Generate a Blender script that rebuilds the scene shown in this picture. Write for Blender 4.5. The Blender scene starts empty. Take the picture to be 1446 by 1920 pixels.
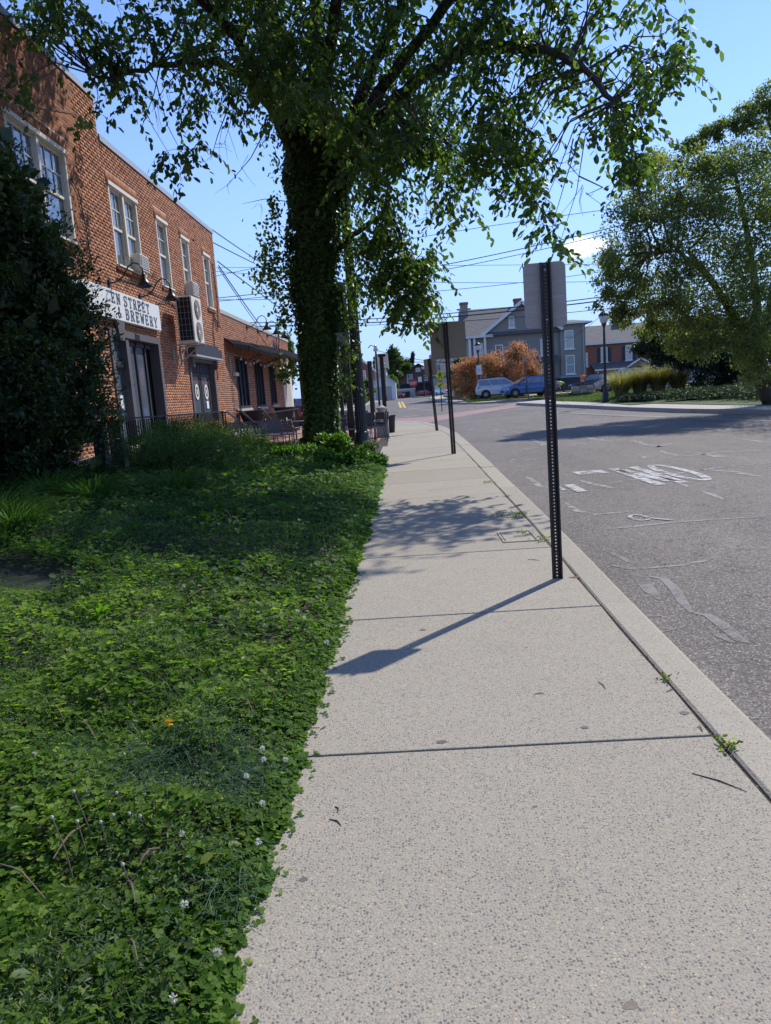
import bpy, bmesh, math, random
import numpy as np
from mathutils import Vector, Matrix, noise as mn
random.seed(7); RNG=np.random.default_rng(7)
S=bpy.context.scene; COL=S.collection
PI=math.pi; rad=math.radians
# ---------------------------------------------------------------- camera
CAM_H=1.46
camd=bpy.data.cameras.new('camera'); cam=bpy.data.objects.new('camera',camd); COL.objects.link(cam)
CR=np.array([[0.99718501,0.06448506,0.03825876],[0.02771831,0.15707044,-0.98719835],[-0.06966887,0.98547986,0.15484087]])  # columns: camera right, up, back
cam.matrix_world=Matrix([[*CR[0],0],[*CR[1],0],[*CR[2],CAM_H],[0,0,0,1]])
camd.sensor_fit='VERTICAL'; camd.sensor_height=24; camd.sensor_width=18; camd.lens=24*1389/1920
camd.clip_start=0.05; camd.clip_end=3000
S.camera=cam
# ---------------------------------------------------------------- sun and sky
SUN_EL=45.5; SUN_AZ=40.0        # azimuth from +Y towards +X
sunv=Vector((math.sin(rad(SUN_AZ))*math.cos(rad(SUN_EL)),math.cos(rad(SUN_AZ))*math.cos(rad(SUN_EL)),math.sin(rad(SUN_EL))))
sd=bpy.data.lights.new('sun','SUN'); sd.energy=4.0; sd.angle=rad(0.55); sd.color=(1,0.945,0.86)
so=bpy.data.objects.new('sun',sd); so.rotation_euler=sunv.to_track_quat('Z','Y').to_euler(); so.location=(20,20,40); COL.objects.link(so)
W=bpy.data.worlds.new('World'); S.world=W; W.use_nodes=True
wt=W.node_tree; wn=wt.nodes; wl=wt.links; wn.clear()
sky=wn.new('ShaderNodeTexSky'); sky.sky_type='NISHITA'; sky.sun_disc=False
sky.sun_elevation=rad(SUN_EL); sky.sun_rotation=rad(SUN_AZ); sky.altitude=0; sky.air_density=1.0; sky.dust_density=0.0; sky.ozone_density=3.0
bg=wn.new('ShaderNodeBackground'); bg.inputs[1].default_value=0.15
hs=wn.new('ShaderNodeHueSaturation'); hs.inputs['Saturation'].default_value=1.0
wo=wn.new('ShaderNodeOutputWorld')
# a small bright cumulus low over the street, and a faint one, fixed in the sky
tc=wn.new('ShaderNodeTexCoord')
def cloud_dir(px,py):
    v=np.array([(px-723)/1389,-(py-960)/1389,-1.0]); v=CR@v; return v/np.linalg.norm(v)
def wmath(op,a,b=None,c=None):
    n=wn.new('ShaderNodeMath'); n.operation=op
    for i,q in enumerate((a,b,c)):
        if q is None: continue
        if isinstance(q,(int,float)): n.inputs[i].default_value=q
        else: wl.new(q,n.inputs[i])
    return n.outputs[0]
cd=cloud_dir(1098,462); cr=np.cross(cd,[0,0,1]); cr/=np.linalg.norm(cr); cu=np.cross(cr,cd)
def wdot(v):
    n=wn.new('ShaderNodeVectorMath'); n.operation='DOT_PRODUCT'; wl.new(tc.outputs['Generated'],n.inputs[0]); n.inputs[1].default_value=tuple(v); return n.outputs['Value']
nz=wn.new('ShaderNodeTexNoise'); nz.inputs['Scale'].default_value=30; nz.inputs['Detail'].default_value=7; nz.inputs['Roughness'].default_value=0.6
wl.new(tc.outputs['Generated'],nz.inputs['Vector'])
ux=wmath('DIVIDE',wdot(cr),0.032); uy=wmath('DIVIDE',wdot(cu),0.013)
r2=wmath('ADD',wmath('MULTIPLY',ux,ux),wmath('MULTIPLY',uy,uy))
den=wmath('SUBTRACT',wmath('MULTIPLY_ADD',nz.outputs['Fac'],2.6,-0.15),r2)
den=wmath('MULTIPLY',den,1.1)
front=wmath('GREATER_THAN',wdot(cd),0.5)
cf=wn.new('ShaderNodeClamp'); wl.new(wmath('MULTIPLY',den,front),cf.inputs[0])
cf2=wmath('MULTIPLY',cf.outputs[0],0.95)
mx=wn.new('ShaderNodeMix'); mx.data_type='RGBA'; wl.new(cf2,mx.inputs[0])
tn=wn.new('ShaderNodeMix'); tn.data_type='RGBA'; tn.blend_type='MULTIPLY'; tn.inputs[0].default_value=1; tn.clamp_result=False; tn.inputs[7].default_value=(.88,.92,1.16,1)
sx=wn.new('ShaderNodeSeparateXYZ'); wl.new(tc.outputs['Generated'],sx.inputs[0])
hzf=wn.new('ShaderNodeMapRange'); hzf.interpolation_type='SMOOTHSTEP'; wl.new(sx.outputs['Z'],hzf.inputs[0]); hzf.inputs[1].default_value=-.02; hzf.inputs[2].default_value=.40; hzf.inputs[3].default_value=.85; hzf.inputs[4].default_value=0
hm=wn.new('ShaderNodeMix'); hm.data_type='RGBA'; wl.new(hzf.outputs[0],hm.inputs[0])
wl.new(sky.outputs[0],tn.inputs[6]); wl.new(tn.outputs[2],hs.inputs['Color']); wl.new(hs.outputs[0],hm.inputs[6]); hm.inputs[7].default_value=(1.95,3.0,5.5,1); wl.new(hm.outputs[2],mx.inputs[6]); mx.inputs[7].default_value=(7.2,7.3,7.6,1)
wl.new(mx.outputs[2],bg.inputs[0]); wl.new(bg.outputs[0],wo.inputs[0])
S.view_settings.view_transform='Standard'; S.view_settings.look='None'; S.view_settings.exposure=0.42; S.view_settings.gamma=1
S.view_settings.use_curve_mapping=False
S.cycles.max_bounces=8; S.cycles.diffuse_bounces=3; S.cycles.transmission_bounces=6; S.cycles.transparent_max_bounces=8
# ---------------------------------------------------------------- helpers
def ray(px,py): return CR@np.array([(px-723)/1389,-(py-960)/1389,-1.0])
def P(px,py,Y):                       # the point of the sight line through a photo pixel at distance Y
    w=ray(px,py); t=Y/w[1]; return Vector((w[0]*t,Y,CAM_H+w[2]*t))
def PX(px,py,X):
    w=ray(px,py); t=X/w[0]; return Vector((X,w[1]*t,CAM_H+w[2]*t))
def G(px,py,z=0.0):
    w=ray(px,py); t=(z-CAM_H)/w[2]; return Vector((w[0]*t,w[1]*t,z))
def sstep(a,b,x):
    t=min(1,max(0,(x-a)/(b-a))); return t*t*(3-2*t)
def zr(y): return -0.12+0.012*max(0,min(y,95)-32)      # road level along the street
def tag(o,label=None,cat=None,group=None,kind=None):
    if label: o['label']=label
    if cat: o['category']=cat
    if group: o['group']=group
    if kind: o['kind']=kind
    return o
def empty(name,loc=(0,0,0),rz=0,label=None,cat=None,group=None):
    o=bpy.data.objects.new(name,None); COL.objects.link(o); o.location=loc; o.rotation_euler=(0,0,rz); o.empty_display_size=0.2
    return tag(o,label,cat,group)
class MB:
    """collects simple shapes for one mesh"""
    def __init__(s): s.v=[]; s.f=[]; s.mi=[]; s.m=0; s.sm=False
    def add(s,vs,fs):
        b=len(s.v); s.v+= [tuple(v) for v in vs]; s.f+=[tuple(i+b for i in f) for f in fs]; s.mi+=[s.m]*len(fs)
        return s
    def box(s,x0,x1,y0,y1,z0,z1,M=None):
        vs=[Vector((x,y,z)) for z in (z0,z1) for y in (y0,y1) for x in (x0,x1)]
        if M is not None: vs=[M@v for v in vs]
        return s.add(vs,[(0,2,3,1),(4,5,7,6),(0,1,5,4),(2,6,7,3),(0,4,6,2),(1,3,7,5)])
    def bar(s,a,b,w,h=None,up=(0,0,1)):
        a=Vector(a); b=Vector(b); h=h or w; d=(b-a); L=d.length
        if L<1e-6: return s
        d.normalize(); u=Vector(up)
        if abs(d.dot(u))>0.98: u=Vector((0,1,0)) if abs(d.y)<0.9 else Vector((1,0,0))
        r=d.cross(u).normalized(); u=r.cross(d)
        M=Matrix([[r.x,d.x,u.x,a.x],[r.y,d.y,u.y,a.y],[r.z,d.z,u.z,a.z],[0,0,0,1]])
        return s.box(-w/2,w/2,0,L,-h/2,h/2,M)
    def tube(s,pts,rs,n=8,cap=True):
        pts=[Vector(p) for p in pts]
        if isinstance(rs,(int,float)): rs=[rs]*len(pts)
        vs=[];u=None
        for i,p in enumerate(pts):
            d=(pts[min(i+1,len(pts)-1)]-pts[max(i-1,0)]).normalized()
            if u is None: u=d.orthogonal().normalized()
            u=(u-d*u.dot(d)); u=u.normalized() if u.length>1e-6 else d.orthogonal().normalized()
            w=d.cross(u)
            for k in range(n):
                a=2*PI*k/n; vs.append(p+(u*math.cos(a)+w*math.sin(a))*rs[i])
        fs=[]
        for i in range(len(pts)-1):
            for k in range(n):
                fs.append((i*n+k,i*n+(k+1)%n,(i+1)*n+(k+1)%n,(i+1)*n+k))
        if cap: fs.append(tuple(range(n-1,-1,-1))); fs.append(tuple((len(pts)-1)*n+k for k in range(n)))
        return s.add(vs,fs)
    def lathe(s,prof,n=16,c=(0,0,0),flute=0):
        vs=[];c=Vector(c)
        for r,z in prof:
            for k in range(n):
                a=2*PI*k/n; rr=r*(1-flute*(k%2)) if flute else r
                vs.append((c.x+rr*math.cos(a),c.y+rr*math.sin(a),c.z+z))
        fs=[(i*n+k,i*n+(k+1)%n,(i+1)*n+(k+1)%n,(i+1)*n+k) for i in range(len(prof)-1) for k in range(n)]
        fs.append(tuple(range(n-1,-1,-1))); fs.append(tuple((len(prof)-1)*n+k for k in range(n)))
        return s.add(vs,fs)
    def prism(s,poly,off):            # polygon (3D points) swept by vector off
        off=Vector(off); n=len(poly); a=[Vector(p) for p in poly]
        return s.add(a+[p+off for p in a],[tuple(range(n-1,-1,-1)),tuple(range(n,2*n))]+[(i,(i+1)%n,n+(i+1)%n,n+i) for i in range(n)])
    def build(s,name,mat,parent=None,smooth=False,loc=None,bevel=0,**kw):
        me=bpy.data.meshes.new(name); me.from_pydata(s.v,[],s.f)
        mats=mat if isinstance(mat,(list,tuple)) else [mat]
        for m in mats: me.materials.append(m)
        if len(mats)>1: me.polygons.foreach_set('material_index',s.mi)
        bm=bmesh.new(); bm.from_mesh(me); bmesh.ops.recalc_face_normals(bm,faces=bm.faces); bm.to_mesh(me); bm.free()
        if smooth: me.polygons.foreach_set('use_smooth',[True]*len(me.polygons))
        me.update()
        o=bpy.data.objects.new(name,me); COL.objects.link(o)
        if parent: o.parent=parent
        if loc is not None: o.location=loc
        if bevel:
            b=o.modifiers.new('bevel','BEVEL'); b.width=bevel; b.segments=2; b.limit_method='ANGLE'
        return tag(o,**kw)
def npmesh(name,V,F,mat,parent=None,rnd=None,smooth=False,**kw):
    """V (n,3), F (m,3|4) arrays; rnd = one value per vertex"""
    me=bpy.data.meshes.new(name); n=len(V); m,k=F.shape
    me.vertices.add(n); me.vertices.foreach_set('co',np.ascontiguousarray(V,dtype=np.float32).ravel())
    me.loops.add(m*k); me.loops.foreach_set('vertex_index',np.ascontiguousarray(F,dtype=np.int32).ravel())
    me.polygons.add(m); me.polygons.foreach_set('loop_start',np.arange(0,m*k,k,dtype=np.int32)); me.polygons.foreach_set('loop_total',np.full(m,k,dtype=np.int32))
    if rnd is not None:
        a=me.attributes.new('rnd','FLOAT','POINT'); a.data.foreach_set('value',np.ascontiguousarray(rnd,dtype=np.float32))
    me.materials.append(mat); me.update(calc_edges=True)
    if smooth: me.polygons.foreach_set('use_smooth',[True]*m)
    o=bpy.data.objects.new(name,me); COL.objects.link(o)
    if parent: o.parent=parent
    return tag(o,**kw)
def unit(a): return a/np.maximum(np.linalg.norm(a,axis=1,keepdims=True),1e-9)
def leafgeo(Pp,D,N,L,Wd,fold=0.25,rn=None,shape=0.45):
    """folded two-triangle-per-side leaves; arrays"""
    n=len(Pp); L=np.broadcast_to(np.asarray(L,float),(n,))[:,None]; Wd=np.broadcast_to(np.asarray(Wd,float),(n,))[:,None]
    D=unit(D); Sd=unit(np.cross(D,N)); Nn=np.cross(Sd,D)
    V=np.empty((n,4,3)); V[:,0]=Pp; V[:,2]=Pp+D*L-Nn*L*0.1
    m=Pp+D*L*shape+Nn*Wd*fold*0.5
    V[:,1]=m+Sd*Wd/2; V[:,3]=m-Sd*Wd/2
    b=np.arange(n)[:,None]*4
    F=np.concatenate([b+[0,1,2],b+[0,2,3]])
    r=np.repeat(rn if rn is not None else RNG.random(n),4)
    return V.reshape(-1,3),F,r
def leafgeo6(Pp,D,N,L,Wd,fold=0.2,rn=None):
    """rounder leaves, four triangles in two quads"""
    n=len(Pp); L=np.broadcast_to(np.asarray(L,float),(n,))[:,None]; Wd=np.broadcast_to(np.asarray(Wd,float),(n,))[:,None]
    D=unit(D); Sd=unit(np.cross(D,N)); Nn=np.cross(Sd,D)
    V=np.empty((n,6,3)); V[:,0]=Pp; V[:,3]=Pp+D*L
    for i,t,w,sg in ((1,.35,.5,1),(2,.8,.42,1),(4,.8,.42,-1),(5,.35,.5,-1)):
        V[:,i]=Pp+D*L*t+Sd*Wd*w*sg+Nn*Wd*fold
    b=np.arange(n)[:,None]*6
    F=np.concatenate([b+[0,1,2,3],b+[0,3,4,5]])
    r=np.repeat(rn if rn is not None else RNG.random(n),6)
    return V.reshape(-1,3),F,r
def bladegeo(Pp,D,H,Wd,bend,rn=None,seg=3):
    """curved grass blades; D = horizontal lean direction"""
    n=len(Pp); H=np.broadcast_to(np.asarray(H,float),(n,))[:,None]; Wd=np.broadcast_to(np.asarray(Wd,float),(n,))[:,None]; bend=np.broadcast_to(np.asarray(bend,float),(n,))[:,None]
    D=D.copy(); D[:,2]=0; D=unit(D); Sd=np.cross(D,[0,0,1.])
    V=np.empty((n,2*(seg+1),3))
    for i in range(seg+1):
        t=i/seg; c=Pp+D*H*bend*t**2+np.array([0,0,1.])*H*(t-0.45*bend*t**3); w=Wd*(1-t**1.5)*0.5+0.0003
        V[:,2*i]=c-Sd*w; V[:,2*i+1]=c+Sd*w
    b=np.arange(n)[:,None]*(2*(seg+1))
    F=np.concatenate([b+[2*i,2*i+1,2*i+3,2*i+2] for i in range(seg)])
    r=np.repeat(rn if rn is not None else RNG.random(n),2*(seg+1))
    return V.reshape(-1,3),F,r
def cat(parts):
    Vs=[];Fs=[];Rs=[];b=0
    for V,F,r in parts:
        Vs.append(V);Fs.append(F+b);Rs.append(r);b+=len(V)
    return np.concatenate(Vs),np.concatenate(Fs),np.concatenate(Rs)
def rndir(n,zmul=1.0,zadd=0.0):
    a=RNG.normal(size=(n,3)); a=unit(a); a[:,2]=a[:,2]*zmul+zadd; return unit(a)
# ---------------------------------------------------------------- materials
class NT:
    def __init__(s,name):
        s.m=bpy.data.materials.new(name); s.m.use_nodes=True; s.t=s.m.node_tree; s.t.nodes.clear(); s.tc=None
    def n(s,t,**k):
        x=s.t.nodes.new(t)
        for a,b in k.items(): setattr(x,a,b)
        return x
    def L(s,a,b): s.t.links.new(a,b)
    def si(s,node,i,v):
        if v is None: return
        if hasattr(v,'is_linked') : s.L(v,node.inputs[i])
        else: node.inputs[i].default_value=v
    def co(s,k='Object'):
        if s.tc is None: s.tc=s.n('ShaderNodeTexCoord')
        return s.tc.outputs[k]
    def noise(s,sc,det=3,ro=.5,vec=None):
        x=s.n('ShaderNodeTexNoise'); x.inputs['Scale'].default_value=sc; x.inputs['Detail'].default_value=det; x.inputs['Roughness'].default_value=ro
        s.L(vec if vec is not None else s.co(),x.inputs['Vector']); return x.outputs['Fac']
    def voro(s,sc,out='Distance',vec=None,feat='F1'):
        x=s.n('ShaderNodeTexVoronoi'); x.feature=feat; x.inputs['Scale'].default_value=sc; s.L(vec if vec is not None else s.co(),x.inputs['Vector']); return x.outputs[out]
    def ramp(s,f,stops,interp='LINEAR'):
        x=s.n('ShaderNodeValToRGB'); x.color_ramp.interpolation=interp; e=x.color_ramp.elements
        while len(e)<len(stops): e.new(0.5)
        for el,(p,c) in zip(e,stops):
            el.position=p; el.color=(*c,1) if not isinstance(c,(int,float)) else (c,c,c,1)
        s.L(f,x.inputs[0]); return x.outputs[0]
    def math(s,op,a,b=None,c=None):
        x=s.n('ShaderNodeMath'); x.operation=op
        for i,q in enumerate((a,b,c)): s.si(x,i,q)
        return x.outputs[0]
    def mix(s,f,a,b,bl='MIX'):
        x=s.n('ShaderNodeMix'); x.data_type='RGBA'; x.blend_type=bl
        s.si(x,0,f); s.si(x,6,(*a,1) if isinstance(a,tuple) else a); s.si(x,7,(*b,1) if isinstance(b,tuple) else b); return x.outputs[2]
    def attr(s,name='rnd'):
        x=s.n('ShaderNodeAttribute'); x.attribute_name=name; return x.outputs['Fac']
    def objrnd(s): return s.n('ShaderNodeObjectInfo').outputs['Random']
    def bump(s,h,st=.5,d=.01):
        x=s.n('ShaderNodeBump'); x.inputs['Strength'].default_value=st; x.inputs['Distance'].default_value=d; s.L(h,x.inputs['Height']); return x.outputs[0]
    def out(s,col,rough=.7,metal=0,nrm=None,spec=None,**k):
        p=s.n('ShaderNodeBsdfPrincipled'); s.si(p,'Base Color',(*col,1) if isinstance(col,tuple) else col); s.si(p,'Roughness',rough); s.si(p,'Metallic',metal)
        if nrm is not None: s.L(nrm,p.inputs['Normal'])
        if spec is not None: p.inputs['Specular IOR Level'].default_value=spec
        for a,b in k.items(): s.si(p,a.replace('_',' '),b)
        o=s.n('ShaderNodeOutputMaterial'); s.L(p.outputs[0],o.inputs[0]); return s.m
def plain(name,c,rough=.6,metal=0,var=.15,sc=3.0,bump=0,bsc=60,spec=None,**k):
    t=NT(name); f=t.noise(sc,5,.6); f2=t.noise(sc*14,3,.6)
    a=t.mix(f,tuple(x*(1-var) for x in c),tuple(min(1,x*(1+var)) for x in c)); a=t.mix(t.math('MULTIPLY',f2,.35),a,tuple(x*(1-var*1.5) for x in c))
    nrm=t.bump(t.noise(bsc,4,.6),bump,.01) if bump else None
    r=t.math('MULTIPLY_ADD',f2,.2,rough-.1)
    return t.out(a,r,metal,nrm,spec,**k)
def leafmat(name,cols,tr=.35,rough=.45,trcol=None,var=1.6,spec=.35):
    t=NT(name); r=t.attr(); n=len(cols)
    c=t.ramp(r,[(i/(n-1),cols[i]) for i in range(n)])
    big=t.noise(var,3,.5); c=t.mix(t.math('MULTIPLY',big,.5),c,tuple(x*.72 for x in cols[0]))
    p=t.n('ShaderNodeBsdfPrincipled'); t.L(c,p.inputs['Base Color']); p.inputs['Roughness'].default_value=rough; p.inputs['Specular IOR Level'].default_value=spec
    tl=t.n('ShaderNodeBsdfTranslucent'); tcn=t.mix(1.0,c,trcol or (1.0,1.15,.45),'MULTIPLY'); 
    g=t.n('ShaderNodeMix'); g.data_type='RGBA'; g.blend_type='MULTIPLY'; g.inputs[0].default_value=1; t.L(c,g.inputs[6]); g.inputs[7].default_value=(*(trcol or (1.9,2.2,.7)),1); g.clamp_result=False
    t.L(g.outputs[2],tl.inputs[0])
    mxs=t.n('ShaderNodeMixShader'); mxs.inputs[0].default_value=tr; t.L(p.outputs[0],mxs.inputs[1]); t.L(tl.outputs[0],mxs.inputs[2])
    o=t.n('ShaderNodeOutputMaterial'); t.L(mxs.outputs[0],o.inputs[0]); return t.m
def m_concrete(name,base=(.355,.318,.248),stone=.95,sc=100):
    t=NT(name); wn_=t.n('ShaderNodeTexNoise'); wn_.inputs['Scale'].default_value=sc*1.3; wn_.inputs['Detail'].default_value=3; t.L(t.co(),wn_.inputs['Vector'])
    wm=t.n('ShaderNodeVectorMath'); wm.operation='MULTIPLY_ADD'; t.L(wn_.outputs['Color'],wm.inputs[0]); wm.inputs[1].default_value=(.9/sc,)*3; t.L(t.co(),wm.inputs[2]); wv=wm.outputs[0]
    v=t.n('ShaderNodeTexVoronoi'); v.inputs['Scale'].default_value=sc; t.L(wv,v.inputs['Vector'])
    v2=t.n('ShaderNodeTexVoronoi'); v2.inputs['Scale'].default_value=sc*1.9; t.L(wv,v2.inputs['Vector'])
    sep=t.n('ShaderNodeSeparateColor'); t.L(v.outputs['Color'],sep.inputs[0]); sep2=t.n('ShaderNodeSeparateColor'); t.L(v2.outputs['Color'],sep2.inputs[0])
    f=t.noise(1.1,5,.6); f2=t.noise(160,2,.6); f3=t.noise(4.5,5,.65)
    c=t.mix(f,tuple(x*.86 for x in base),tuple(x*1.12 for x in base))
    c=t.mix(t.math('MULTIPLY',t.math('SUBTRACT',f3,.5),1.6),c,tuple(x*.72 for x in base))
    c=t.mix(t.math('MULTIPLY',f2,.45),c,tuple(x*1.25 for x in base))
    def stones(c,dist,rv,thr,size,col,amt):
        a=t.math('MULTIPLY',t.math('GREATER_THAN',rv,thr),t.math('LESS_THAN',dist,size)); return t.mix(t.math('MULTIPLY',a,amt*stone),c,col)
    c=t.mix(t.math('MULTIPLY',t.objrnd(),.38),c,tuple(x*.68 for x in base)); sg_=t.noise(.7,6,.7); c=t.mix(t.math('MULTIPLY',t.math('GREATER_THAN',sg_,.56),t.math('MULTIPLY',t.math('SUBTRACT',sg_,.56),2.4)),c,(.20,.185,.165))
    c=stones(c,v2.outputs['Distance'],sep2.outputs[0],.34,.46,(.15,.14,.13),.72)
    c=stones(c,v2.outputs['Distance'],sep2.outputs[1],.82,.40,(.42,.31,.18),.7)
    c=stones(c,v.outputs['Distance'],sep.outputs[0],.66,.38,(.095,.09,.095),.85)
    c=stones(c,v.outputs['Distance'],sep.outputs[1],.93,.36,(.55,.42,.25),.8)
    c=stones(c,v.outputs['Distance'],sep.outputs[2],.965,.34,(.55,.52,.46),.7)
    st=t.voro(2.3); c=t.mix(t.math('MULTIPLY',t.math('LESS_THAN',st,.028),.6),c,(.1,.09,.085))
    b=t.bump(t.math('ADD',v.outputs['Distance'],t.math('MULTIPLY',f2,.7)),.35,.004)
    return t.out(c,.86,0,b,.25)
def m_asphalt(name):
    t=NT(name); v=t.n('ShaderNodeTexVoronoi'); v.inputs['Scale'].default_value=95; t.L(t.co(),v.inputs['Vector'])
    sep=t.n('ShaderNodeSeparateColor'); t.L(v.outputs['Color'],sep.inputs[0])
    mpp=t.n('ShaderNodeMapping'); mpp.inputs['Scale'].default_value=(1,.28,1); t.L(t.co(),mpp.inputs[0]); f=t.noise(.75,7,.68,mpp.outputs[0]); f2=t.noise(3.2,6,.65); f3=t.noise(120,2,.6)
    c=t.ramp(f,[(.3,(.088,.074,.063)),(.46,(.132,.113,.096)),(.6,(.162,.140,.119)),(.72,(.205,.18,.152))])
    c=t.mix(t.math('MULTIPLY',f2,.5),c,(.088,.075,.066))
    c=t.mix(t.math('MULTIPLY',t.math('GREATER_THAN',sep.outputs[0],.78),.7),c,(.31,.28,.245))
    c=t.mix(t.math('MULTIPLY',t.math('LESS_THAN',sep.outputs[1],.3),.7),c,(.042,.037,.035))
    cr=t.n('ShaderNodeTexVoronoi'); cr.feature='DISTANCE_TO_EDGE'; cr.inputs['Scale'].default_value=1.7
    wv=t.n('ShaderNodeVectorMath'); wv.operation='ADD'; nn=t.n('ShaderNodeTexNoise'); nn.inputs['Scale'].default_value=3; nn.inputs['Detail'].default_value=5; t.L(t.co(),nn.inputs['Vector'])
    t.L(t.co(),wv.inputs[0]); t.L(nn.outputs['Color'],wv.inputs[1]); t.L(wv.outputs[0],cr.inputs['Vector'])
    msk=t.math('MULTIPLY',t.math('LESS_THAN',cr.outputs[0],.013),t.math('GREATER_THAN',t.noise(.5,2),.5))
    c=t.mix(t.math('MULTIPLY',msk,.75),c,(.03,.028,.03))
    b=t.bump(t.math('ADD',v.outputs['Distance'],f3),.5,.006)
    return t.out(c,.8,0,b,.3)
def m_brick(name,use_obj=False,cols=((.17,.068,.038),(.31,.120,.056),(.41,.168,.074),(.48,.215,.10))):
    t=NT(name); r=t.objrnd() if use_obj else t.attr(); n=len(cols)
    c=t.ramp(r,[(0,cols[0]),(.22,cols[1]),(.6,cols[2]),(1,cols[3])])
    f=t.noise(26,4,.65); c=t.mix(t.math('MULTIPLY',f,.45),c,(.16,.065,.045))
    big=t.noise(.55,4,.6); c=t.mix(t.math('MULTIPLY',big,.3),c,(.22,.09,.06))
    return t.out(c,.88,0,t.bump(f,.4,.004),.2)
M={}
M['sidewalk']=m_concrete('exposed_aggregate'); M['kerb']=m_concrete('kerb_concrete',(.35,.315,.245),.7,95)
M['concrete_far']=m_concrete('old_concrete',(.40,.37,.33),.35,40)
M['asphalt']=m_asphalt('asphalt'); M['brick']=m_brick('face_brick'); M['brick_one']=m_brick('face_brick_single',True)
M['mortar']=plain('mortar',(.52,.41,.31),.95,0,.2,2,.3)
def wornmat(name,col,sc,lo,hi,fine=60):
    t=NT(name); a=t.ramp(t.math('ADD',t.math('MULTIPLY',t.noise(sc,6,.7),.65),t.math('MULTIPLY',t.noise(fine,3,.7),.4)),[(lo,1.0),(hi,0.0)])
    c=t.mix(t.noise(3,4),tuple(x*.85 for x in col),tuple(x*1.12 for x in col)); p=t.n('ShaderNodeBsdfPrincipled'); t.L(c,p.inputs['Base Color']); p.inputs['Roughness'].default_value=.85
    tr=t.n('ShaderNodeBsdfTransparent'); mxs=t.n('ShaderNodeMixShader'); t.L(a,mxs.inputs[0]); t.L(tr.outputs[0],mxs.inputs[1]); t.L(p.outputs[0],mxs.inputs[2]); o=t.n('ShaderNodeOutputMaterial'); t.L(mxs.outputs[0],o.inputs[0]); return t.m
M['sealant']=wornmat('crack_filler',(.27,.245,.23),7,.50,.62)
M['road_paint']=None
t=NT('worn_road_paint'); n1=t.noise(9,6,.7); n2=t.noise(70,3,.7)
f=t.ramp(t.math('ADD',t.math('MULTIPLY',n1,.65),t.math('MULTIPLY',n2,.4)),[(.47,0.0),(.56,1.0)])
M['road_paint']=wornmat('worn_road_paint_',(.44,.43,.41),6,.50,.60)
t=NT('faded_line_paint'); n1=t.noise(5,6,.7); n2=t.noise(60,3,.7)
f=t.ramp(t.math('ADD',t.math('MULTIPLY',n1,.65),t.math('MULTIPLY',n2,.4)),[(.42,0.0),(.60,1.0)])
M['line_paint']=wornmat('faded_line_paint_',(.36,.34,.33),5,.48,.62)
M['yellow_paint']=plain('yellow_line_paint',(.55,.38,.08),.8,0,.3,8)
M['soil']=plain('dark_soil',(.035,.027,.02),.95,0,.5,7,.8,40)
M['undergrowth']=plain('undergrowth_floor',(.018,.028,.010),.95,0,.5,5,.8,50)
M['lawn']=plain('lawn_ground',(.06,.095,.022),.95,0,.45,2.2,.6,30)
M['ground']=plain('distant_ground',(.07,.085,.04),.95,0,.4,.2)
M['white_paint']=plain('cream_painted_wood',(.66,.61,.52),.55,0,.08,5)
M['white']=plain('white_trim',(.72,.72,.70),.5,0,.06,5)
M['ac_metal']=plain('cream_enamelled_metal',(.62,.58,.50),.45,0,.08,5)
M['black']=plain('black_powder_coat',(.012,.012,.014),.38,0,.3,8)
M['blackm']=plain('matt_black_metal',(.016,.015,.016),.55,0,.3,8)
M['bench']=plain('black_bench_metal',(.075,.075,.085),.42,0,.25,8)  # black metal, colour greyed to stand in for the sheen on the slats
M['post']=plain('dark_brown_post_enamel',(.020,.014,.013),.5,0,.35,12,.2)
M['lamp_iron']=plain('dark_iron',(.020,.017,.020),.5,0,.3,9,.2)
t=NT('bare_aluminium_sign_back'); mp=t.n('ShaderNodeMapping'); mp.inputs['Scale'].default_value=(3,3,60); t.L(t.co(),mp.inputs[0])
n1=t.noise(1.3,5,.7,mp.outputs[0]); c=t.ramp(n1,[(.3,(.30,.245,.215)),(.62,(.36,.30,.265)),(.74,(.52,.47,.43))]); M['signback']=t.out(c,.6,.05)
M['signback2']=plain('dull_tan_sign_back',(.25,.205,.15),.6,.05,.15,3)
M['coping']=plain('grey_metal_coping',(.34,.38,.42),.5,.2,.1,2)
M['darkframe']=plain('dark_grey_painted_frame',(.035,.033,.038),.6,0,.15,4,spec=.2)
M['greyframe']=plain('grey_painted_frame',(.11,.10,.11),.6,0,.12,4,spec=.2)
M['glass']=NT('window_glass').out((.09,.115,.15),.05,0,None,1.0,IOR=1.8)
M['glass_pale']=NT('curtained_glass').out((.22,.24,.26),.08,0,None,.7)
M['interior']=plain('dark_room',(.01,.01,.012),.9)  # near-black colour in place of room shade behind windows and doors
M['canvas']=plain('charcoal_awning_canvas',(.012,.011,.013),.95,0,.25,6,.3,spec=.05)
M['banner']=plain('pale_green_banner',(.33,.36,.27),.8,0,.08,4); M['banner_dark']=plain('dark_green_banner_print',(.02,.07,.035),.8,0,.1,4)
M['signwhite']=plain('white_sign_board',(.66,.68,.70),.5,0,.06,3); M['signtext']=plain('slate_blue_lettering',(.045,.07,.095),.6)
M['patio']=None
t=NT('clay_pavers'); bt=t.n('ShaderNodeTexBrick'); bt.inputs['Scale'].default_value=5; bt.inputs['Color1'].default_value=(.30,.13,.10,1); bt.inputs['Color2'].default_value=(.38,.2,.16,1); bt.inputs['Mortar'].default_value=(.25,.2,.17,1); t.L(t.co(),bt.inputs['Vector'])
M['patio']=t.out(t.mix(t.math('MULTIPLY',t.noise(3,4),.4),bt.outputs[0],(.2,.12,.1)),.85)
M['crossing']=plain('faded_red_crossing',(.27,.16,.14),.85,0,.2,2)
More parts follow.
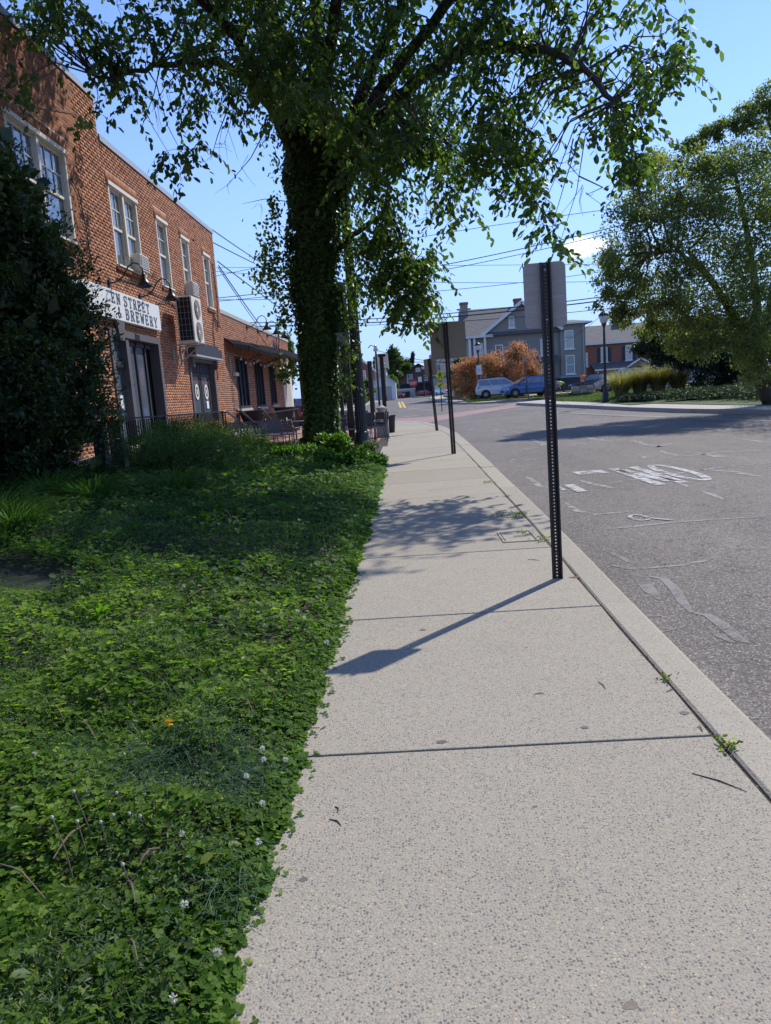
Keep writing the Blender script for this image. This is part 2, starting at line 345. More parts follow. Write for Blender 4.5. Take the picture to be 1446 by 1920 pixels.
M['bark']=plain('grey_brown_bark',(.075,.058,.045),.95,0,.4,6,1.0,22)
M['bark_dark']=plain('dark_bark',(.05,.038,.030),.95,0,.4,6,1.0,22)
M['twig']=plain('dry_twig',(.16,.11,.07),.9)
M['leaf']=leafmat('tree_leaves',((.032,.060,.013),(.055,.095,.02),(.085,.135,.03),(.13,.18,.05)),.5,.42,spec=.45)
M['leaf_r']=leafmat('small_tree_leaves',((.085,.11,.045),(.13,.16,.06),(.20,.215,.095),(.32,.30,.18)),.52,.5)  # leaf colours lightened to stand in for the hazy glare over the crown
M['ivy']=leafmat('ivy_leaves',((.036,.066,.015),(.065,.11,.026),(.105,.16,.038),(.17,.21,.065)),.4,.4,spec=.3)
M['holly']=leafmat('dark_evergreen_leaves',((.014,.028,.009),(.025,.046,.013),(.045,.075,.019),(.085,.115,.035)),.25,.38,spec=.45)
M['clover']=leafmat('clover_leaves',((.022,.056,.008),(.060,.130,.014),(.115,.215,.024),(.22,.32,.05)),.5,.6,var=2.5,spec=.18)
M['cover']=leafmat('broad_ground_cover',((.032,.080,.016),(.055,.125,.025),(.085,.17,.034),(.13,.21,.045)),.45,.55,var=2.0,spec=.2)
M['grass']=leafmat('grass_blades',((.03,.07,.02),(.05,.10,.03),(.08,.14,.045),(.15,.19,.08)),.38,.5,var=3,spec=.25)
M['shrub_y']=leafmat('yellow_green_shrub_leaves',((.05,.08,.014),(.10,.15,.025),(.17,.22,.035),(.28,.30,.06)),.5,.5)  # yellow green, with albedo raised to stand in for sun on the shrubs
M['shrub_g']=leafmat('fresh_green_shrub_leaves',((.03,.08,.012),(.06,.14,.02),(.10,.20,.03),(.16,.26,.045)),.5,.45)
M['shrub_d']=leafmat('grey_green_shrub_leaves',((.04,.08,.024),(.06,.11,.033),(.09,.15,.045),(.13,.19,.06)),.45,.5)
M['maple']=leafmat('bronze_red_leaves',((.16,.15,.05),(.38,.23,.10),(.62,.31,.19),(.72,.42,.30)),.45,.5,trcol=(1.5,1.1,.7))
M['conifer']=leafmat('conifer_needles',((.018,.036,.018),(.03,.055,.027),(.05,.08,.036),(.075,.105,.045)),.22,.5)
M['farleaf']=leafmat('far_foliage',((.04,.075,.018),(.07,.11,.028),(.11,.155,.04),(.15,.20,.055)),.4,.5,var=.3)
M['straw']=leafmat('dry_ornamental_grass',((.13,.13,.05),(.24,.21,.09),(.38,.30,.16),(.46,.36,.22)),.4,.6)
M['bluegrass']=leafmat('blue_green_grass',((.035,.085,.05),(.06,.12,.075),(.09,.16,.10),(.16,.22,.15)),.3,.32,var=3,spec=.6)
M['greyweed']=leafmat('grey_green_weeds',((.05,.085,.035),(.08,.12,.055),(.12,.165,.08),(.18,.22,.12)),.4,.5)
M['wire']=plain('black_cable',(.02,.02,.022),.6)
M['rust']=plain('rust_stain',(.16,.07,.035),.9,0,.4,14)
M['siding_blk']=M['white']
# ================================================================ THE SETTING
def lerp_tab(tab,y):
    if y<=tab[0][0]: return tab[0][1]
    for (a,b),(c,d) in zip(tab,tab[1:]):
        if y<=c: return b+(d-b)*(y-a)/(c-a)
    return tab[-1][1]
KI=[(-4,1.10),(2.4,1.16),(4.65,1.19),(6,1.22),(7.75,1.25),(14,1.30),(20,1.34),(26,1.33),(31.8,1.12),(36,.72),(39,.35),(41,-.1),(43,-.9),(44.5,-2.2)]
def xin(y): return lerp_tab(KI,y)
def xout(y): return xin(y)+.185+.012*min(y,30)*.6
def bed(x,y):                      # soil height of the planted bed: a low rise towards the building
    return -.045+.47*sstep(-.5,-5.2,x)*sstep(0.5,7,y)-.14*sstep(0.45,0,-x-.5)*0
# distant ground
b=MB(); NX=[-400,-150,-60,-30,-12,0,12,30,60,150,400]; NY=[-60,-20,0,20,32,50,70,95,140,220,400,900]
for y0,y1 in zip(NY,NY[1:]):
    for x0,x1 in zip(NX,NX[1:]):
        b.add([(x0,y0,zr(y0)-.12),(x1,y0,zr(y0)-.12),(x1,y1,zr(y1)-.12),(x0,y1,zr(y1)-.12)],[(0,1,2,3)])
b.build('ground',M['ground'],kind='structure')
# road sheet following the kerb
b=MB(); ys=[-12,-6,-2,0,2,4,6,8,10,14,18,22,26,30,32,34,36,38,40,41,42,43,44,45,50,60,70,80,95,120,160,230]
for y0,y1 in zip(ys,ys[1:]):
    def xl(y): return xout(y)-.1 if y<43 else -2-(y-43)*1.2 if y<60 else -30
    def xr_(y): return 40
    n=8
    for k in range(n):
        A=lambda y,k=k: xl(y)+(xr_(y)-xl(y))*k/n
        B=lambda y,k=k: xl(y)+(xr_(y)-xl(y))*(k+1)/n
        b.add([(A(y0),y0,zr(y0)),(B(y0),y0,zr(y0)),(B(y1),y1,zr(y1)),(A(y1),y1,zr(y1))],[(0,1,2,3)])
road=b.build('road',M['asphalt'],kind='structure')
# joint bed below the slabs
b=MB()
for y0,y1 in zip(KI[:-1],KI[1:]): b.add([(-1.0,y0[0],-.008),(xin(y0[0])+.1,y0[0],-.008),(xin(y1[0])+.1,y1[0],-.008),(-1.0,y1[0],-.008)],[(0,1,2,3)])
b.build('sidewalk_base',M['soil'],kind='structure')
sw=empty('sidewalk'); tag(sw,kind='structure')
SLAB0=-2.75; PITCH=1.877
k=0; y=SLAB0
while y<43:
    y1=y+PITCH
    rr=random.Random(k); b=MB(); g=.008 if y<20 else .004
    xl=-.78 if y<20 else -.9
    ny=4; zz=rr.uniform(-.001,.001)
    def xe(v): return xin(v)-.010-(.004*math.sin(v*9))
    yy=[y+g+(PITCH-2*g)*i/ny for i in range(ny+1)]
    if y>=20: xls=[-.62-(v-20)*.015 for v in yy]
    else: xls=[xl]*(ny+1)
    top=[];
    pts=[]
    for i,v in enumerate(yy): pts+= [(xls[i],v,zz),(max(xe(v),xls[i]+.02),v,zz)]
    lo=[(p[0],p[1],-.1) for p in pts]
    n=len(pts); vs=pts+lo; fs=[]
    fs.append(tuple([2*i for i in range(ny+1)]+[2*i+1 for i in range(ny,-1,-1)]))
    for i in range(ny):
        fs.append((2*i,2*i+2,n+2*i+2,n+2*i)); fs.append((2*i+1,2*i+3,n+2*i+3,n+2*i+1))
    fs.append((0,1,n+1,n)); fs.append((n-2,n-1,2*n-1,2*n-2))
    b.add(vs,fs); b.build('slab',M['sidewalk'],sw,bevel=.006 if y<14 else 0)
    y=y1;k+=1
kb=empty('kerb'); tag(kb,kind='structure')
y=-4.35; k=0
while y<43:
    Lk=3.05; y1=min(y+Lk,43.5); rr=random.Random(k+50); b=MB(); ny=6
    yy=[y+.005+(y1-y-.01)*i/ny for i in range(ny+1)]; zz=rr.uniform(-.003,.004)
    prof=[]
    for v in yy:
        a=xin(v)+.004; c=xout(v)
        if v>38: c=a+.22
        prof.append([(a,v,-.2),(a,v,zz-.006),(a+.012,v,zz+.003),(c-.03,v,zz+.001),(c-.008,v,zz-.008),(c,v,zz-.03),(c+.012,v,-.25)])
    m=len(prof[0]); vs=[p for r in prof for p in r]; fs=[(i*m+j,i*m+j+1,(i+1)*m+j+1,(i+1)*m+j) for i in range(ny) for j in range(m-1)]
    fs+=[tuple(range(m)),tuple(range((ny)*m,(ny+1)*m))]
    b.add(vs,fs); b.build('kerb_stone',M['kerb'],kb)
    y=y1;k+=1
# brick patio by the benches, and red crossing
b=MB()
yp=[16.2,20,26,32,38,43]
for y0,y1 in zip(yp,yp[1:]): b.add([(-6.6,y0,-.012),(-.62-(max(y0,20)-20)*.015-.01,y0,-.012),(-.62-(max(y1,20)-20)*.015-.01,y1,-.012),(-6.6,y1,-.012)],[(0,1,2,3)])
b.build('brick_patio',M['patio'],kind='structure')
def gz(px,py,dz=.004):             # a photo pixel dropped on the road surface
    z=-.12
    for _ in range(8):
        p=G(px,py,z); z=zr(p.y)
    return Vector((p.x,p.y,z+dz))
def gfill(name,pix,mat,dz=.004,parent=road,sub=1):
    b=MB(); pts=[gz(x,y,dz) for x,y in pix]; b.add(pts,[tuple(range(len(pts)))]); return b
cwk=empty('pedestrian_crossing'); tag(cwk,kind='structure')
b=MB()
for A,B in (((733,792),(741,785)),((800,793),(800,781.5)),((900,775),(900,768)),((1000,757),(1000,750.5)),((1040,752),(1040,747))): b.v+= [tuple(gz(*A,.006)),tuple(gz(*B,.006))]
for i in range(4): b.f.append((2*i,2*i+2,2*i+3,2*i+1)); b.mi.append(0)
b.build('paving_band',M['crossing'],cwk)
def ribbon(pixels,w,mat,name,parent=None,dz=.004,world=None,jit=.25,rs=1):
    pts=world or [gz(*p,dz) for p in pixels]; rr=random.Random(rs)
    # subdivide and roughen
    q=[]
    for a,c in zip(pts,pts[1:]):
        n=max(1,int((c-a).length/.25)); 
        for i in range(n): q.append(a.lerp(c,i/n)+Vector((rr.uniform(-1,1),rr.uniform(-1,1),0))*w*.35*(1 if jit else 0))
    q.append(pts[-1]); b=MB(); vs=[]
    for i,p in enumerate(q):
        d=(q[min(i+1,len(q)-1)]-q[max(i-1,0)]); d.z=0; d.normalize(); s=Vector((-d.y,d.x,0))
        ww=w*(1+rr.uniform(-jit,jit))*.5*(.35 if i in (0,len(q)-1) and jit else 1)
        vs+= [p+s*ww,p-s*ww]
    for v in vs: v.z=zr(v.y)+dz
    b.add(vs,[(2*i,2*i+1,2*i+3,2*i+2) for i in range(len(q)-1)]); return b.build(name,mat,parent)
# zoomed measurements of the crack filler and paint: (x,y) in a 2.858x crop starting at (940,740)
Z7=lambda pts:[(940+x/2.858,740+y/2.858) for x,y in pts]
cracks=[([(330,275),(430,262),(520,250),(600,245),(700,238)],.13),([(440,225),(500,240),(560,247)],.2),([(700,245),(770,268),(850,280),(870,268),(920,262)],.16),([(820,290),(880,310),(940,330),(1060,322),(1200,308),(1446,296)],.10),
 ([(1070,316),(1150,325),(1230,338)],.22),([(1230,330),(1340,322)],.08),([(560,478),(640,465),(760,450),(900,432),(1000,415),(1100,400),(1250,380),(1446,366)],.085),([(1010,400),(1100,405),(1250,413),(1400,440)],.12),
 ([(430,460),(500,478),(560,495),(580,502),(640,496)],.11),([(345,580),(380,600),(420,625),(500,642),(600,636),(680,628)],.085),([(560,722),(700,708),(900,688),(1100,672),(1300,660),(1446,652)],.055),
 ([(760,935),(850,925),(980,915),(1080,895),(1140,875),(1200,873)],.05),([(1065,515),(1130,540),(1200,566)],.10),([(945,470),(1000,495)],.12),([(1375,588),(1446,583)],.05),([(1230,235),(1330,245),(1446,257)],.1),
 ([(60,300),(180,285),(250,278)],.10),([(150,240),(200,255),(250,275)],.16),([(0,410),(120,400),(250,392)],.08),([(320,390),(390,385)],.06),([(100,355),(180,345),(240,345)],.12),([(140,440),(190,480),(250,500)],.12),
 ([(790,325),(770,335),(800,345)],.12),([(0,190),(60,188)],.2),([(70,345),(60,365)],.1)]
for i,(c,w) in enumerate(cracks): ribbon(Z7(c),w,M['sealant'],'crack_filler_strip',road,rs=i)
# mastic smears in the wheel track beside the kerb
sm=[([(690,940),(740,990),(790,1050),(850,1100)],.08),([(800,970),(860,985),(920,1050),(960,1110),(1020,1170)],.07),([(780,1190),(860,1187)],.06),([(1000,1170),(1100,1180),(1200,1230),(1290,1310),(1330,1330)],.075),([(1100,1240),(1170,1290),(1240,1330)],.05),([(560,840),(640,880),(680,900)],.07),([(840,1280),(960,1250),(1000,1235)],.02),([(600,915),(700,935),(780,930)],.07)]
M['smear']=wornmat('grey_asphalt_smear',(.20,.18,.17),4,.50,.66)
for i,(c,w) in enumerate(sm): ribbon(Z7(c),w*1.1,M['smear'],'grey_smear',road,dz=.003,rs=90+i)
# worn lettering ONLY, read by drivers coming the other way, and other painted marks
def zpoly(pts,name='painted_letter',mat='road_paint',dz=.009):
    b=MB(); q=[gz(*p,dz) for p in Z7(pts)]; b.add(q,[tuple(range(len(q)))]); return b.build(name,M[mat],road)
def wstroke(pts,w,name='painted_letter',mat='road_paint',dz=.009):
    b=MB(); vs=[]
    q=[Vector((x,y,0)) for x,y in pts]
    for i,p in enumerate(q):
        d=(q[min(i+1,len(q)-1)]-q[max(i-1,0)]).normalized(); s=Vector((-d.y,d.x,0)); 
        vs+= [p+s*w/2,p-s*w/2]
    for v in vs: v.z=zr(v.y)+dz
    b.add(vs,[(2*i,2*i+1,2*i+3,2*i+2) for i in range(len(q)-1)]); return b
def merge(bs,name,mat='road_paint'):
    b=MB()
    for q in bs: b.add(q.v,q.f)
    return b.build(name,M[mat],road)
U=1.0
wstrokes=[[[(3.05,12.95),(3.42,12.95)],.42],[[(3.12,12.9),(3.05,10.85)],.07]]
merge([wstroke([(2.86,13.0),(3.38,13.02)],.50)],'painted_letter_l')
merge([wstroke([(3.60,13.35),(3.64,10.9)],.17),wstroke([(3.98,13.4),(4.0,11.0)],.17),wstroke([(3.66,13.1),(3.93,11.2)],.2)],'painted_letter_n')
a=[(4.36+.19*math.cos(t),12.3+1.18*math.sin(t)) for t in np.linspace(0,2*PI,25)]
merge([wstroke(a,.13)],'painted_letter_o')
merge([wstroke([(2.44,11.6),(2.46,10.75)],.16),wstroke([(2.22,11.9),(2.26,11.0)],.07)],'painted_letter_y')
merge([wstroke([(2.56+.09*math.cos(t),8.42+.19*math.sin(t)) for t in np.linspace(0,2*PI,15)],.05),wstroke([(2.64,8.40),(2.74,8.25),(2.84,8.14)],.05)],'painted_mark','line_paint')
# lane lines far off, stop line, double yellow line, crossing edge lines
def pxline(a,c,w,name,mat='line_paint'):
    return merge([wstroke([tuple(gz(*a)[:2]),tuple(gz(*c)[:2])],w)],name,mat)
pxline((735,796),(1000,759),.35,'crossing_edge_line'); pxline((735,785),(1000,750),.3,'crossing_edge_line'); 
pxline((830,796),(1000,780),.12,'lane_line'); pxline((880,806),(905,806),.12,'lane_dash'); pxline((925,807),(950,809),.12,'lane_dash'); pxline((965,810),(985,812),.12,'lane_dash')
pxline((748,753),(752,763),.22,'yellow_line','yellow_paint'); pxline((753.5,752.5),(759.5,763),.22,'yellow_line','yellow_paint')
for i in range(7): pxline((762+i*9,764+i*1.1),(768+i*9,764.8+i*1.1),.3,'guide_dash')
pxline((725,764),(830,755),.5,'stop_line')
pxline((1000,772),(1446,790),.12,'lane_line')
# ------------------------------------------------ far blocks: kerb, pavement, lawn
def block(name,poly,zt,matt,kerbh,kind='structure',drop=.5):
    b=MB(); n=len(poly); vs=[(x,y,zr(y)+kerbh+(zt(x,y) if zt else 0)) for x,y in poly]; lo=[(x,y,zr(y)-drop) for x,y in poly]
    b.add(vs+lo,[tuple(range(n))]+[(i,(i+1)%n,n+(i+1)%n,n+i) for i in range(n)])
    o=b.build(name,matt,kind=kind); 
    bm=bmesh.new(); bm.from_mesh(o.data); bmesh.ops.triangulate(bm,faces=[f for f in bm.faces if len(f.verts)>4]); bm.to_mesh(o.data); bm.free(); return o
KA=[(13.6,16),(12.55,25.9),(11.6,31),(10.65,35.8),(9.6,43),(8.35,50),(7.75,53.2),(7.9,54.3),(9.5,55.5),(13,56.5),(46,58),(46,10),(14.5,10)]
block('far_sidewalk',KA,None,M['concrete_far'],.17)
# dark kerb face as separate stones along the far sidewalk
fk=empty('far_kerb'); tag(fk,kind='structure')
for (x0,y0),(x1,y1) in zip(KA[:7],KA[1:8]):
    n=max(1,int(math.hypot(x1-x0,y1-y0)/3)); 
    for i in range(n):
        a=Vector((x0+(x1-x0)*i/n,y0+(y1-y0)*i/n,0)); c=Vector((x0+(x1-x0)*(i+1)/n,y0+(y1-y0)*(i+1)/n,0)); d=(c-a).normalized(); a+=d*.01; c-=d*.01
        s=Vector((-d.y,d.x,0)); 
        if s.x>0: s=-s
        b=MB(); q=[]
        for p in (a,c): q+= [(p.x+s.x*.03,p.y+s.y*.03,zr(p.y)-.02),(p.x+s.x*.01,p.y+s.y*.01,zr(p.y)+.178),(p.x-s.x*.17,p.y-s.y*.17,zr(p.y)+.178)]
        b.add(q,[(0,1,4,3),(1,2,5,4),(0,1,2),(3,4,5)]); b.build('kerb_stone',M['concrete_far'],fk)
LA=[(15.8,18),(14.4,27),(13.6,31),(12.6,36.5),(11.4,43.5),(10.4,49.5),(10.0,52.2),(11,53.5),(14,54.5),(45,56),(45,14)]
def zl(x,y): return .12
lawnA=block('lawn',LA,lambda x,y:.03,M['lawn'],.17,drop=.0)
# raised middle of the lawn
b=MB(); 
gx=[11.2,12.5,15,18,24,44]; gy=[38,42,46,50,53,54.5]
def zA(x,y): return zr(y)+.2+.25*sstep(0,3,min(x-(11.2 if y>44 else 13),54.5-y))*sstep(34,40,y)
for y0,y1 in zip(gy,gy[1:]):
    for x0,x1 in zip(gx,gx[1:]):
        b.add([(x0,y0,zA(x0,y0)),(x1,y0,zA(x1,y0)),(x1,y1,zA(x1,y1)),(x0,y1,zA(x0,y1))],[(0,1,2,3)])
b.build('lawn_rise',M['lawn'],kind='structure')
# block across the side street (cars, bronze trees, grey house)
KB=[tuple(gz(*p)[:2]) for p in ((800,744),(853,748.5),(862,752),(875,758),(919,758.5),(945,756.5),(963,753),(990,749.5))]
KB=[(2.9,100),(3.6,76),(4.4,65),(6.0,61.2),(9.0,60.2),(10.6,62.5),(12.2,63.5),(14,63.8),(60,64),(60,180),(10,180)]
block('corner_sidewalk',KB,None,M['concrete_far'],.15)
LB=[(4.9,100),(5.2,76),(5.7,66),(7.0,63.0),(8.8,62.6),(10.2,64.4),(12.0,65.0),(14,65.2),(59,65.5),(59,179),(11,179)]
block('corner_lawn',LB,lambda x,y:.03+.16*sstep(62,68,y),M['lawn'],.15,drop=.0)
# parking pad under the cars
b=MB(); b.add([(6.9,63.8,zr(63.8)+.36),(16,63.8,zr(63.8)+.36),(16,67.5,zr(67)+.42),(6.9,67.5,zr(67)+.42)],[(0,1,2,3)]); b.build('parking_pad',M['concrete_far'],kind='structure')
# block to the left across the side street
KL=[(-5.0,66),(-4.6,82),(-4.0,110),(-2.5,190),(-90,190),(-90,60),(-12,58)]
block('left_sidewalk',KL,None,M['concrete_far'],.15)
block('left_lawn',[(-7.2,68),(-6.4,82),(-5.8,110),(-4.5,189),(-89,189),(-89,61),(-13,60)],lambda x,y:.05,M['lawn'],.15,drop=0)
# grass plot in front of the brown house
block('green_verge',[(1.2,150),(4.8,148),(5.0,175),(1.4,172)],None,M['lawn'],.1)
# planted bed soil
b=MB(); gx=np.concatenate([[-8,-7,-6.5],np.linspace(-6,-.42,18)]); gy=np.linspace(-2,18.8,36)
for j in range(len(gy)-1):
    for i in range(len(gx)-1):
        q=[]
        for (x,y) in ((gx[i],gy[j]),(gx[i+1],gy[j]),(gx[i+1],gy[j+1]),(gx[i],gy[j+1])):
            q.append((x,y,bed(x,y)-.01*(x>-.5)+.02*mn.noise(Vector((x*2,y*2,0)))*(x<-.7)))
        b.add(q,[(0,1,2,3)])
b.build('planting_bed',M['undergrowth'],smooth=True,kind='structure')
# litter and soil washed over the slab edge, under the overhanging clover
b=MB(); g0=random.Random(9); ys_=[-2+.08*i for i in range(260)]; ed=[-.575+.03*mn.noise(Vector((0,v*3,0)))+.022*mn.noise(Vector((0,v*9,4)))-(.02 if v<18.5 else .3) for v in ys_]
b.add([p for v,e in zip(ys_,ed) for p in ((-.83,v,.010),(e-.03,v,.009),(e,v,.005))],[f for i in range(259) for f in ((3*i,3*i+1,3*i+4,3*i+3),(3*i+1,3*i+2,3*i+5,3*i+4))])
b.build('soil_edge',M['soil'],kind='structure')
# ---------------------------------------------------- utility cover let into the slab
hv=empty('utility_cover',(1.0,7.2,0),0,'small square concrete utility cover set flush in the sidewalk slab beside the kerb','cover')
b=MB(); 
for a in ((-.17,.17,-.26,-.235),(-.17,.17,.235,.26),(-.17,-.15,-.235,.235),(.15,.17,-.235,.235)): b.box(*a,-.02,.009)
b.build('rim',M['kerb'],hv)
b=MB(); b.box(-.14,.14,-.225,.225,-.02,.006); b.build('lid',M['sidewalk'],hv,bevel=.004)
b=MB(); b.box(-.035,.035,-.012,.012,.004,.0085); b.build('lift_slot',M['soil'],hv)
b=MB(); b.box(-.15,-.14,-.235,.235,-.02,.0055); b.box(.14,.15,-.235,.235,-.02,.0055); b.box(-.14,.14,-.235,-.225,-.02,.0055); b.box(-.14,.14,.225,.235,-.02,.0055); b.build('joint',M['soil'],hv)
# stains and debris on the concrete
def blotch(x,y,r,mat,name,label,group=None,asp=.7):
    b=MB(); n=14; b.add([(r*(1+random.uniform(-.25,.25))*math.cos(2*PI*i/n),r*asp*(1+random.uniform(-.25,.25))*math.sin(2*PI*i/n),0) for i in range(n)],[tuple(range(n))]); o=b.build(name,mat,sw,loc=(x,y,.0016)); return o
M['stain']=plain('dark_gum_stain',(.12,.11,.105),.8,0,.3,30); M['stain_b']=plain('brown_stain',(.20,.165,.125),.8,0,.5,60)
for px,py,r in ((828,1391,.022),(1097,1364,.018),(1284,1337,.022),(793,1181,.02),(568,1650,.016),(1003,1513,.01)):
    p=G(px,py); blotch(p.x,p.y,r,M['stain'],'gum_stain','')
p=G(1182,1886); blotch(p.x,p.y,.019,M['stain_b'],'brown_stain',''); 
p=G(1072,1083); blotch(p.x+.045,p.y,.055,M['rust'],'rust_stain','',asp=.5)
tw=[((1122,1278),(1136,1292)),((1298,1450),(1400,1484)),((1250,1297),(1266,1292)),((1308,1362),(1318,1372)),((628,1512),(634,1524)),((618,1536),(640,1548)),((600,1368),(612,1362)),((560,1370),(600,1364)),((990,1049),(1012,1051)),((1020,1300),(1000,1302))]
gl={0:'thin dark twig lying mid slab on the sunlit sidewalk, right of the sign shadow',1:'long curved dark twig on the nearest slab by the kerb crack'}
for i,(a,c) in enumerate(tw):
    A=G(*a,.0025); C=G(*c,.0025); m=(A+C)/2+Vector((.006,.008,.0015))
    b=MB(); b.tube([A,m,C],[.0016,.0024,.001],5); o=b.build('twig',M['bark'])
    lab=['thin dark twig mid slab, right of the sign shadow on the sidewalk','longest curved dark twig, on the nearest slab beside the kerb crack','short pale twig touching the kerb crack beyond the second slab joint','tiny dark twig in the kerb crack beside the second nearest slab','tiny dark twig on the nearest slab, just right of the clover edge','slanted twig on the nearest slab, below another tiny twig by the clover','short twig on the slab just past the near joint at the clover edge','longer twig poking out of the clover edge just past the near joint','short faint twig left of the near signpost foot, beyond its shadow','small pale twig in the middle of the slab before the near signpost'][i]
    tag(o,lab,'twig','twigs dropped on the sidewalk')
# ================================================================ BUILDINGS
WX=-6.6
def brick_arrays(u0,u1,z0f,z1f,opens,cs=.075,bl=.215,mo=.006,depth=.012,zbase=0.0,seed=1):
    """running bond; returns list of (u0,u1,z0,z1) rectangles. opens=(u0,u1,z0,z1)."""
    rr=random.Random(seed); out=[]; z=zbase; row=0
    while z<z1f-.02:
        zt=z+cs-.014
        if zt>z1f: break
        ops=sorted([(o[0],o[1]) for o in opens if o[2]<zt-.01 and o[3]>z+.01]); free=[];c=u0
        for a,b_ in ops:
            if a>c: free.append((c,a))
            c=max(c,b_)
        if c<u1: free.append((c,u1))
        off=(row%2)*bl/2
        for a,b_ in free:
            k=math.floor((a-off)/bl)
            while True:
                p=off+k*bl; q=p+bl-mo; k+=1
                if p>=b_: break
                pa,qa=max(p,a+.004),min(q,b_-.004)
                if qa-pa<.035: continue
                out.append((pa,qa,z,zt,qa-pa>bl-mo-.002))
        z+=cs; row+=1
    return out
def brick_mesh(rects,M4,name,mat,parent,depth=.0045,seed=3,**kw):
    """boxes without back; local frame u,z, n=out; M4 maps (u,n,z)->world"""
    R=np.array([r[:4] for r in rects]); n=len(R); g=np.random.default_rng(seed)
    d=depth+g.uniform(-.0012,.002,n); j=lambda:g.uniform(-.0015,.0015,n)
    u0,u1,z0,z1=R[:,0]+j(),R[:,1]+j(),R[:,2]+j(),R[:,3]+j()
    V=np.empty((n,8,3))
    for i,(u,z,dd) in enumerate(((u0,z0,0*d-.002),(u1,z0,0*d-.002),(u1,z1,0*d-.002),(u0,z1,0*d-.002),(u0,z0,d),(u1,z0,d),(u1,z1,d),(u0,z1,d))):
        V[:,i,0]=u;V[:,i,1]=dd;V[:,i,2]=z
    V=V.reshape(-1,3); A=np.array(M4); V=V@A[:3,:3].T+A[:3,3]
    b=np.arange(n)[:,None]*8
    F=np.concatenate([b+[4,5,6,7],b+[0,1,5,4],b+[1,2,6,5],b+[2,3,7,6],b+[3,0,4,7]])
    return npmesh(name,V,F,mat,parent,np.repeat(g.random(n),8),kind='stuff',**kw)
# local (u,n,z) -> world for the long wall: u=y, n=+x
MW=[[0,1,0,WX],[1,0,0,0],[0,0,1,0],[0,0,0,1]]
bld=empty('brick_building',(WX,20,0),0,'two storey red brick building with stepped flat roofline and cream framed windows','building')
def bp(b,name,mat,parent=None,**k):       # part of an empty that is not at the origin
    o=b.build(name,mat,None,**k); par=parent or bld; o.parent=par; 
    bpy.context.view_layer.update() if False else None
    o.matrix_parent_inverse=Matrix.Translation(-Vector(root_loc(par))); return o
def root_loc(o):
    v=Vector((0,0,0))
    while o is not None: v+=o.location; o=o.parent
    return v
# windows on the upper floor: (y0,y1,z0,z1,kind)
W1=(13.45,15.80,4.95,6.78,'pair'); W2=(17.95,19.80,4.92,6.80,'pair'); W3=(21.25,22.2,4.9,6.78,'one'); W4=(23.5,24.35,4.9,6.73,'one'); W5=(26.0,26.85,4.85,6.68,'one'); W0=(8.0,10.3,4.95,6.78,'pair')
D1=(16.9,20.35,.72,3.40); D2=(22.95,26.0,1.0,3.10)
DG=(9.5,12.2,1.6,3.3)
wins=[W0,W1,W2,W3,W4,W5]
ops=[(a,b,c,d) for a,b,c,d,_ in wins]+[D1,D2]
LINT=[(a-.1,b+.1,d,d+.24) for a,b,c,d,_ in wins]+[(a-.05,b+.05,c-.11,c) for a,b,c,d,_ in wins]
YE=27.72; YS=17.72; ZT1=8.55; ZT2=7.72
r1=brick_arrays(4.0,YS,0,ZT1-.02,ops+LINT,zbase=.1); r2=brick_arrays(YS,YE,0,ZT2-.02,ops+LINT,zbase=.1)
r2=[r for r in r2]
allr=r1+r2
def inview(r):
    q=Vector((WX,(r[0]+r[1])/2,(r[2]+r[3])/2-CAM_H)); c=CR.T@np.array(q); 
    if c[2]>=0: return None
    px=723+1389*c[0]/-c[2]; py=960-1389*c[1]/-c[2]; return px,py,-c[2]
cand=[]
for r in allr:
    v=inview(r)
    if v is None or not r[4]: continue
    px,py,d=v
    hedge=(py>300 and px<30) or (py>300+(px-30)*1.35 and px<225)
    if 0<px<1446 and 0<py<1920 and not hedge: cand.append((d,r))
cand.sort(key=lambda x:x[0]); near=set(id(r) for d,r in cand[:300])
brick_mesh([r for r in allr if id(r) not in near],MW,'brickwork',M['brick'],None)
bw=bpy.data.objects['brickwork']; bw.parent=bld; bw.matrix_parent_inverse=Matrix.Translation((-WX,-20,0))
b=MB(); hl=(.215-.006)/2; b.box(-.002,.0045,-hl,hl,-.0305,.0305); bk=b.build('brick',M['brick_one'],None); first=True
rb=random.Random(5)
for d,r in cand[:300]:
    o=bk if first else bk.copy(); 
    if not first: COL.objects.link(o)
    first=False; o.parent=bld; o.location=(rb.uniform(-.001,.002),(r[0]+r[1])/2-20,(r[2]+r[3])/2)
# backing wall (mortar face) with openings made from strips
def wall_strips(b,u0,u1,z0,z1,opens,x,th=.3):
    us=sorted(set([u0,u1]+[v for o in opens for v in o[:2] if u0<v<u1])); 
    for a,c in zip(us,us[1:]):
        m=(a+c)/2; os_=sorted([(o[2],o[3]) for o in opens if o[0]<m<o[1]]); z=z0
        for p,q in os_+[(z1,z1)]:
            if p>z: b.box(x-th,x,a,c,z,p)
            z=max(z,q)
b=MB(); wall_strips(b,4,YS,-.2,ZT1,ops,WX); wall_strips(b,YS,YE,-.2,ZT2,ops,WX)
b.box(WX-9,WX-.3,YE-.3,YE,-.2,ZT2); b.box(WX-9,WX-.3,4,4.3,-.2,ZT1); b.box(WX-9,WX-.3,YS-.3,YS,ZT2-.2,ZT1)
bp(b,'wall',M['mortar'])
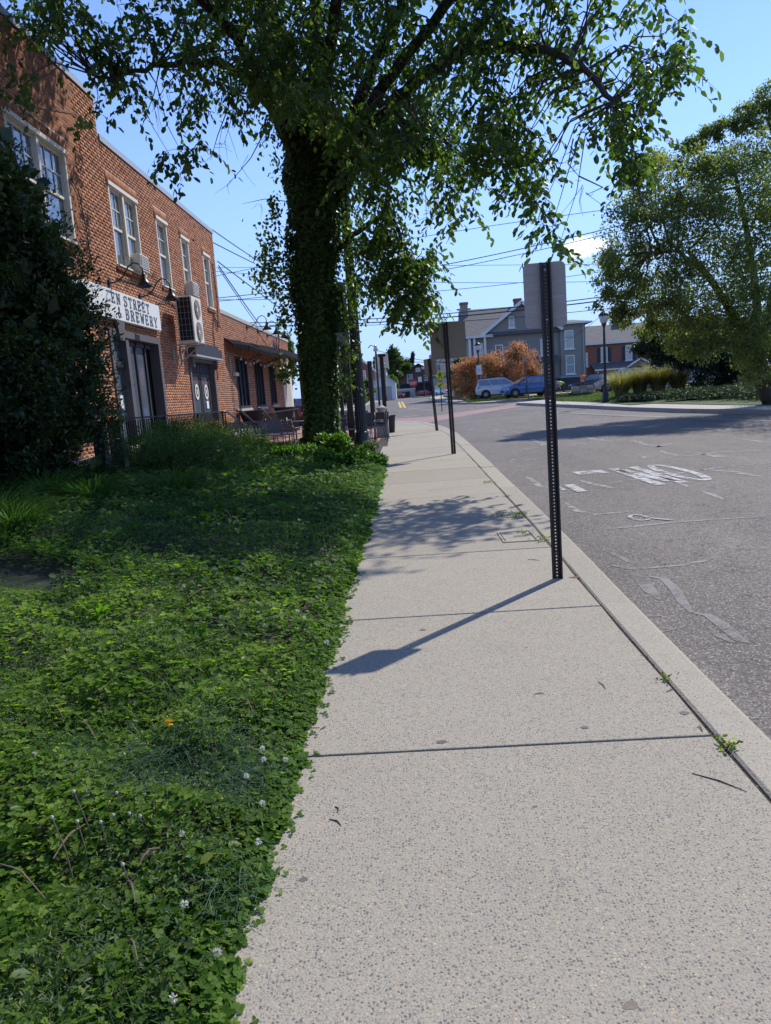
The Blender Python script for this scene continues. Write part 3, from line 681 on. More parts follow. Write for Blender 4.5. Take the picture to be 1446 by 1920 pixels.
# end wall bricks, seen at the far corner
ME=[[1,0,0,WX],[0,1,0,YE],[0,0,1,0],[0,0,0,1]]
b=MB(); b.box(WX-9,WX-.3,4.3,YE-.3,ZT2-.5,ZT2-.4); bp(b,'roof',M['blackm'])
b=MB(); b.box(WX-.34,WX+.035,4,YS+.03,ZT1,ZT1+.05); b.box(WX+.02,WX+.035,4,YS+.03,ZT1-.09,ZT1); 
b.box(WX-.34,WX+.035,YS+.032,YE+.03,ZT2,ZT2+.05); b.box(WX+.02,WX+.035,YS+.032,YE+.03,ZT2-.09,ZT2); bp(b,'coping',M['coping'])
# soldier courses over heads, rowlock sills
sr=[];k=0
for a,c,z0,z1 in LINT[:len(wins)]:
    u=a
    while u<c-.03: sr.append((u,min(u+.064,c),z0+.006,z1-.006,1)); u+=.0755
brick_mesh(sr,MW,'lintel_bricks',M['brick'],None,depth=.017,seed=9); q=bpy.data.objects['lintel_bricks']; q.parent=bld; q.matrix_parent_inverse=Matrix.Translation((-WX,-20,0))
sr=[]
for a,c,z0,z1 in LINT[len(wins):]:
    u=a
    while u<c-.03: sr.append((u,min(u+.064,c),z0+.006,z1-.004,1)); u+=.0755
brick_mesh(sr,MW,'sill_bricks',M['brick'],None,depth=.05,seed=11); q=bpy.data.objects['sill_bricks']; q.parent=bld; q.matrix_parent_inverse=Matrix.Translation((-WX,-20,0))
def sash(win,y0,y1,z0,z1,x,grid):      # one double hung sash window: frame, rails, bars, glass
    fr=.055; zm=(z0+z1)/2
    b=MB(); b.box(x-.06,x,y0,y0+fr,z0,z1); b.box(x-.06,x,y1-fr,y1,z0,z1); b.box(x-.06,x,y0+fr,y1-fr,z1-fr,z1); b.box(x-.06,x,y0+fr,y1-fr,z0,z0+fr)
    b.box(x-.045,x-.008,y0+fr,y1-fr,zm-.028,zm+.028); fo=bp(b,'sash',M['white_paint'],win)
    b=MB()
    for i in range(1,grid[0]): yy=y0+fr+(y1-y0-2*fr)*i/grid[0]; b.box(x-.038,x-.022,yy-.009,yy+.009,zm+.03,z1-fr-.002)
    for i in range(1,grid[1]): zz=zm+(z1-zm)*i/grid[1]; b.box(x-.0375,x-.0215,y0+fr,y1-fr,zz-.009,zz+.009)
    bp(b,'glazing_bar',M['white'],win)
    for (p,q,xx) in ((zm+.02,z1-fr,x-.042),(z0+fr,zm-.02,x-.052)):
        b=MB(); b.box(xx-.004,xx,y0+fr-.005,y1-fr+.005,p-.005,q+.005); bp(b,'pane',M['glass'],win)
def window(w):
    y0,y1,z0,z1,kd=w; x=WX-.03
    win=empty('window',(0,y0-20,z0)); win.parent=bld
    b=MB(); t=.07
    b.box(WX-.16,WX+.012,y0+.003,y0+t,z0,z1-.003); b.box(WX-.16,WX+.012,y1-t,y1-.003,z0,z1-.003); b.box(WX-.16,WX+.012,y0+t,y1-t,z1-t,z1-.003)
    b.box(WX-.02,WX+.05,y0-.03,y1+.03,z1-.055,z1+.03)
    if kd=='pair': b.box(WX-.14,WX+.008,(y0+y1)/2-.05,(y0+y1)/2+.05,z0+.04,z1-t)
    bp(b,'window_frame',M['white_paint'],win)
    b=MB(); b.box(WX-.16,WX+.075,y0+.01,y1-.01,z0-.002,z0+.038); bp(b,'sill',M['white_paint'],win)
    if kd=='pair':
        m=(y0+y1)/2; sash(win,y0+t,m-.05,z0+.038,z1-t,WX-.05,(3,2)); sash(win,m+.05,y1-t,z0+.038,z1-t,WX-.05,(3,2))
    else: sash(win,y0+t,y1-t,z0+.038,z1-t,WX-.05,(2,2))
    b=MB(); b.box(WX-.29,WX-.2,y0,y1,z0,z1); bp(b,'window_backing',M['glass_pale'] if kd=='one' else M['interior'],win)  # pair windows: near-black sheet painted for room shade; single ones pale
for w in wins: window(w)
# dark door and shopfront openings on the ground floor
def doorway(y0,y1,z0,z1,splits,heads,name='doorway'):
    d=empty(name,(0,y0-20,z0)); d.parent=bld; fr=.16
    b=MB(); b.box(WX-.22,WX+.04,y0,y0+fr,z0,z1); b.box(WX-.22,WX+.04,y1-fr,y1,z0,z1); b.box(WX-.22,WX+.06,y0+fr,y1-fr,z1-fr,z1)
    for s in splits: b.box(WX-.2,WX+.03,s-.09,s+.09,z0,z1-fr)
    bp(b,'door_frame',M['greyframe'],d)
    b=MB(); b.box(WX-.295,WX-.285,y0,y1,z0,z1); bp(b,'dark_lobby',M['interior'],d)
    return d
d=doorway(*D1,[17.95],0)
b=MB(); 
for a in (18.06,18.78,19.45): b.box(WX-.18,WX-.1,a,a+.09,.75,3.22)
b.box(WX-.18,WX-.1,18.15,19.9,.75,.95); b.box(WX-.18,WX-.1,18.15,19.9,3.1,3.22); b.box(WX-.16,WX-.06,17.1,17.85,2.55,2.68); bp(b,'shopfront_frame',M['darkframe'],d)
for a,c in ((18.15,18.78),(18.87,19.45)):
    b=MB(); b.box(WX-.15,WX-.14,a,c,.95,3.1); bp(b,'pane',M['glass'],d)
b=MB(); b.box(WX-.15,WX-.14,17.06,17.86,.75,2.55); bp(b,'door_leaf',M['glass'],d)
b=MB(); b.box(WX-.15,WX-.14,17.06,17.86,2.68,3.24); bp(b,'transom_pane',M['glass'],d)
b=MB(); b.box(WX-.138,WX-.134,17.5,17.72,1.55,1.9); bp(b,'paper_notice',M['white'],d)
b=MB(); b.box(WX-.09,WX-.07,17.12,17.15,1.4,2.0); b.box(WX-.14,WX-.09,17.12,17.15,1.42,1.45); b.box(WX-.14,WX-.09,17.12,17.15,1.95,1.98); bp(b,'door_handle',M['coping'],d)
b=MB(); b.box(WX-.05,WX+.2,D1[0],D1[1],.55,.72); bp(b,'threshold',M['concrete_far'],d)
# keystones over the grey frame
b=MB(); b.prism([(WX+.06,17.35,3.15),(WX+.06,17.60,3.15),(WX+.06,17.72,3.62),(WX+.06,17.23,3.62)],(.05,0,0)); bp(b,'keystone',M['greyframe'],d)
# entrance with pediment and two half glazed leaves
d=doorway(*D2,[],0)
b=MB(); b.box(WX+.0605,WX+.30,D2[0]-.12,D2[1]+.12,D2[3],D2[3]+.28); b.box(WX+.0,WX+.22,D2[0]-.02,D2[1]+.02,D2[3]+.28,D2[3]+.42); bp(b,'door_hood',M['darkframe'],d)
b=MB(); b.box(WX+.02,WX+.33,D2[0]-.15,D2[1]+.15,D2[3]-.05,D2[3]-.001); bp(b,'drip_rail',M['coping'],d)
for s in (D2[0]+.02,D2[1]-.18): 
    b=MB(); b.prism([(WX+.04,s,2.75),(WX+.04,s+.16,2.75),(WX+.04,s+.16,3.04),(WX+.04,s,3.04)],(.12,0,0)); bp(b,'bracket',M['greyframe'],d)
for i,(a,c) in enumerate(((D2[0]+.45,24.42),(24.5,D2[1]-.45))):
    b=MB(); b.box(WX-.14,WX-.09,a,a+.12,1.0,2.6); b.box(WX-.14,WX-.09,c-.12,c,1.0,2.6); b.box(WX-.14,WX-.09,a+.12,c-.12,2.48,2.6); b.box(WX-.14,WX-.09,a+.12,c-.12,1.0,1.25); df=bp(b,'door_leaf',M['darkframe'],d)
    b=MB(); b.box(WX-.12,WX-.11,a+.12,c-.12,1.25,2.48); bp(b,'pane',M['glass'],d)
    b=MB(); cy=(a+c)/2; n=24; ro,ri=.22,.14
    vs=[(WX-.085,cy+r*math.cos(2*PI*k/n),2.0+r*1.15*math.sin(2*PI*k/n)) for r in (ro,ri) for k in range(n)]; b.add(vs,[(k,(k+1)%n,n+(k+1)%n,n+k) for k in range(n)])
    b.box(WX-.086,WX-.084,cy-.05,cy+.05,1.92,2.08); bp(b,'round_emblem',M['white_paint'],d)
b=MB(); b.box(WX-.084,WX-.080,24.9,25.15,1.45,1.7); bp(b,'paper_notice',M['white'],d)
b=MB(); b.box(WX-.14,WX-.1,D2[0]+.16,D2[1]-.16,2.62,2.95); bp(b,'louvre_panel',M['darkframe'],d)
b=MB()
for i in range(9): b.bar((WX-.09,23.3+i*.28,2.64),(WX-.09,23.5+i*.28,2.94),.03,.02)
bp(b,'louvre_bars',M['greyframe'],d,kind='stuff')
# cables and pipes fixed on the wall
b=MB()
b.tube([(WX+.03,15.9,6.3),(WX+.03,16.2,6.1),(WX+.03,16.35,5.4),(WX+.03,16.4,4.6)],.012,5)
b.tube([(WX+.03,17.8,4.62),(WX+.03,19.3,4.66),(WX+.03,21.5,4.55),(WX+.03,23.2,4.3)],.014,5)
b.tube([(WX+.03,20.4,4.35),(WX+.03,21.6,4.5),(WX+.03,22.9,4.55)],.009,5)
b.tube([(WX+.03,27.2,6.5),(WX+.04,27.3,5.4),(WX+.03,27.15,4.3),(WX+.03,26.6,4.7),(WX+.03,26.3,4.1),(WX+.03,26.3,2.4)],.016,5)
b.tube([(WX+.03,26.5,4.6),(WX+.03,26.9,4.1),(WX+.03,27.2,4.5),(WX+.03,27.5,4.3)],.010,5)
bp(b,'wall_cable',M['wire'])
b=MB(); b.tube([(WX+.02,14.9,7.3),(WX+.035,16.4,7.75),(WX+.035,17.2,7.8),(WX+.035,17.9,7.5)],.008,5); bp(b,'roof_cable',M['wire'])
# ---- gooseneck lamps
def gooseneck(loc,label,group,s=1.0):
    r=empty('wall_lamp',loc,0,label,'wall lamp',group)
    b=MB(); b.box(0,.03,-.06*s,.06*s,-.08*s,.08*s); b.build('mounting_plate',M['black'],r)
    b=MB(); b.tube([Vector(p)*s for p in ((.02,0,0),(.18,.0,.02),(.34,.02,.14),(.46,.04,.34),(.58,.06,.42),(.70,.08,.38),(.76,.09,.28),(.77,.09,.16))],.017*s,7); b.build('gooseneck_arm',M['black'],r,True)
    b=MB(); b.lathe([(.03*s,.19*s),(.045*s,.14*s),(.05*s,.08*s),(.10*s,.0),(.19*s,-.12*s),(.185*s,-.125*s),(.09*s,-.01*s),(.03*s,.03*s)],18,(.77*s,.09*s,0)); b.build('lamp_shade',M['black'],r,True); return r
gooseneck((WX+.02,17.3,4.42),'black gooseneck wall lamp nearest the dark hedge, above the brewery sign','gooseneck lamps on the brick walls')
gooseneck((WX+.02,19.25,4.36),'black gooseneck wall lamp above the right end of the brewery sign','gooseneck lamps on the brick walls')
# ---- sign board with slab letters
sg=empty('brewery_sign',(WX+.12,17.0,3.6),0,'white rectangular brewery sign with slate blue slab letters on the brick wall','sign')
b=MB(); b.box(-.1,0,-2.6,3.35,0.0,.66); b.build('board',M['signwhite'],sg,bevel=.01)
ST=.2
def letter(ch):
    """strokes on a 0..1 x 0..1 cell: (x0,y0,x1,y1,w)"""
    v=.2; h=.13
    base=lambda x,y,w=.2:(x-w,y,x+w,y,h*.7)
    D={'E':[(.25,0,.25,1,v),(.1,.05,.85,.05,h),(.1,.95,.85,.95,h),(.25,.5,.65,.5,h),(.82,.02,.82,.26,.09),(.82,.74,.82,.98,.09),(.62,.38,.62,.62,.09)],
     'N':[(.2,0,.2,1,.15),(.8,0,.8,1,.15),(.2,.95,.8,.08,.2),base(.2,.03),base(.8,.97),base(.14,.97,.14)],
     'S':[(.75,.95,.3,.95,h),(.22,.9,.22,.58,v),(.25,.53,.75,.47,h+.04),(.78,.42,.78,.1,v),(.7,.05,.22,.05,h),(.84,1,.84,.72,.09),(.16,0,.16,.28,.09)],
     'T':[(.5,0,.5,1,v),(.1,.94,.9,.94,h),base(.5,.03,.24),(.12,1,.12,.72,.09),(.88,1,.88,.72,.09)],
     'R':[(.25,0,.25,1,v),(.1,.95,.7,.95,h),(.25,.5,.7,.5,h),(.76,.9,.76,.55,v),(.55,.5,.82,.04,v*.9),base(.25,.03),base(.86,.03,.12)],
     'B':[(.25,0,.25,1,v),(.1,.95,.7,.95,h),(.25,.5,.7,.5,h),(.1,.05,.72,.05,h),(.75,.9,.75,.57,v),(.8,.45,.8,.1,v)],
     'W':[(.12,1,.3,0,.15),(.3,0,.5,.8,.13),(.5,.8,.7,0,.13),(.7,0,.88,1,.15),base(.12,.97,.14),base(.88,.97,.14)],
     'Y':[(.15,1,.5,.45,.17),(.85,1,.5,.45,.14),(.5,0,.5,.5,v),base(.5,.03,.22),base(.15,.97,.14),base(.85,.97,.14)],
     '&':[(.8,.05,.3,.75,.15),(.3,.75,.4,.95,.12),(.4,.95,.55,.9,.12),(.55,.9,.55,.72,.12),(.55,.7,.22,.4,.13),(.22,.4,.2,.15,.15),(.2,.12,.45,.03,.12),(.45,.03,.8,.4,.12)]}
    return D[ch]
def text(sg,txt,y,z,w,h,gap,mat):
    for ch in txt:
        if ch==' ': y+=w*.55; continue
        b=MB(); th=.012; kk=0
        for x0,y0,x1,y1,sw_ in letter(ch):
            a=Vector((0,y+x0*w,z+y0*h)); c=Vector((0,y+x1*w,z+y1*h)); b.bar(a+Vector((.004+kk*.0009,0,0)),c+Vector((.004+kk*.0009,0,0)),.014,sw_*w,up=(0,0,1)) if False else None
            d=(c-a).normalized(); s=Vector((0,-d.z,d.y))*sw_*w/2; x=.006+kk*.0008; kk+=1
            b.prism([(0,a.y+s.y,a.z+s.z),(0,a.y-s.y,a.z-s.z),(0,c.y-s.y,c.z-s.z),(0,c.y+s.y,c.z+s.z)],(x,0,0))
        b.build('letter',mat,sg); y+=w+gap
    return y
text(sg,'EN STREET',.02,.36,.25,.24,.055,M['signtext'])
text(sg,'& BREWERY',.30,.06,.27,.25,.065,M['signtext'])
# ---- heat pump unit on a bracket
hp=empty('heat_pump',(WX,21.35,3.3),0,'tall cream heat pump with two round fan grilles bracketed on the brick wall','air conditioner')
b=MB(); b.box(.28,.74,0,.98,.04,1.32); b.build('casing',M['ac_metal'],hp,bevel=.025)
b=MB(); b.box(.32,.70,-.006,.0,.1,1.28); b.build('coil_panel',M['interior'],hp)
b=MB()
for i in range(7): b.box(.32,.70,-.012,-.006,.2+i*.165,.206+i*.165)
for i in range(3): b.box(.40+i*.11,.406+i*.11,-.0125,-.0065,.1,1.28)
b.build('coil_guard',M['coping'],hp)
for zz in (.36,.98):
    g=MB(); n=24
    g.m=0; g.lathe([(.0,0),(.07,.0),(.07,.012)],n)
    for r in (.10,.14,.18,.22,.26): g.tube([(r*math.cos(2*PI*k/n),r*math.sin(2*PI*k/n),.02) for k in range(n+1)],.006,4,False)
    for k in range(8): g.bar((.07*math.cos(k*PI/4),.07*math.sin(k*PI/4),.02),(.27*math.cos(k*PI/4),.27*math.sin(k*PI/4),.02),.008)
    o=g.build('fan_grille',M['ac_metal'],hp,loc=(.742,.5,zz)); o.rotation_euler=(0,PI/2,0)
    g=MB(); g.lathe([(.275,0),(.28,.004),(.275,.006)],28); o=g.build('fan_opening',M['darkframe'],hp,loc=(.741,.5,zz)); o.rotation_euler=(0,PI/2,0)
b=MB()
for yy in (.12,.9):
    b.bar((.03,yy,0),(.78,yy,0),.04,.04); b.bar((.03,yy,-.42),(.6,yy,0),.03,.03); b.bar((.025,yy,-.5),(.025,yy,.05),.04,.04)
b.build('wall_bracket',M['coping'],hp)
b=MB(); b.tube([(.03,-.35,.85),(.2,-.2,.95),(.3,.02,.9)],.014,6); b.build('refrigerant_line',M['coping'],hp)
b=MB(); b.tube([(.3,1.08,.2),(.1,1.3,.1),(.03,1.5,-.3)],.02,6); b.build('refrigerant_line',M['coping'],hp)
# ---- window air conditioners
def winac(loc,w,h,label):
    r=empty('window_air_conditioner',loc,0,label,'air conditioner','window air conditioners')
    b=MB(); b.box(-.1,.22,0,w,0,h); b.build('housing',M['ac_metal'],r,bevel=.015)
    b=MB(); b.box(.2205,.225,.04,w-.04,.04,h-.04); b.build('rear_grille',M['darkframe'],r)
    b=MB()
    for i in range(7): b.box(.225,.232,.04,w-.04,.06+i*(h-.1)/7,.075+i*(h-.1)/7)
    for i in range(3): b.box(.232,.236,.12+i*w*.3,.13+i*w*.3,.04,h-.04)
    b.build('fins',M['white'],r)
winac((WX+.01,18.98,4.97),.62,.40,'boxy white window air conditioner in the double window above the brewery sign')
winac((WX+.01,23.58,4.95),.62,.42,'cream window air conditioner in the single window right above the heat pump')
# ================= low brick wing beyond
lw=empty('low_brick_wing',(WX,28,0),0,'long single storey brick wing with a dark awning beyond the taller brick building','building')
YL=43.6; ZL=4.98
lo=[(29.6,31.7,1.35,3.42),(33.2,35.2,1.35,3.42),(36.7,38.4,1.4,3.38)]
rr=brick_arrays(YE+.01,40.6,0,ZL-.15,lo,zbase=.1); XL=WX-.06
ML=[[0,1,0,XL],[1,0,0,0],[0,0,1,0],[0,0,0,1]]
r3=brick_arrays(40.6,YL,3.7,ZL-.15,[],zbase=3.7)
brick_mesh(rr+r3,ML,'brickwork',M['brick'],None,seed=21); q=[o for o in bpy.data.objects if o.name.startswith('brickwork') and o.parent is None][0]; q.parent=lw; q.matrix_parent_inverse=Matrix.Translation((-WX,-28,0))
b=MB(); wall_strips(b,YE+.01,YL,-.2,ZL-.1,lo,XL); b.box(XL-9,XL-.3,YL-.3,YL,-.2,ZL-.1); bp(b,'wall',M['mortar'],lw)
b=MB(); b.box(XL-.34,XL+.05,YE+.02,YL+.05,ZL-.1,ZL+.04); bp(b,'coping',M['concrete_far'],lw)
b=MB(); b.box(XL-9,XL-.35,YE+.02,YL,ZL-.5,ZL-.4); bp(b,'roof',M['blackm'],lw)
b=MB(); b.box(XL-.05,XL+.06,40.6,YL+.02,-.1,3.7); bp(b,'rendered_end_panel',M['white_paint'],lw)
b=MB(); b.box(XL+.061,XL+.07,41.2,43.0,.9,3.1); bp(b,'recessed_panel',M['concrete_far'],lw)
for y0,y1,z0,z1 in lo:
    w=empty('window',(0,y0-28,z0)); w.parent=lw
    b=MB(); t=.1; b.box(XL-.14,XL+.03,y0,y0+t,z0,z1); b.box(XL-.14,XL+.03,y1-t,y1,z0,z1); b.box(XL-.14,XL+.03,y0+t,y1-t,z1-t,z1); b.box(XL-.14,XL+.05,y0+t,y1-t,z0,z0+t)
    for k in (1,2): yy=y0+(y1-y0)*k/3; b.box(XL-.13,XL+.0,yy-.04,yy+.04,z0+t,z1-t)
    bp(b,'window_frame',M['darkframe'],w)
    for k in range(3):
        a=y0+(y1-y0)*k/3+.045; c=y0+(y1-y0)*(k+1)/3-.045; b=MB(); b.box(XL-.1,XL-.09,max(a,y0+t),min(c,y1-t),z0+t,z1-t); bp(b,'pane',M['glass'],w)
    b=MB(); b.box(XL-.296,XL-.29,y0,y1,z0,z1); bp(b,'window_backing',M['interior'],w)  # near-black sheet standing in for the shade of the unlit room
    b=MB(); b.box(XL,XL+.1,y0-.05,y1+.05,z0-.1,z0-.002); bp(b,'sill',M['concrete_far'],w)
b=MB(); b.tube([(XL+.04,28.6,.2),(XL+.04,28.6,3.3)],.018,6); bp(b,'conduit',M['coping'],lw)
b=MB(); b.box(XL+.02,XL+.14,29.0,29.5,2.62,2.75); bp(b,'wall_light',M['ac_metal'],lw)
# awning
aw=empty('awning',(XL,28,0),0,'long sloping charcoal canvas awning shading the brick wing windows','awning')
b=MB(); n=12; pts=[]
for i in range(n+1):
    y=.15+i*14.6/n; q_=(i/n)**.7
    pts+= [(.02,y,4.0+.4*i/n),(.3+2.0*q_,y,3.78-.42*q_+.05*math.sin(i*1.7))]
b.add(pts,[(2*i,2*i+1,2*i+3,2*i+2) for i in range(n)]); o=b.build('canopy_fabric',M['canvas'],aw); m=o.modifiers.new('t','SOLIDIFY'); m.thickness=.03
b=MB(); 
for i in range(n): 
    y=.15+i*14.6/n; y2=.15+(i+1)*14.6/n; A_=lambda k:(.3+2.0*(k/n)**.7,.15+k*14.6/n,3.78-.42*(k/n)**.7+.05*math.sin(k*1.7)); p_,r_=A_(i),A_(i+1); b.add([p_,r_,(r_[0],r_[1],r_[2]-.16),(p_[0],p_[1],p_[2]-.16)],[(0,1,2,3)])
o=b.build('valance',M['canvas'],aw); m=o.modifiers.new('t','SOLIDIFY'); m.thickness=.02
b=MB(); b.bar((.02,14.7,4.3),(2.28,14.7,3.32),.05)
for i in range(1,5): q_=(i/5)**.7; b.bar((.02,i*2.9+.15,3.2),(.25+1.9*q_,i*2.9+.15,3.7-.42*q_),.03)
b.build('awning_frame',M['darkframe'],aw,kind='stuff')
b=MB()
for i in range(5): b.tube([(.2+.5*k/6+.1*i,1.0+i*2.6+2.6*k/6,3.5-.35*math.sin(PI*k/6)) for k in range(7)],.014,5)
b.build('light_string',M['wire'],aw,kind='stuff')
for i in range(5):
    for k in (1,2,3,4,5): b=MB(); b.lathe([(.01,0),(.035,-.03),(.03,-.09),(.005,-.11)],7,(.2+.5*k/6+.1*i,1.0+i*2.6+2.6*k/6,3.5-.35*math.sin(PI*k/6))); b.build('bulb',M['ac_metal'],aw,True)
for i,yy in enumerate((32.5,34.9,37.2)):
    g=gooseneck((XL+.02,yy,ZL-.22),('first','second','third')[i]+' black gooseneck lamp along the top of the low brick wing, counted from the left','gooseneck lamps on the low wing',1.1)
fl=empty('flag',(XL+.05,36.2,3.6),0,'drooping red and white striped flag on a tilted staff at the low brick wing','flag')
b=MB(); b.tube([(0,0,.3),(.75,0,1.35)],.014,6); b.build('flagstaff',M['coping'],fl)
M['flagred']=plain('flag_red',(.35,.04,.04),.8); 
for k in range(6):
    b=MB(); n=8; a=[];
    for i in range(n+1):
        t_=i/n; x=.70-.06*k*.9+.03*math.sin(t_*6+k); a.append((x,.05*math.sin(t_*8+k*.6),1.25-.085*k*1.1-t_*1.0)); 
        a.append((x-.055,.05*math.sin(t_*8+k*.6+.5),1.25-.085*(k+1)*1.1-t_*1.0))
    b.add(a,[(2*i,2*i+1,2*i+3,2*i+2) for i in range(n)]); b.build('stripe',M['flagred'] if k%2==0 else M['white'],fl)
b=MB(); b.tube([(XL-.6,40.2,ZL-.3),(XL-.6,40.2,ZL+.42)],.05,8); b.build('vent_pipe',M['blackm'],lw); bpy.data.objects['vent_pipe'].matrix_parent_inverse=Matrix.Translation((-WX,-28,0))
# ================= generic house helper (bricks too far away to tell apart)
M['greyrender']=plain('grey_painted_render',(.27,.25,.235),.85,0,.12,.7,.2); M['greybase']=plain('dark_slate_base',(.045,.055,.07),.85,0,.1,1)
M['slate']=None
t=NT('grey_shingles'); bt=t.n('ShaderNodeTexBrick'); bt.inputs['Scale'].default_value=1.6; bt.inputs['Color1'].default_value=(.13,.125,.125,1); bt.inputs['Color2'].default_value=(.18,.17,.165,1); bt.inputs['Mortar'].default_value=(.07,.07,.07,1); bt.inputs['Mortar Size'].default_value=.03
mp=t.n('ShaderNodeMapping'); mp.inputs['Rotation'].default_value=(PI/2,0,0); t.L(t.co(),mp.inputs[0]); t.L(mp.outputs[0],bt.inputs['Vector']); M['slate']=t.out(t.mix(t.math('MULTIPLY',t.noise(.8,4),.5),bt.outputs[0],(.10,.10,.105)),.9)
t=NT('distant_brick'); bt=t.n('ShaderNodeTexBrick'); bt.inputs['Scale'].default_value=4.4; bt.inputs['Color1'].default_value=(.24,.085,.06,1); bt.inputs['Color2'].default_value=(.32,.12,.085,1); bt.inputs['Mortar'].default_value=(.36,.25,.19,1); bt.inputs['Mortar Size'].default_value=.012
mp=t.n('ShaderNodeMapping'); mp.inputs['Rotation'].default_value=(PI/2,0,0); t.L(t.co(),mp.inputs[0]); t.L(mp.outputs[0],bt.inputs['Vector']); M['farbrick']=t.out(t.mix(t.math('MULTIPLY',t.noise(.5,4),.4),bt.outputs[0],(.2,.08,.06)),.9)
M['brownwall']=plain('brown_far_brick',(.15,.085,.07),.9,0,.15,.6); M['palewall']=plain('pale_render',(.42,.40,.37),.85,0,.1,1)
M['redwin']=M['glass']
def hwin(par,o,x,z,w,h,y,arch=False,shut=None,fr=.09,pale=False):
    """a window on a wall facing the street (-y); par at location o"""
    X=x-o[0]; Y=y-o[1]
    wn_=empty('window',(X,Y,z)); wn_.parent=par
    b=MB(); b.box(-w/2,-w/2+fr,-.07,.05,0,h); b.box(w/2-fr,w/2,-.07,.05,0,h); b.box(-w/2+fr,w/2-fr,-.07,.05,h-fr,h); b.box(-w/2+fr,w/2-fr,-.07,.05,0,fr); b.box(-w/2+fr,w/2-fr,-.06,.04,h/2-.04,h/2+.04)
    if arch: b.prism([(w/2*math.cos(a),-.07,h+w*.18*math.sin(a)) for a in np.linspace(0,PI,9)],(0,.1,0))
    b.build('window_frame',M['white'],wn_)
    b=MB(); b.box(-w/2-.1,w/2+.1,-.16,.05,-.12,-.002); b.build('sill',M['white'],wn_)
    for z0,z1 in ((fr,h/2-.04),(h/2+.04,h-fr)):
        b=MB(); b.box(-w/2+fr,w/2-fr,-.03,-.02,z0,z1); b.build('pane',M['glass_pale'] if pale else M['glass'],wn_)
    if shut:
        for s in (-1,1):
            b=MB(); b.box(s*(w/2+.22)-.2,s*(w/2+.22)+.2,-.06,-.003,0,h); b.build('shutter',shut,wn_)
# grey house
HY=80; gh=empty('grey_house',(12.5,HY,.4),0,'large grey rendered house with white trimmed gable beyond the blue parked car','house')
def hb(b,name,mat,par=None,**k):
    o=b.build(name,mat,None,**k); o.parent=par; o.matrix_parent_inverse=Matrix.Translation(-Vector(root_loc(par))); return o
zb=.4
b=MB(); b.box(6.9,16.4,HY,HY+10,zb,7.0); pk=(12.5,HY,10.3)
b.prism([(8.75,HY,7.0),(16.25,HY,7.0),(12.5,HY,9.95)],(0,6,0)); hb(b,'wall',M['greyrender'],gh)
b=MB(); b.box(6.85,16.45,HY-.04,HY,zb,2.0); b.box(16.4,19.04,HY-.34,HY-.3,zb,2.0); hb(b,'foundation',M['greybase'],gh)
b=MB(); b.box(16.4,19.0,HY-.3,HY+8,zb,7.55); hb(b,'side_wing',M['greyrender'],gh)
b=MB(); b.box(16.2,19.05,HY-.42,HY-.345,2.0,2.12); hb(b,'water_table',M['coping'],gh)
b=MB(); b.prism([(6.4,HY-.6,6.85),(6.4,HY+5,10.2),(6.4,HY+10.6,6.85)],(10.4,0,0)); hb(b,'main_roof',M['slate'],gh)
b=MB(); b.prism([(8.5,HY-.35,6.95),(12.5,HY-.35,10.12),(16.5,HY-.35,6.95),(12.5,HY-.35,9.9)],(0,5,0)); hb(b,'gable_roof',M['slate'],gh)
b=MB(); b.bar((8.3,HY-.42,6.98),(12.5,HY-.42,10.08),.12,.32,up=(0,0,1)); b.bar((16.7,HY-.42,6.98),(12.5,HY-.42,10.08),.12,.32,up=(0,0,1)); b.box(8.1,9.4,HY-.55,HY-.02,6.72,6.98); hb(b,'barge_board',M['white'],gh)
b=MB(); b.box(6.2,8.6,HY-.75,HY-.3,6.72,6.95); hb(b,'eave_gutter',M['white'],gh)
b=MB(); b.prism([(16.1,HY-.8,7.62),(19.5,HY-.8,7.62),(19.0,HY+3,8.1),(16.4,HY+3,8.1)],(0,.01,0)); b.v=[];b.f=[];b.mi=[]
b.add([(16.1,HY-.8,7.6),(19.6,HY-.8,7.6),(19.6,HY+8.5,7.6),(16.1,HY+8.5,7.6),(17.2,HY+3,8.15),(18.4,HY+3,8.15)],[(0,1,5,4),(1,2,5),(2,3,4,5),(3,0,4),(0,1,2,3)]); hb(b,'wing_roof',M['slate'],gh)
b=MB(); b.box(16.05,19.65,HY-.85,HY-.75,7.45,7.62); b.box(19.55,19.65,HY-.75,HY+8.5,7.45,7.62); hb(b,'fascia',M['white'],gh)
b=MB(); b.tube([(18.75,HY-.4,7.5),(18.75,HY-.4,.9)],.06,6); hb(b,'downpipe',M['coping'],gh)
def chimney(x,y,z0,z1,w,par,mat):
    b=MB(); b.box(x-w/2,x+w/2,y-w/2,y+w/2,z0,z1-.25); hb(b,'chimney',mat,par); b=MB(); b.box(x-w/2-.06,x+w/2+.06,y-w/2-.06,y+w/2+.06,z1-.25,z1); hb(b,'chimney_cap',M['farbrick'],par)
chimney(6.9,HY+4,8,10.9,.8,gh,M['greyrender']); chimney(12.9,HY+5,9,11.0,.75,gh,M['farbrick'])
for x,z,w,h,a in ((11.45,7.55,.62,1.05,1),(13.75,7.55,.62,1.05,1),(14.75,4.45,.8,1.75,0),(10.05,4.1,.85,1.8,0),(17.75-.45,4.95,.95,1.9,0),(17.75-.4,2.35,.95,1.95,0),(14.8,1.9,.9,1.7,0)):
    y=HY-.3 if x>16.4 else HY; hwin(gh,(12.5,HY,.4),x,z-.4,w,h,y,arch=bool(a),fr=.1,pale=z<3)
b=MB()
for x in (6.95,7.45,8.55): b.box(x-.12,x+.12,HY-.5,HY-.3,2.2,6.7)
b.box(6.8,8.8,HY-.5,HY-.3,2.6,2.75); hb(b,'porch_post',M['white'],gh)
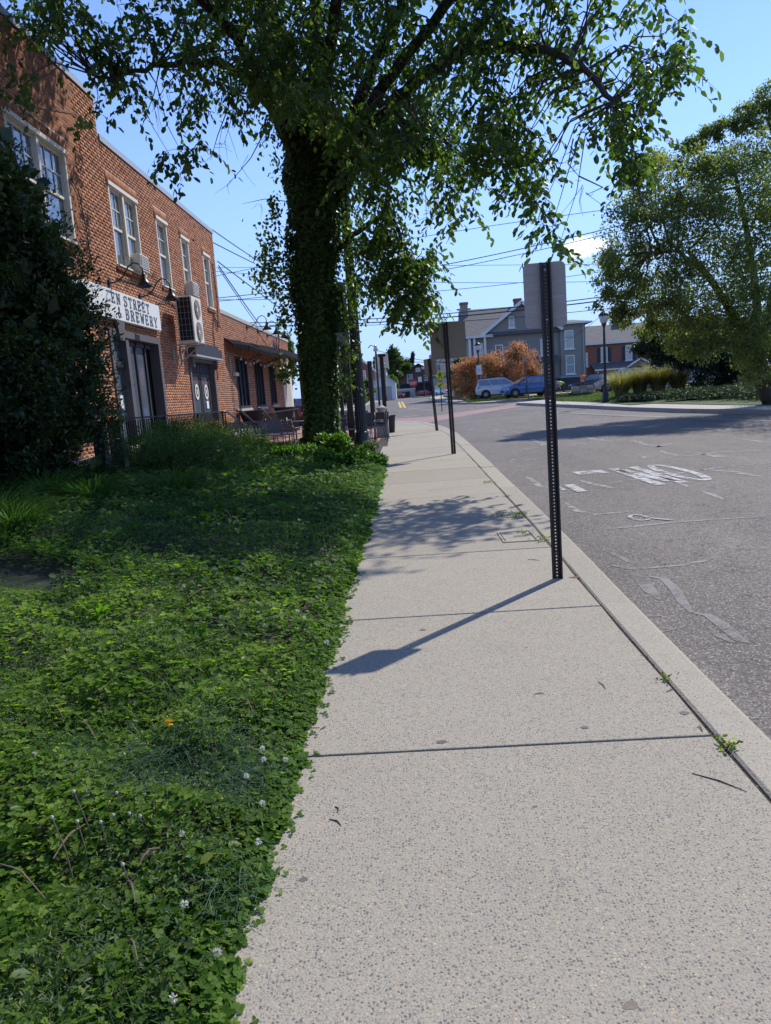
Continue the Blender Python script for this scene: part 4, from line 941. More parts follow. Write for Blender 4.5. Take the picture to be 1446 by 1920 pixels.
b=MB(); b.box(7.6,8.4,HY-.08,HY-.045,3.9,6.2); hb(b,'porch_door',M['white'],gh)
b=MB(); b.prism([(13.9,HY-1.3,3.75),(16.1,HY-1.3,3.75),(16.1,HY,4.3),(13.9,HY,4.3)],(0,.0,.12)); hb(b,'door_canopy',M['slate'],gh)
# red brick house
RY=95; rh=empty('red_brick_house',(27,RY,.5),0,'two storey red brick house with white arched porch beyond the right street lamp','house')
b=MB(); b.box(22.4,33.5,RY,RY+9,.4,6.1); hb(b,'wall',M['farbrick'],rh)
b=MB(); b.prism([(22.1,RY-.4,6.0),(22.1,RY+4.5,8.5),(22.1,RY+9.4,6.0)],(11.8,0,0)); hb(b,'roof',M['slate'],rh)
b=MB(); b.box(22.1,33.9,RY-.5,RY-.38,5.85,6.05); hb(b,'gutter',M['white'],rh)
for x in (24.9,27.95,31.0): hwin(rh,(27,RY,.5),x,3.6-.5+.1,.85,1.75,RY,arch=True,shut=M['greybase'],fr=.1)
for x in (22.75,): hwin(rh,(27,RY,.5),x,3.3-.5,.25,1.7,RY,fr=.06)
b=MB(); b.box(23.6,29.9,RY-2.0,RY-.001,.4,2.75); hb(b,'porch_wall',M['farbrick'],rh)
b=MB(); b.add([(23.2,RY-2.4,2.75),(30.1,RY-2.4,2.75),(30.1,RY,3.55),(23.2,RY,3.55),(23.2,RY-2.4,2.65),(30.1,RY-2.4,2.65),(30.1,RY,3.4),(23.2,RY,3.4)],[(0,1,2,3),(4,5,6,7),(0,1,5,4),(1,2,6,5),(2,3,7,6),(3,0,4,7)]); b.prism([(27.0,RY-2.7,2.85),(28.6,RY-2.7,3.75),(30.2,RY-2.7,2.85)],(0,2.6,0)); hb(b,'porch_roof',M['slate'],rh)
b=MB(); b.bar((26.9,RY-2.75,2.8),(28.6,RY-2.75,3.78),.1,.16); b.bar((30.3,RY-2.75,2.8),(28.6,RY-2.75,3.78),.1,.16); b.box(23.1,26.9,RY-2.5,RY-2.4,2.62,2.8); hb(b,'porch_trim',M['white'],rh)
b=MB(); b.prism([(28.6+.85*math.cos(a),RY-2.2,1.95+.6*math.sin(a)) for a in np.linspace(0,PI,11)]+[(27.75,RY-2.2,.5),(29.45,RY-2.2,.5)],(0,.15,0)); pd=hb(b,'porch_door_surround',M['white'],rh)
b=MB(); b.box(28.28,28.92,RY-2.25,RY-2.2,.5,1.95); hb(b,'porch_door',M['glass_pale'],rh)
for x in (27.98,29.22): b=MB(); b.box(x-.13,x+.13,RY-2.24,RY-2.2,.8,1.9); hb(b,'sidelight',M['glass'],rh)
for x in (24.7,26.1): b=MB(); b.box(x-.35,x+.35,RY-2.06,RY-2.0,1.2,2.4); hb(b,'shutter',M['greybase'],rh)
b=MB(); b.box(23.5,23.65,RY-2.1,RY-2.0,.5,2.7); hb(b,'corner_board',M['white'],rh)
chimney(28.0,RY+4.5,8,8.9,1.2,rh,M['farbrick'])
# brown gabled building far up the street
BY=200; zb=.7; bh=empty('brown_gabled_building',(3.3,BY,zb),0,'brown gabled two storey building with dark ground floor canopy at the end of the street','building')
b=MB(); b.prism([(-1.3,BY,zb),(9.0,BY,zb),(9.0,BY,5.6),(3.6,BY,9.0),(-1.3,BY,5.6)],(0,12,0)); hb(b,'wall',M['brownwall'],bh)
b=MB(); b.bar((-2.0,BY-.6,5.2),(3.6,BY-.6,9.15),1.4,.25); b.bar((9.6,BY-.6,5.3),(3.6,BY-.6,9.15),1.4,.25); hb(b,'barge_board',M['darkframe'],bh)
b=MB(); b.prism([(-1.9,BY,4.1),(-2.2,BY-2.2,2.6),(-2.2,BY-2.2,2.4),(-1.9,BY,2.4)],(13.0,0,0)); hb(b,'canopy',M['darkframe'],bh)
b=MB(); b.box(-1.4,9.1,BY-.1,BY-.02,zb,2.4); hb(b,'shopfront',M['palewall'],bh)
for x,z,w,h in ((1.2,4.4,1.5,2.2),(5.4,4.7,1.1,1.4),(8.1,4.7,1.1,1.4),(3.5,7.2,1.3,1.0)): hwin(bh,(3.3,BY,zb),x,z-zb,w,h,BY,fr=.15)
for x in (2.2,4.3,6.9): b=MB(); b.box(x-.5,x+.5,BY-.16,BY-.1,zb,2.4); hb(b,'door',M['darkframe'],bh)
# pale house to its right
ph=empty('pale_terrace_house',(12,190,.7),0,'pale two storey house with grey roof partly hidden behind the second sign','house')
b=MB(); b.box(9.3,18,190,199,.7,6.2); hb(b,'wall',M['palewall'],ph); b=MB(); b.box(6.6,9.6,194,200,.7,11.0); hb(b,'tower',M['palewall'],ph)
b=MB(); b.prism([(9.0,189.5,6.1),(9.0,194.5,9.8),(9.0,199.5,6.1)],(9.5,0,0)); hb(b,'roof',M['slate'],ph)
for x,z in ((11,3.8),(13.5,3.8),(16,3.8),(11,1.2),(16,1.2)): hwin(ph,(12,190,.7),x,z-.7,1.0,1.6,190,fr=.14)
for x,z in ((7.4,8.4),(8.8,8.4),(7.4,5.6),(8.8,5.6)): hwin(ph,(12,190,.7),x,z-.7,.7,1.4,194,fr=.12)
# red brick house with slate roof and white garage, left of the street end
lh=empty('far_brick_house',(-8,130,.7),0,'far red brick house with steep slate gable behind the dark posts at left','house')
b=MB(); b.prism([(-12.5,130,.7),(-5.2,130,.7),(-5.2,130,6.0),(-8.9,130,9.0),(-12.5,130,6.0)],(0,10,0)); hb(b,'wall',M['farbrick'],lh)
b=MB(); b.bar((-4.6,129.6,5.4),(-8.9,129.6,9.3),1.0,.3); b.bar((-13.2,129.6,5.4),(-8.9,129.6,9.3),1.0,.3); hb(b,'barge_board',M['white'],lh)
b=MB(); b.prism([(-5.0,131,6.0),(-8.9,131,9.35),(-8.9,131,9.0),(-5.3,131,5.8)],(0,9,0)); b.prism([(-5.2,132,6.2),(-5.2,137,9.0),(-5.2,142,6.2)],(2.3,0,0)); hb(b,'roof',M['slate'],lh)
for x,z in ((-10.9,4.2),(-7.2,4.2)): hwin(lh,(-8,130,.7),x,z-.7,.9,1.8,130,fr=.14)
chimney(-10.5,134,8,10.4,.9,lh,M['farbrick'])
b=MB(); b.box(-5.2,-3.3,132,142,.7,6.2); hb(b,'side_wing',M['palewall'],lh)
gg=empty('white_garage',(-3.4,120,.7),0,'small white gabled garage in front of the far brick house','garage')
b=MB(); b.prism([(-5.6,120,.7),(-1.6,120,.7),(-1.6,120,3.4),(-3.6,120,4.9),(-5.6,120,3.4)],(0,6,0)); hb(b,'wall',M['white'],gg)
b=MB(); b.bar((-5.9,119.8,3.25),(-3.6,119.8,5.05),.8,.15); b.bar((-1.3,119.8,3.25),(-3.6,119.8,5.05),.8,.15); hb(b,'roof_edge',M['coping'],gg)
b=MB(); b.box(-4.9,-2.3,119.92,119.98,.7,2.9); hb(b,'garage_door',M['palewall'],gg)
# low white wall and dark bins by the street end
g=empty('low_pale_wall',(-.6,165,.6),0,'low pale wall at the end of the street left of the brown building','wall')
b=MB(); b.box(-2.6,2.6,0,.3,0,1.9); b.build('panel',M['palewall'],g); b=MB(); b.box(-2.7,2.7,-.05,.35,1.9,2.05); b.build('cap',M['white'],g)
for i,(x,l) in enumerate(((-.9,'left one of two dark bins against the low pale wall'),(.3,'right one of two dark bins against the low pale wall'))):
    g=empty('waste_bin',(x,164,.65),0,l,'bin','dark bins'); b=MB(); b.box(-.5,.5,-.4,.4,.1,1.3); b.build('bin_body',M['darkframe'],g,bevel=.05); b=MB(); b.box(-.54,.54,-.44,.44,1.3,1.4); b.build('lid',M['greyframe'],g)
# ================================================================ STREET FURNITURE
def channel_post(parent,h,w=.072,name='post'):
    """perforated U-channel: web with real holes, two flanges, lips. open side faces the camera (-y)"""
    b=MB(); p=.0254; n=int(h/p); hw=.0048; ww=w*.27; d=.030
    xs=[-ww,-hw,hw,ww]
    for i in range(n):
        z0=i*p; z1=z0+p; za=z0+p/2-hw; zb_=z0+p/2+hw
        for (a,c,e,f) in ((-ww,-hw,z0,z1),(hw,ww,z0,z1),(-hw,hw,z0,za),(-hw,hw,zb_,z1)):
            b.add([(a,d,e),(c,d,e),(c,d,f),(a,d,f)],[(0,1,2,3)])
    H=n*p
    for s in (-1,1):
        b.add([(s*ww,d,0),(s*ww,d,H),(s*w*.36,0,H),(s*w*.36,0,0)],[(0,1,2,3)])
        b.add([(s*w*.36,0,0),(s*w*.36,0,H),(s*w*.5,0,H),(s*w*.5,0,0)],[(0,1,2,3)])
        b.add([(s*w*.5,0,0),(s*w*.5,0,H),(s*w*.5,.012,H),(s*w*.5,.012,0)],[(0,1,2,3)])
    o=b.build(name,M['post'],parent); m=o.modifiers.new('t','SOLIDIFY'); m.thickness=.003; return o
def rrect(w,h,r,n=6):
    q=[]
    for cx,cz,a0 in ((w/2-r,h/2-r,0),(-w/2+r,h/2-r,PI/2),(-w/2+r,-h/2+r,PI),(w/2-r,-h/2+r,3*PI/2)):
        for i in range(n+1): a=a0+PI/2*i/n; q.append((cx+r*math.cos(a),cz+r*math.sin(a)))
    return q
def signpost(loc,h,w,hh,rz,label,mat,tilt=(0,0),offs=0,pw=.072,zc=None):
    r=empty('signpost',loc,rz,label,'signpost','metal signposts along the kerb'); r.rotation_euler=(tilt[0],tilt[1],rz)
    channel_post(r,h,pw)
    b=MB(); zc=zc or h-hh/2-.01; b.prism([(x+offs,.036,z+zc) for x,z in rrect(w,hh,.04)],(0,.003,0)); b.build('sign_panel',mat,r,bevel=.0008)
    b=MB(); 
    for z in (zc-hh*.38,zc+hh*.38): b.lathe([(.007,0),(.008,.003),(.007,.006),(.003,.008)],8)
    b2=[]
    for z in (zc-hh*.38,zc+hh*.38):
        q=MB(); q.lathe([(.008,0),(.009,.003),(.007,.006)],6); o=q.build('bolt',M['coping'],r,loc=(0,.028,z)); o.rotation_euler=(PI/2,0,0)
    return r
signpost((1.055,5.50,-.02),2.35,.30,.455,rad(-4),'nearest signpost, brown perforated channel with blank rounded metal sign back',M['signback'],(rad(0),rad(-.3)),offs=-.005,pw=.078)
r=empty('signpost_sleeve',(0,0,0)); bpy.data.objects.remove(r)
signpost((1.02,17.45,-.02),3.05,.82,.82,rad(-7),'second signpost carrying a large square tan sign back at the kerb bend',M['signback2'],(0,rad(-.6)),pw=.105,offs=.04)
signpost((1.08,28.5,-.02),2.75,.46,.62,rad(-14),'third and farthest signpost at the kerb, its small sign behind the square sign',M['signback2'],(0,rad(-3.0)),pw=.11)
# weeds in the kerb crack
def tuft(x,y,z,n,h,mat,name,label,group=None,spread=.05,w=.006,seed=0):
    g=np.random.default_rng(seed); Pp=np.stack([x+g.normal(0,spread,n),y+g.normal(0,spread*1.5,n),np.full(n,z)],1); a=g.uniform(0,2*PI,n)
    D=np.stack([np.cos(a),np.sin(a),0*a],1); parts=[bladegeo(Pp,D,h*g.uniform(.5,1.2,n),w*g.uniform(.6,1.4,n),g.uniform(.2,.9,n),g.random(n))]
    V,F,R=cat(parts); return npmesh(name,V,F,mat,None,R,label=label,cat='weed',group=group)
def leaftuft(x,y,z,n,h,sp,ll,mat,name,label,cat_,seed=0,group=None):
    g=np.random.default_rng(seed); Pp=np.stack([x+g.normal(0,sp,n),y+g.normal(0,sp*1.4,n),z+g.uniform(0,h,n)],1); D=rndir(n,.5,.35); N=rndir(n,1,.8)
    V,F,R=leafgeo6(Pp,D,N,ll*g.uniform(.6,1.3,n),ll*.5*g.uniform(.7,1.2,n),.1,g.random(n)); return npmesh(name,V,F,mat,None,R,label=label,cat=cat_,group=group)
WG='weeds in the kerb crack'
for i,(px,py,n,h,sp,l) in enumerate((((972),968,150,.05,.045,'largest green weed in the kerb crack, above the utility cover'),(1018,1014,70,.04,.04,'small green weed in the kerb crack at the right corner of the utility cover'),(940,968,60,.015,.05,'flat weed in the slab joint just left of the largest kerb weed'),(1250,1275,26,.02,.016,'tiny weed in the kerb crack beside the second nearest slab'),(1368,1404,40,.03,.02,'nearest weed in the kerb crack, at the near slab joint'),(918,905,60,.03,.05,'weed in the far part of the kerb crack near the second signpost'),(978,1000,40,.02,.03,'thin weed growing across the utility cover rim'))):
    p=G(px,py); leaftuft(p.x,p.y,0,n,h,sp,.022,M['shrub_y'],'weed',l,'weed',seed=i,group=WG)
# debris in the crack
g=np.random.default_rng(4); n=900; yy=g.uniform(1.4,20,n); xx=np.array([xin(v) for v in yy])+g.normal(0,.012,n); Pp=np.stack([xx,yy,g.uniform(-.012,.004,n)],1)
V,F,R=leafgeo(Pp,rndir(n,.2),rndir(n,.3,1),g.uniform(.008,.025,n),.006,0,g.random(n)); npmesh('crack_litter',V,F,M['twig'],None,R,kind='stuff',label='dry leaf litter and grit in the crack between sidewalk and kerb',cat='litter')
# ---- big fluted post with a banner
lp=empty('banner_lamp_post',(-1.2,19.05,-.02),0,'tall dark fluted lamp post carrying a pale green banner beside the ivy covered tree','lamp post')
b=MB(); b.lathe([(.30,0),(.30,.06),(.27,.10),(.27,.16),(.24,.2),(.235,.3),(.19,.46),(.17,.55),(.175,.58),(.15,.62)],20); b.build('base',M['lamp_iron'],lp,True)
b=MB(); b.lathe([(.145,.6),(.135,2.4),(.12,4.2),(.11,6.2)],32,flute=.10); b.build('shaft',M['lamp_iron'],lp)
for z in (2.62,2.78): 
    b=MB(); b.lathe([(.137,z),(.142,z+.005),(.142,z+.02),(.137,z+.025)],20); b.build('strap',M['twig'],lp)
b=MB(); b.tube([(0,0,2.7),(-.62,.02,2.72)],.018,6); b.build('banner_arm',M['lamp_iron'],lp); b=MB(); b.tube([(0,0,4.3),(-.62,.02,4.3)],.018,6); b.build('banner_arm',M['lamp_iron'],lp)
b=MB(); b.box(-.60,-.14,.0,.006,2.75,4.28); b.build('banner_cloth',M['banner'],lp)
b=MB(); b.box(-.55,-.22,-.004,-.0005,3.12,4.15); b.build('banner_print',M['banner_dark'],lp)
b=MB(); b.lathe([(.11,6.2),(.17,6.25),(.1,6.35),(.2,6.5),(.26,6.9),(.2,7.0),(.1,7.15),(.02,7.3)],16); b.build('lamp_head',M['lamp_iron'],lp,True)
b=MB(); b.lathe([(.03,.55),(.05,.57),(.05,.62),(.03,.64)],8,(.16,-.05,0)); b.build('outlet_box',M['coping'],lp)
# ---- classic street lamps
M['lampglass']=NT('frosted_lamp_glass').out((.55,.56,.55),.15,0,None,.6)
def street_lamp(loc,h,label,tilt=0,plaque=False,W_=1.25):
    r=empty('street_lamp',loc,0,label,'street lamp','black street lamps with glass lanterns'); s=h/5.2; r.rotation_euler=(0,tilt,0)
    b=MB(); b.lathe([(.24*s,0),(.24*s,.12*s),(.19*s,.18*s),(.18*s,.5*s),(.13*s,.62*s),(.115*s,.9*s),(.10*s,.95*s)],12); b.build('base',M['lamp_iron'],r,True)
    b=MB(); b.lathe([(.085*s,.9*s),(.08*s,2.6*s),(.06*s,4.2*s),(.09*s,4.24*s),(.05*s,4.3*s)],12,flute=.08); b.build('shaft',M['lamp_iron'],r)
    b=MB(); b.lathe([(.06*s,4.28*s),(.15*s,4.36*s),(.14*s,4.42*s),(.06*s,4.44*s)],12); b.build('lantern_collar',M['lamp_iron'],r,True)
    b=MB(); b.lathe([(.14*s,4.42*s),(.22*s,4.55*s),(.28*s,4.84*s),(.25*s,4.86*s)],12); b.build('lantern_glass',M['lampglass'],r,True)
    b=MB(); b.lathe([(.30*s,4.84*s),(.30*s,4.9*s),(.20*s,5.0*s),(.16*s,5.05*s),(.05*s,5.1*s),(.03*s,5.16*s),(.04*s,5.19*s),(.005,5.26*s)],12); b.build('lantern_roof',M['lamp_iron'],r,True)
    for k in range(6):
        a=k*PI/3; b=MB(); b.bar((.15*s*math.cos(a),.15*s*math.sin(a),4.42*s),(.292*s*math.cos(a),.292*s*math.sin(a),4.86*s),.014*s); b.build('lantern_rib',M['lamp_iron'],r)
    if plaque: b=MB(); b.box(-.22,.22,-.12,-.1,2.2,3.0); b.build('plaque',M['signwhite'],r); b=MB(); b.box(-.12,.12,-.124,-.12,2.65,2.68); b.box(-.14,.1,-.124,-.12,2.5,2.53); b.build('plaque_print',M['lamp_iron'],r)
street_lamp((11.3,43,zA(11.4,43)),5.15,'large black lantern street lamp on the grass, nearest of those across the road')
street_lamp((6.35,65,zr(65)+.2),5.0,'black street lamp with a white plaque in front of the bronze bushes',plaque=True)
street_lamp((5.9,90,zr(90)+.2),4.9,'farther black street lamp half hidden behind the bronze bushes')
street_lamp((3.9,160,zr(160)+.1),6.6,'small distant street lamp in front of the brown gabled building')
street_lamp((-3.0,110,zr(110)+.1),5.5,'distant street lamp on the left lawn seen beside the trunk')
# lamp on a mast arm behind the patio posts
r=empty('street_lamp',(-1.75,38,-.02),0,'slender dark post with small hanging lantern on a curved arm, behind the benches','street lamp')
b=MB(); b.lathe([(.13,0),(.12,3.25)],10); b.build('shaft',M['lamp_iron'],r)
r=empty('hook_lamp',(-2.2,60,-.02),0,'distant hook armed street lamp seen above the slender patio post','street lamp')
b=MB(); b.lathe([(.09,0),(.07,5.0)],8); b.build('shaft',M['lamp_iron'],r); b=MB(); b.tube([(0,0,5),(-.05,0,5.35),(-.35,0,5.5),(-.6,0,5.3)],.035,6); b.build('arm',M['lamp_iron'],r)
b=MB(); b.lathe([(.03,5.3),(.12,5.15),(.2,4.8),(.15,4.75)],10,(0,0,.25)); b.build('lantern',M['lampglass'],r,True)
# ---- patio posts (a row of square black posts)
for i,(px0,py0,px1,py1,Y,w,l) in enumerate(((715,668,722,805,31,.16,'capped square black patio post, rightmost, behind the stone planter'),(641,560,655,772,25.5,.20,'thick dark patio post just left of the fluted lamp post'),(632,640,640,775,30,.14,'thin dark patio post close behind the ivy trunk, left one'),(560,650,571,790,29,.13,'slim dark patio post left of the ivy trunk, under the awning end'),(615,650,626,775,34,.14,'thin dark patio post partly behind ivy, farthest left of the group'))):
    t_=P(px0,py0,Y); r=empty('patio_post',(t_.x,Y,-.02),0,l,'post','black square posts of the patio')
    b=MB(); b.box(-w/2,w/2,-w/2,w/2,0,t_.z); b.build('shaft',M['blackm'],r)
    b=MB(); b.box(-w*.8,w*1.1,-w*.8,w*.8,t_.z,t_.z+.10); b.build('cap',M['blackm'],r)
# beam between some posts
# ---- stone pillar planter and trash bin
g=empty('stone_pillar',(-.93,27.0,-.01),0,'short weathered stone pillar with a round bowl at the end of the benches','pillar')
b=MB(); b.box(-.22,.22,-.22,.22,0,.72); b.build('pillar_body',M['concrete_far'],g,bevel=.02)
b=MB(); b.box(-.27,.27,-.27,.27,.72,.80); b.build('capstone',M['concrete_far'],g,bevel=.015)
b=MB(); b.lathe([(.12,.8),(.10,.86),(.17,.98),(.20,1.06),(.15,1.06),(.1,1.1),(.02,1.15)],14); b.build('bowl',M['concrete_far'],g,True)
g=empty('litter_bin',(-.72,29.5,-.01),0,'small dark tapered litter bin standing behind the stone pillar','bin')
b=MB(); b.lathe([(.17,0),(.22,.62),(.24,.66),(.2,.66),(.19,.6),(.02,.6)],16); b.build('bin_body',M['blackm'],g,True); b=MB(); b.lathe([(.235,.64),(.25,.66),(.25,.70),(.235,.70)],16); b.build('rim',M['blackm'],g)
# ---- benches, chairs, tables
def bench(loc,rz,label,L=1.75):
    r=empty('bench',loc,rz,label,'bench','black slatted metal benches')
    # seat toward -y, back at +y, slats run front to back and up the backrest
    n=int(L/.055); prof=[(-.26,.40),(-.22,.44),(.0,.42),(.17,.43),(.22,.48),(.28,.66),(.33,.86),(.32,.90)]
    ms=None
    for i in range(n):
        x=-L/2+(i+.5)*L/n
        if ms is None:
            b=MB()
            for (a,c),(d,e) in zip(prof,prof[1:]): b.bar((0,a,c),(0,d,e),.034,.012,up=(1,0,0)) if False else b.prism([(-.022,a,c),(.022,a,c),(.022,d,e),(-.022,d,e)],(0,.004,.012) if abs(e-c)<abs(d-a) else (0,.012,-.004))
            o=b.build('slat',M['bench'],r); ms=o.data; o.location=(x,0,0)
        else:
            o=bpy.data.objects.new('slat',ms); COL.objects.link(o); o.parent=r; o.location=(x,0,0)
    b=MB()
    for a in ((-.255,.41),(.0,.40),(.24,.55),(.33,.88)): b.box(-L/2,L/2,a[0]-.015,a[0]+.015,a[1]-.02,a[1]+.01)
    b.build('rail',M['bench'],r,kind='stuff')
    for s in (-1,1):
        b=MB(); x=s*(L/2+.02); b.tube([(x,-.28,.0),(x,-.25,.2),(x,-.25,.42),(x,-.26,.60),(x,-.2,.65),(x,.1,.64),(x,.27,.62)],.022,7); b.build('armrest',M['bench'],r,True)
        b=MB(); b.tube([(x,.30,0),(x,.2,.22),(x,.19,.42),(x,.28,.66),(x,.34,.92)],.022,7); b.build('leg',M['bench'],r,True)
        b=MB(); b.tube([(x,-.25,.40),(x,.2,.40)],.018,6); b.build('side_rail',M['bench'],r,True)
    return r
p1=P(512,838,25.2)
bench((-4.75,23.8,.05),rad(28),'black slatted bench left of the ivy tree, seen from its front',2.0)
bench((-2.1,25.3,0),rad(0),'black slatted bench right of the ivy tree, showing its toothed back rail',1.9)
bench((-1.35,26.2,0),rad(-60),'black slatted bench between the fluted lamp post and the stone pillar',1.6)
bench((-2.5,30.5,0),rad(5),'far black slatted bench behind the others on the patio',1.8)
def chair(loc,rz,label):
    r=empty('patio_chair',loc,rz,label,'chair','black patio chairs')
    b=MB()
    for i in range(7): b.box(-.22,.22,-.22+i*.065,-.175+i*.065,.43,.448)
    b.build('seat',M['bench'],r,kind='stuff')
    b=MB()
    for i in range(4): b.box(-.2,.2,.235+i*.012,.25+i*.012,.56+i*.09,.61+i*.09)
    b.build('backrest',M['bench'],r,kind='stuff')
    for sx in (-1,1):
        b=MB(); b.tube([(sx*.23,-.24,0),(sx*.23,-.23,.45),(sx*.23,-.22,.63),(sx*.23,.1,.64),(sx*.23,.25,.62)],.016,6); b.build('front_leg',M['bench'],r,True)
        b=MB(); b.tube([(sx*.23,.28,0),(sx*.22,.22,.44),(sx*.21,.29,.92)],.016,6); b.build('rear_leg',M['bench'],r,True)
    return r
chair((-3.75,24.0,0),rad(150),'black slatted patio chair just right of the left bench')
chair((-3.05,24.5,0),rad(10),'black slatted patio chair against the ivy trunk on its left side')
chair((-1.0,24.3,0),rad(-80),'black patio chair just right of the fluted lamp post')
chair((-5.0,28.0,0),rad(60),'black patio chair behind the handrails under the awning')
chair((-3.4,28.0,0),rad(-30),'black patio chair behind the ivy tree, on the far side of the round table')
def table(loc,label):
    r=empty('patio_table',loc,0,label,'table','black round patio tables')
    b=MB(); b.lathe([(.45,.70),(.46,.71),(.46,.73),(.44,.74)],20); b.build('table_top',M['bench'],r)
    b=MB(); b.lathe([(.03,.02),(.03,.7)],8); b.build('pedestal',M['bench'],r)
    for k in range(4):
        b=MB(); a=k*PI/2+.4; b.bar((0,0,.06),(.3*math.cos(a),.3*math.sin(a),.012),.03,.02); b.build('foot',M['bench'],r)
table((-4.3,28.4,0),'black round patio table between the ivy tree and the brick wing'); table((-2.2,27.6,0),'black round patio table behind the right hand benches')
table((-5.4,31.5,0),'black round patio table farthest under the awning')
# planters by the wall
for i,(x,y,l) in enumerate(((-6.1,29.2,'dark tub planter under the first wing window'),(-5.9,35.9,'wide dark tub planter under the third wing window'))):
    g=empty('tub_planter',(x,y,0),0,l,'planter','dark tub planters'); b=MB(); b.lathe([(.35,.75),(.5,1.2),(.54,1.25),(.5,1.25),(.46,1.2),(.02,1.18)],16); b.build('tub',M['darkframe'],g,True); b=MB(); b.box(-.4,.4,-.3,.3,0,.75); b.build('stand',M['blackm'],g)
# ---- ramp railing and raised terrace
rp=empty('entrance_ramp',(-5.9,20,0),0,'raised concrete entrance ramp along the brick building behind the railing','ramp')
b=MB(); b.prism([(-6.58,12.5,0),(-6.58,27,0),(-6.58,27,.6),(-6.58,24,.72),(-6.58,16.5,.72),(-6.58,12.5,.5)],(1.45,0,0)); o=b.build('ramp_slab',M['concrete_far']); o.parent=rp; o.matrix_parent_inverse=Matrix.Translation((5.9,-20,0))
ra=empty('ramp_railing',(-5.05,13,.3),0,'black balustrade railing in front of the brick building entrance','railing')
def rel(v): return (v[0]+5.05,v[1]-13,v[2]-.3)
tops=[(-5.05,12.9,1.38),(-5.05,20.3,1.34)]
b=MB(); b.bar(rel(tops[0]),rel(tops[1]),.045,.03); b.build('top_rail',M['black'],ra)
b=MB(); b.bar(rel((-5.05,12.9,.62)),rel((-5.05,20.3,.60)),.035,.025); b.build('bottom_rail',M['black'],ra)
bal=None
for i in range(62):
    y=13.02+i*.118
    if bal is None: b=MB(); b.box(-.008,.008,-.008,.008,.0,.72); o=b.build('baluster',M['black'],ra); bal=o.data
    else: o=bpy.data.objects.new('baluster',bal); COL.objects.link(o); o.parent=ra
    o.location=rel((-5.05,y,.62))
for y in (12.9,15.4,17.9,20.3): b=MB(); b.box(-.025,.025,-.025,.025,0,1.3); b.build('newel_post',M['black'],ra,loc=rel((-5.05,y,.06)))
hr=empty('stair_handrail',(-5.0,20.6,0),0,'black tubular handrail nearest the railing, sloping down to a curved end','handrail','black tubular stair handrails')
def handrail(r,x,y0,y1,z0,z1):
    b=MB(); b.tube([(x,y0,z0),(x,y0+.5,z0),(x,y1,z1),(x+.04,y1+.25,z1-.06),(x+.05,y1+.33,z1-.22),(x+.04,y1+.25,z1-.38),(x,y1+.02,z1-.42)],.028,7); b.build('grab_rail',M['coping'] if False else M['black'],r,True)
    for yy,zz in ((y0+.3,z0),(y1,z1)): b=MB(); b.tube([(x,yy,0),(x,yy,zz)],.02,6); b.build('upright',M['black'],r)
handrail(hr,0,-.5,1.9,1.33,.92)
h2=empty('stair_handrail',(-5.0,21.8,0),0,'second black tubular handrail, ending just above the left bench','handrail','black tubular stair handrails'); handrail(h2,.05,-.2,2.0,1.33,.92)
h3=empty('stair_handrail',(-5.0,25.2,0),0,'third black handrail farther back beside the awning windows','handrail','black tubular stair handrails'); handrail(h3,.0,-.3,2.2,1.35,.85)
ra2=empty('patio_fence',(-5.1,26,0),0,'low black bar fence behind the handrails below the awning windows','fence')
b=MB(); b.box(-.02,.02,0,9,1.12,1.16); b.build('top_rail',M['black'],ra2); b=MB(); b.box(-.02,.02,0,9,.15,.18); b.build('bottom_rail',M['black'],ra2)
bal=None
for i in range(64):
    if bal is None: b=MB(); b.box(-.008,.008,-.008,.008,.18,1.12); o=b.build('baluster',M['black'],ra2); bal=o.data
    else: o=bpy.data.objects.new('baluster',bal); COL.objects.link(o); o.parent=ra2
    o.location=(0,.07+i*.14,0)
# pale green grey wooden frame at the foot of the hedge
M['greenwood']=plain('weathered_grey_green_wood',(.20,.23,.19),.8,0,.25,6,.2)
pf=empty('wooden_frame',(-4.8,12.0,.4),rad(12),'weathered grey green wooden gate frame beside the dark hedge','frame')
b=MB(); b.box(-.16,-.10,-.03,.03,0,1.08); b.build('post',M['greenwood'],pf); b=MB(); b.box(.12,.17,-.03,.03,0,1.08); b.build('post',M['greenwood'],pf); b=MB(); b.box(-.26,.20,-.05,.05,1.08,1.15); b.build('top_rail',M['greenwood'],pf)
b=MB(); b.box(-.34,-.17,.02,.05,0,.98); b.build('board',M['blackm'],pf); b=MB(); b.box(-.09,.11,.02,.05,0,.98); b.build('board',M['bark'],pf)
# ---- crossing sign, stop sign, street name
M['yellow']=plain('fluorescent_yellow_sign',(.62,.60,.03),.5,0,.05,3); M['signblack']=plain('sign_black',(.01,.01,.01),.5); M['signred']=plain('sign_red',(.40,.03,.04),.5,0,.1,3); M['signgreen']=plain('sign_green',(.02,.16,.10),.5,0,.1,3)
cs=empty('crossing_sign',(2.33,50.5,zr(50)+.0),0,'yellow diamond pedestrian crossing sign with an arrow plaque below','road sign')
b=MB(); b.box(-.03,.03,.0,.05,0,2.9); b.build('post',M['blackm'],cs)
b=MB(); s=.36; b.prism([(0,-.02,2.5+s*1.0-.05),(s,-.02,2.45),(0,-.02,2.45-s),(-s,-.02,2.45)],(0,.01,0)); b.build('diamond_plate',M['yellow'],cs)
b=MB(); f=-.024
def P2(pts,b,z0=2.45,y=-.026): b.prism([(x,y,z0+z) for x,z in pts],(0,.004,0))
P2([(.04*math.cos(a),.2+.04*math.sin(a)) for a in np.linspace(0,2*PI,9)[:-1]],b); P2([(-.04,.14),(.05,.14),(.05,-.03),(-.05,-.03)],b,y=-.0262)
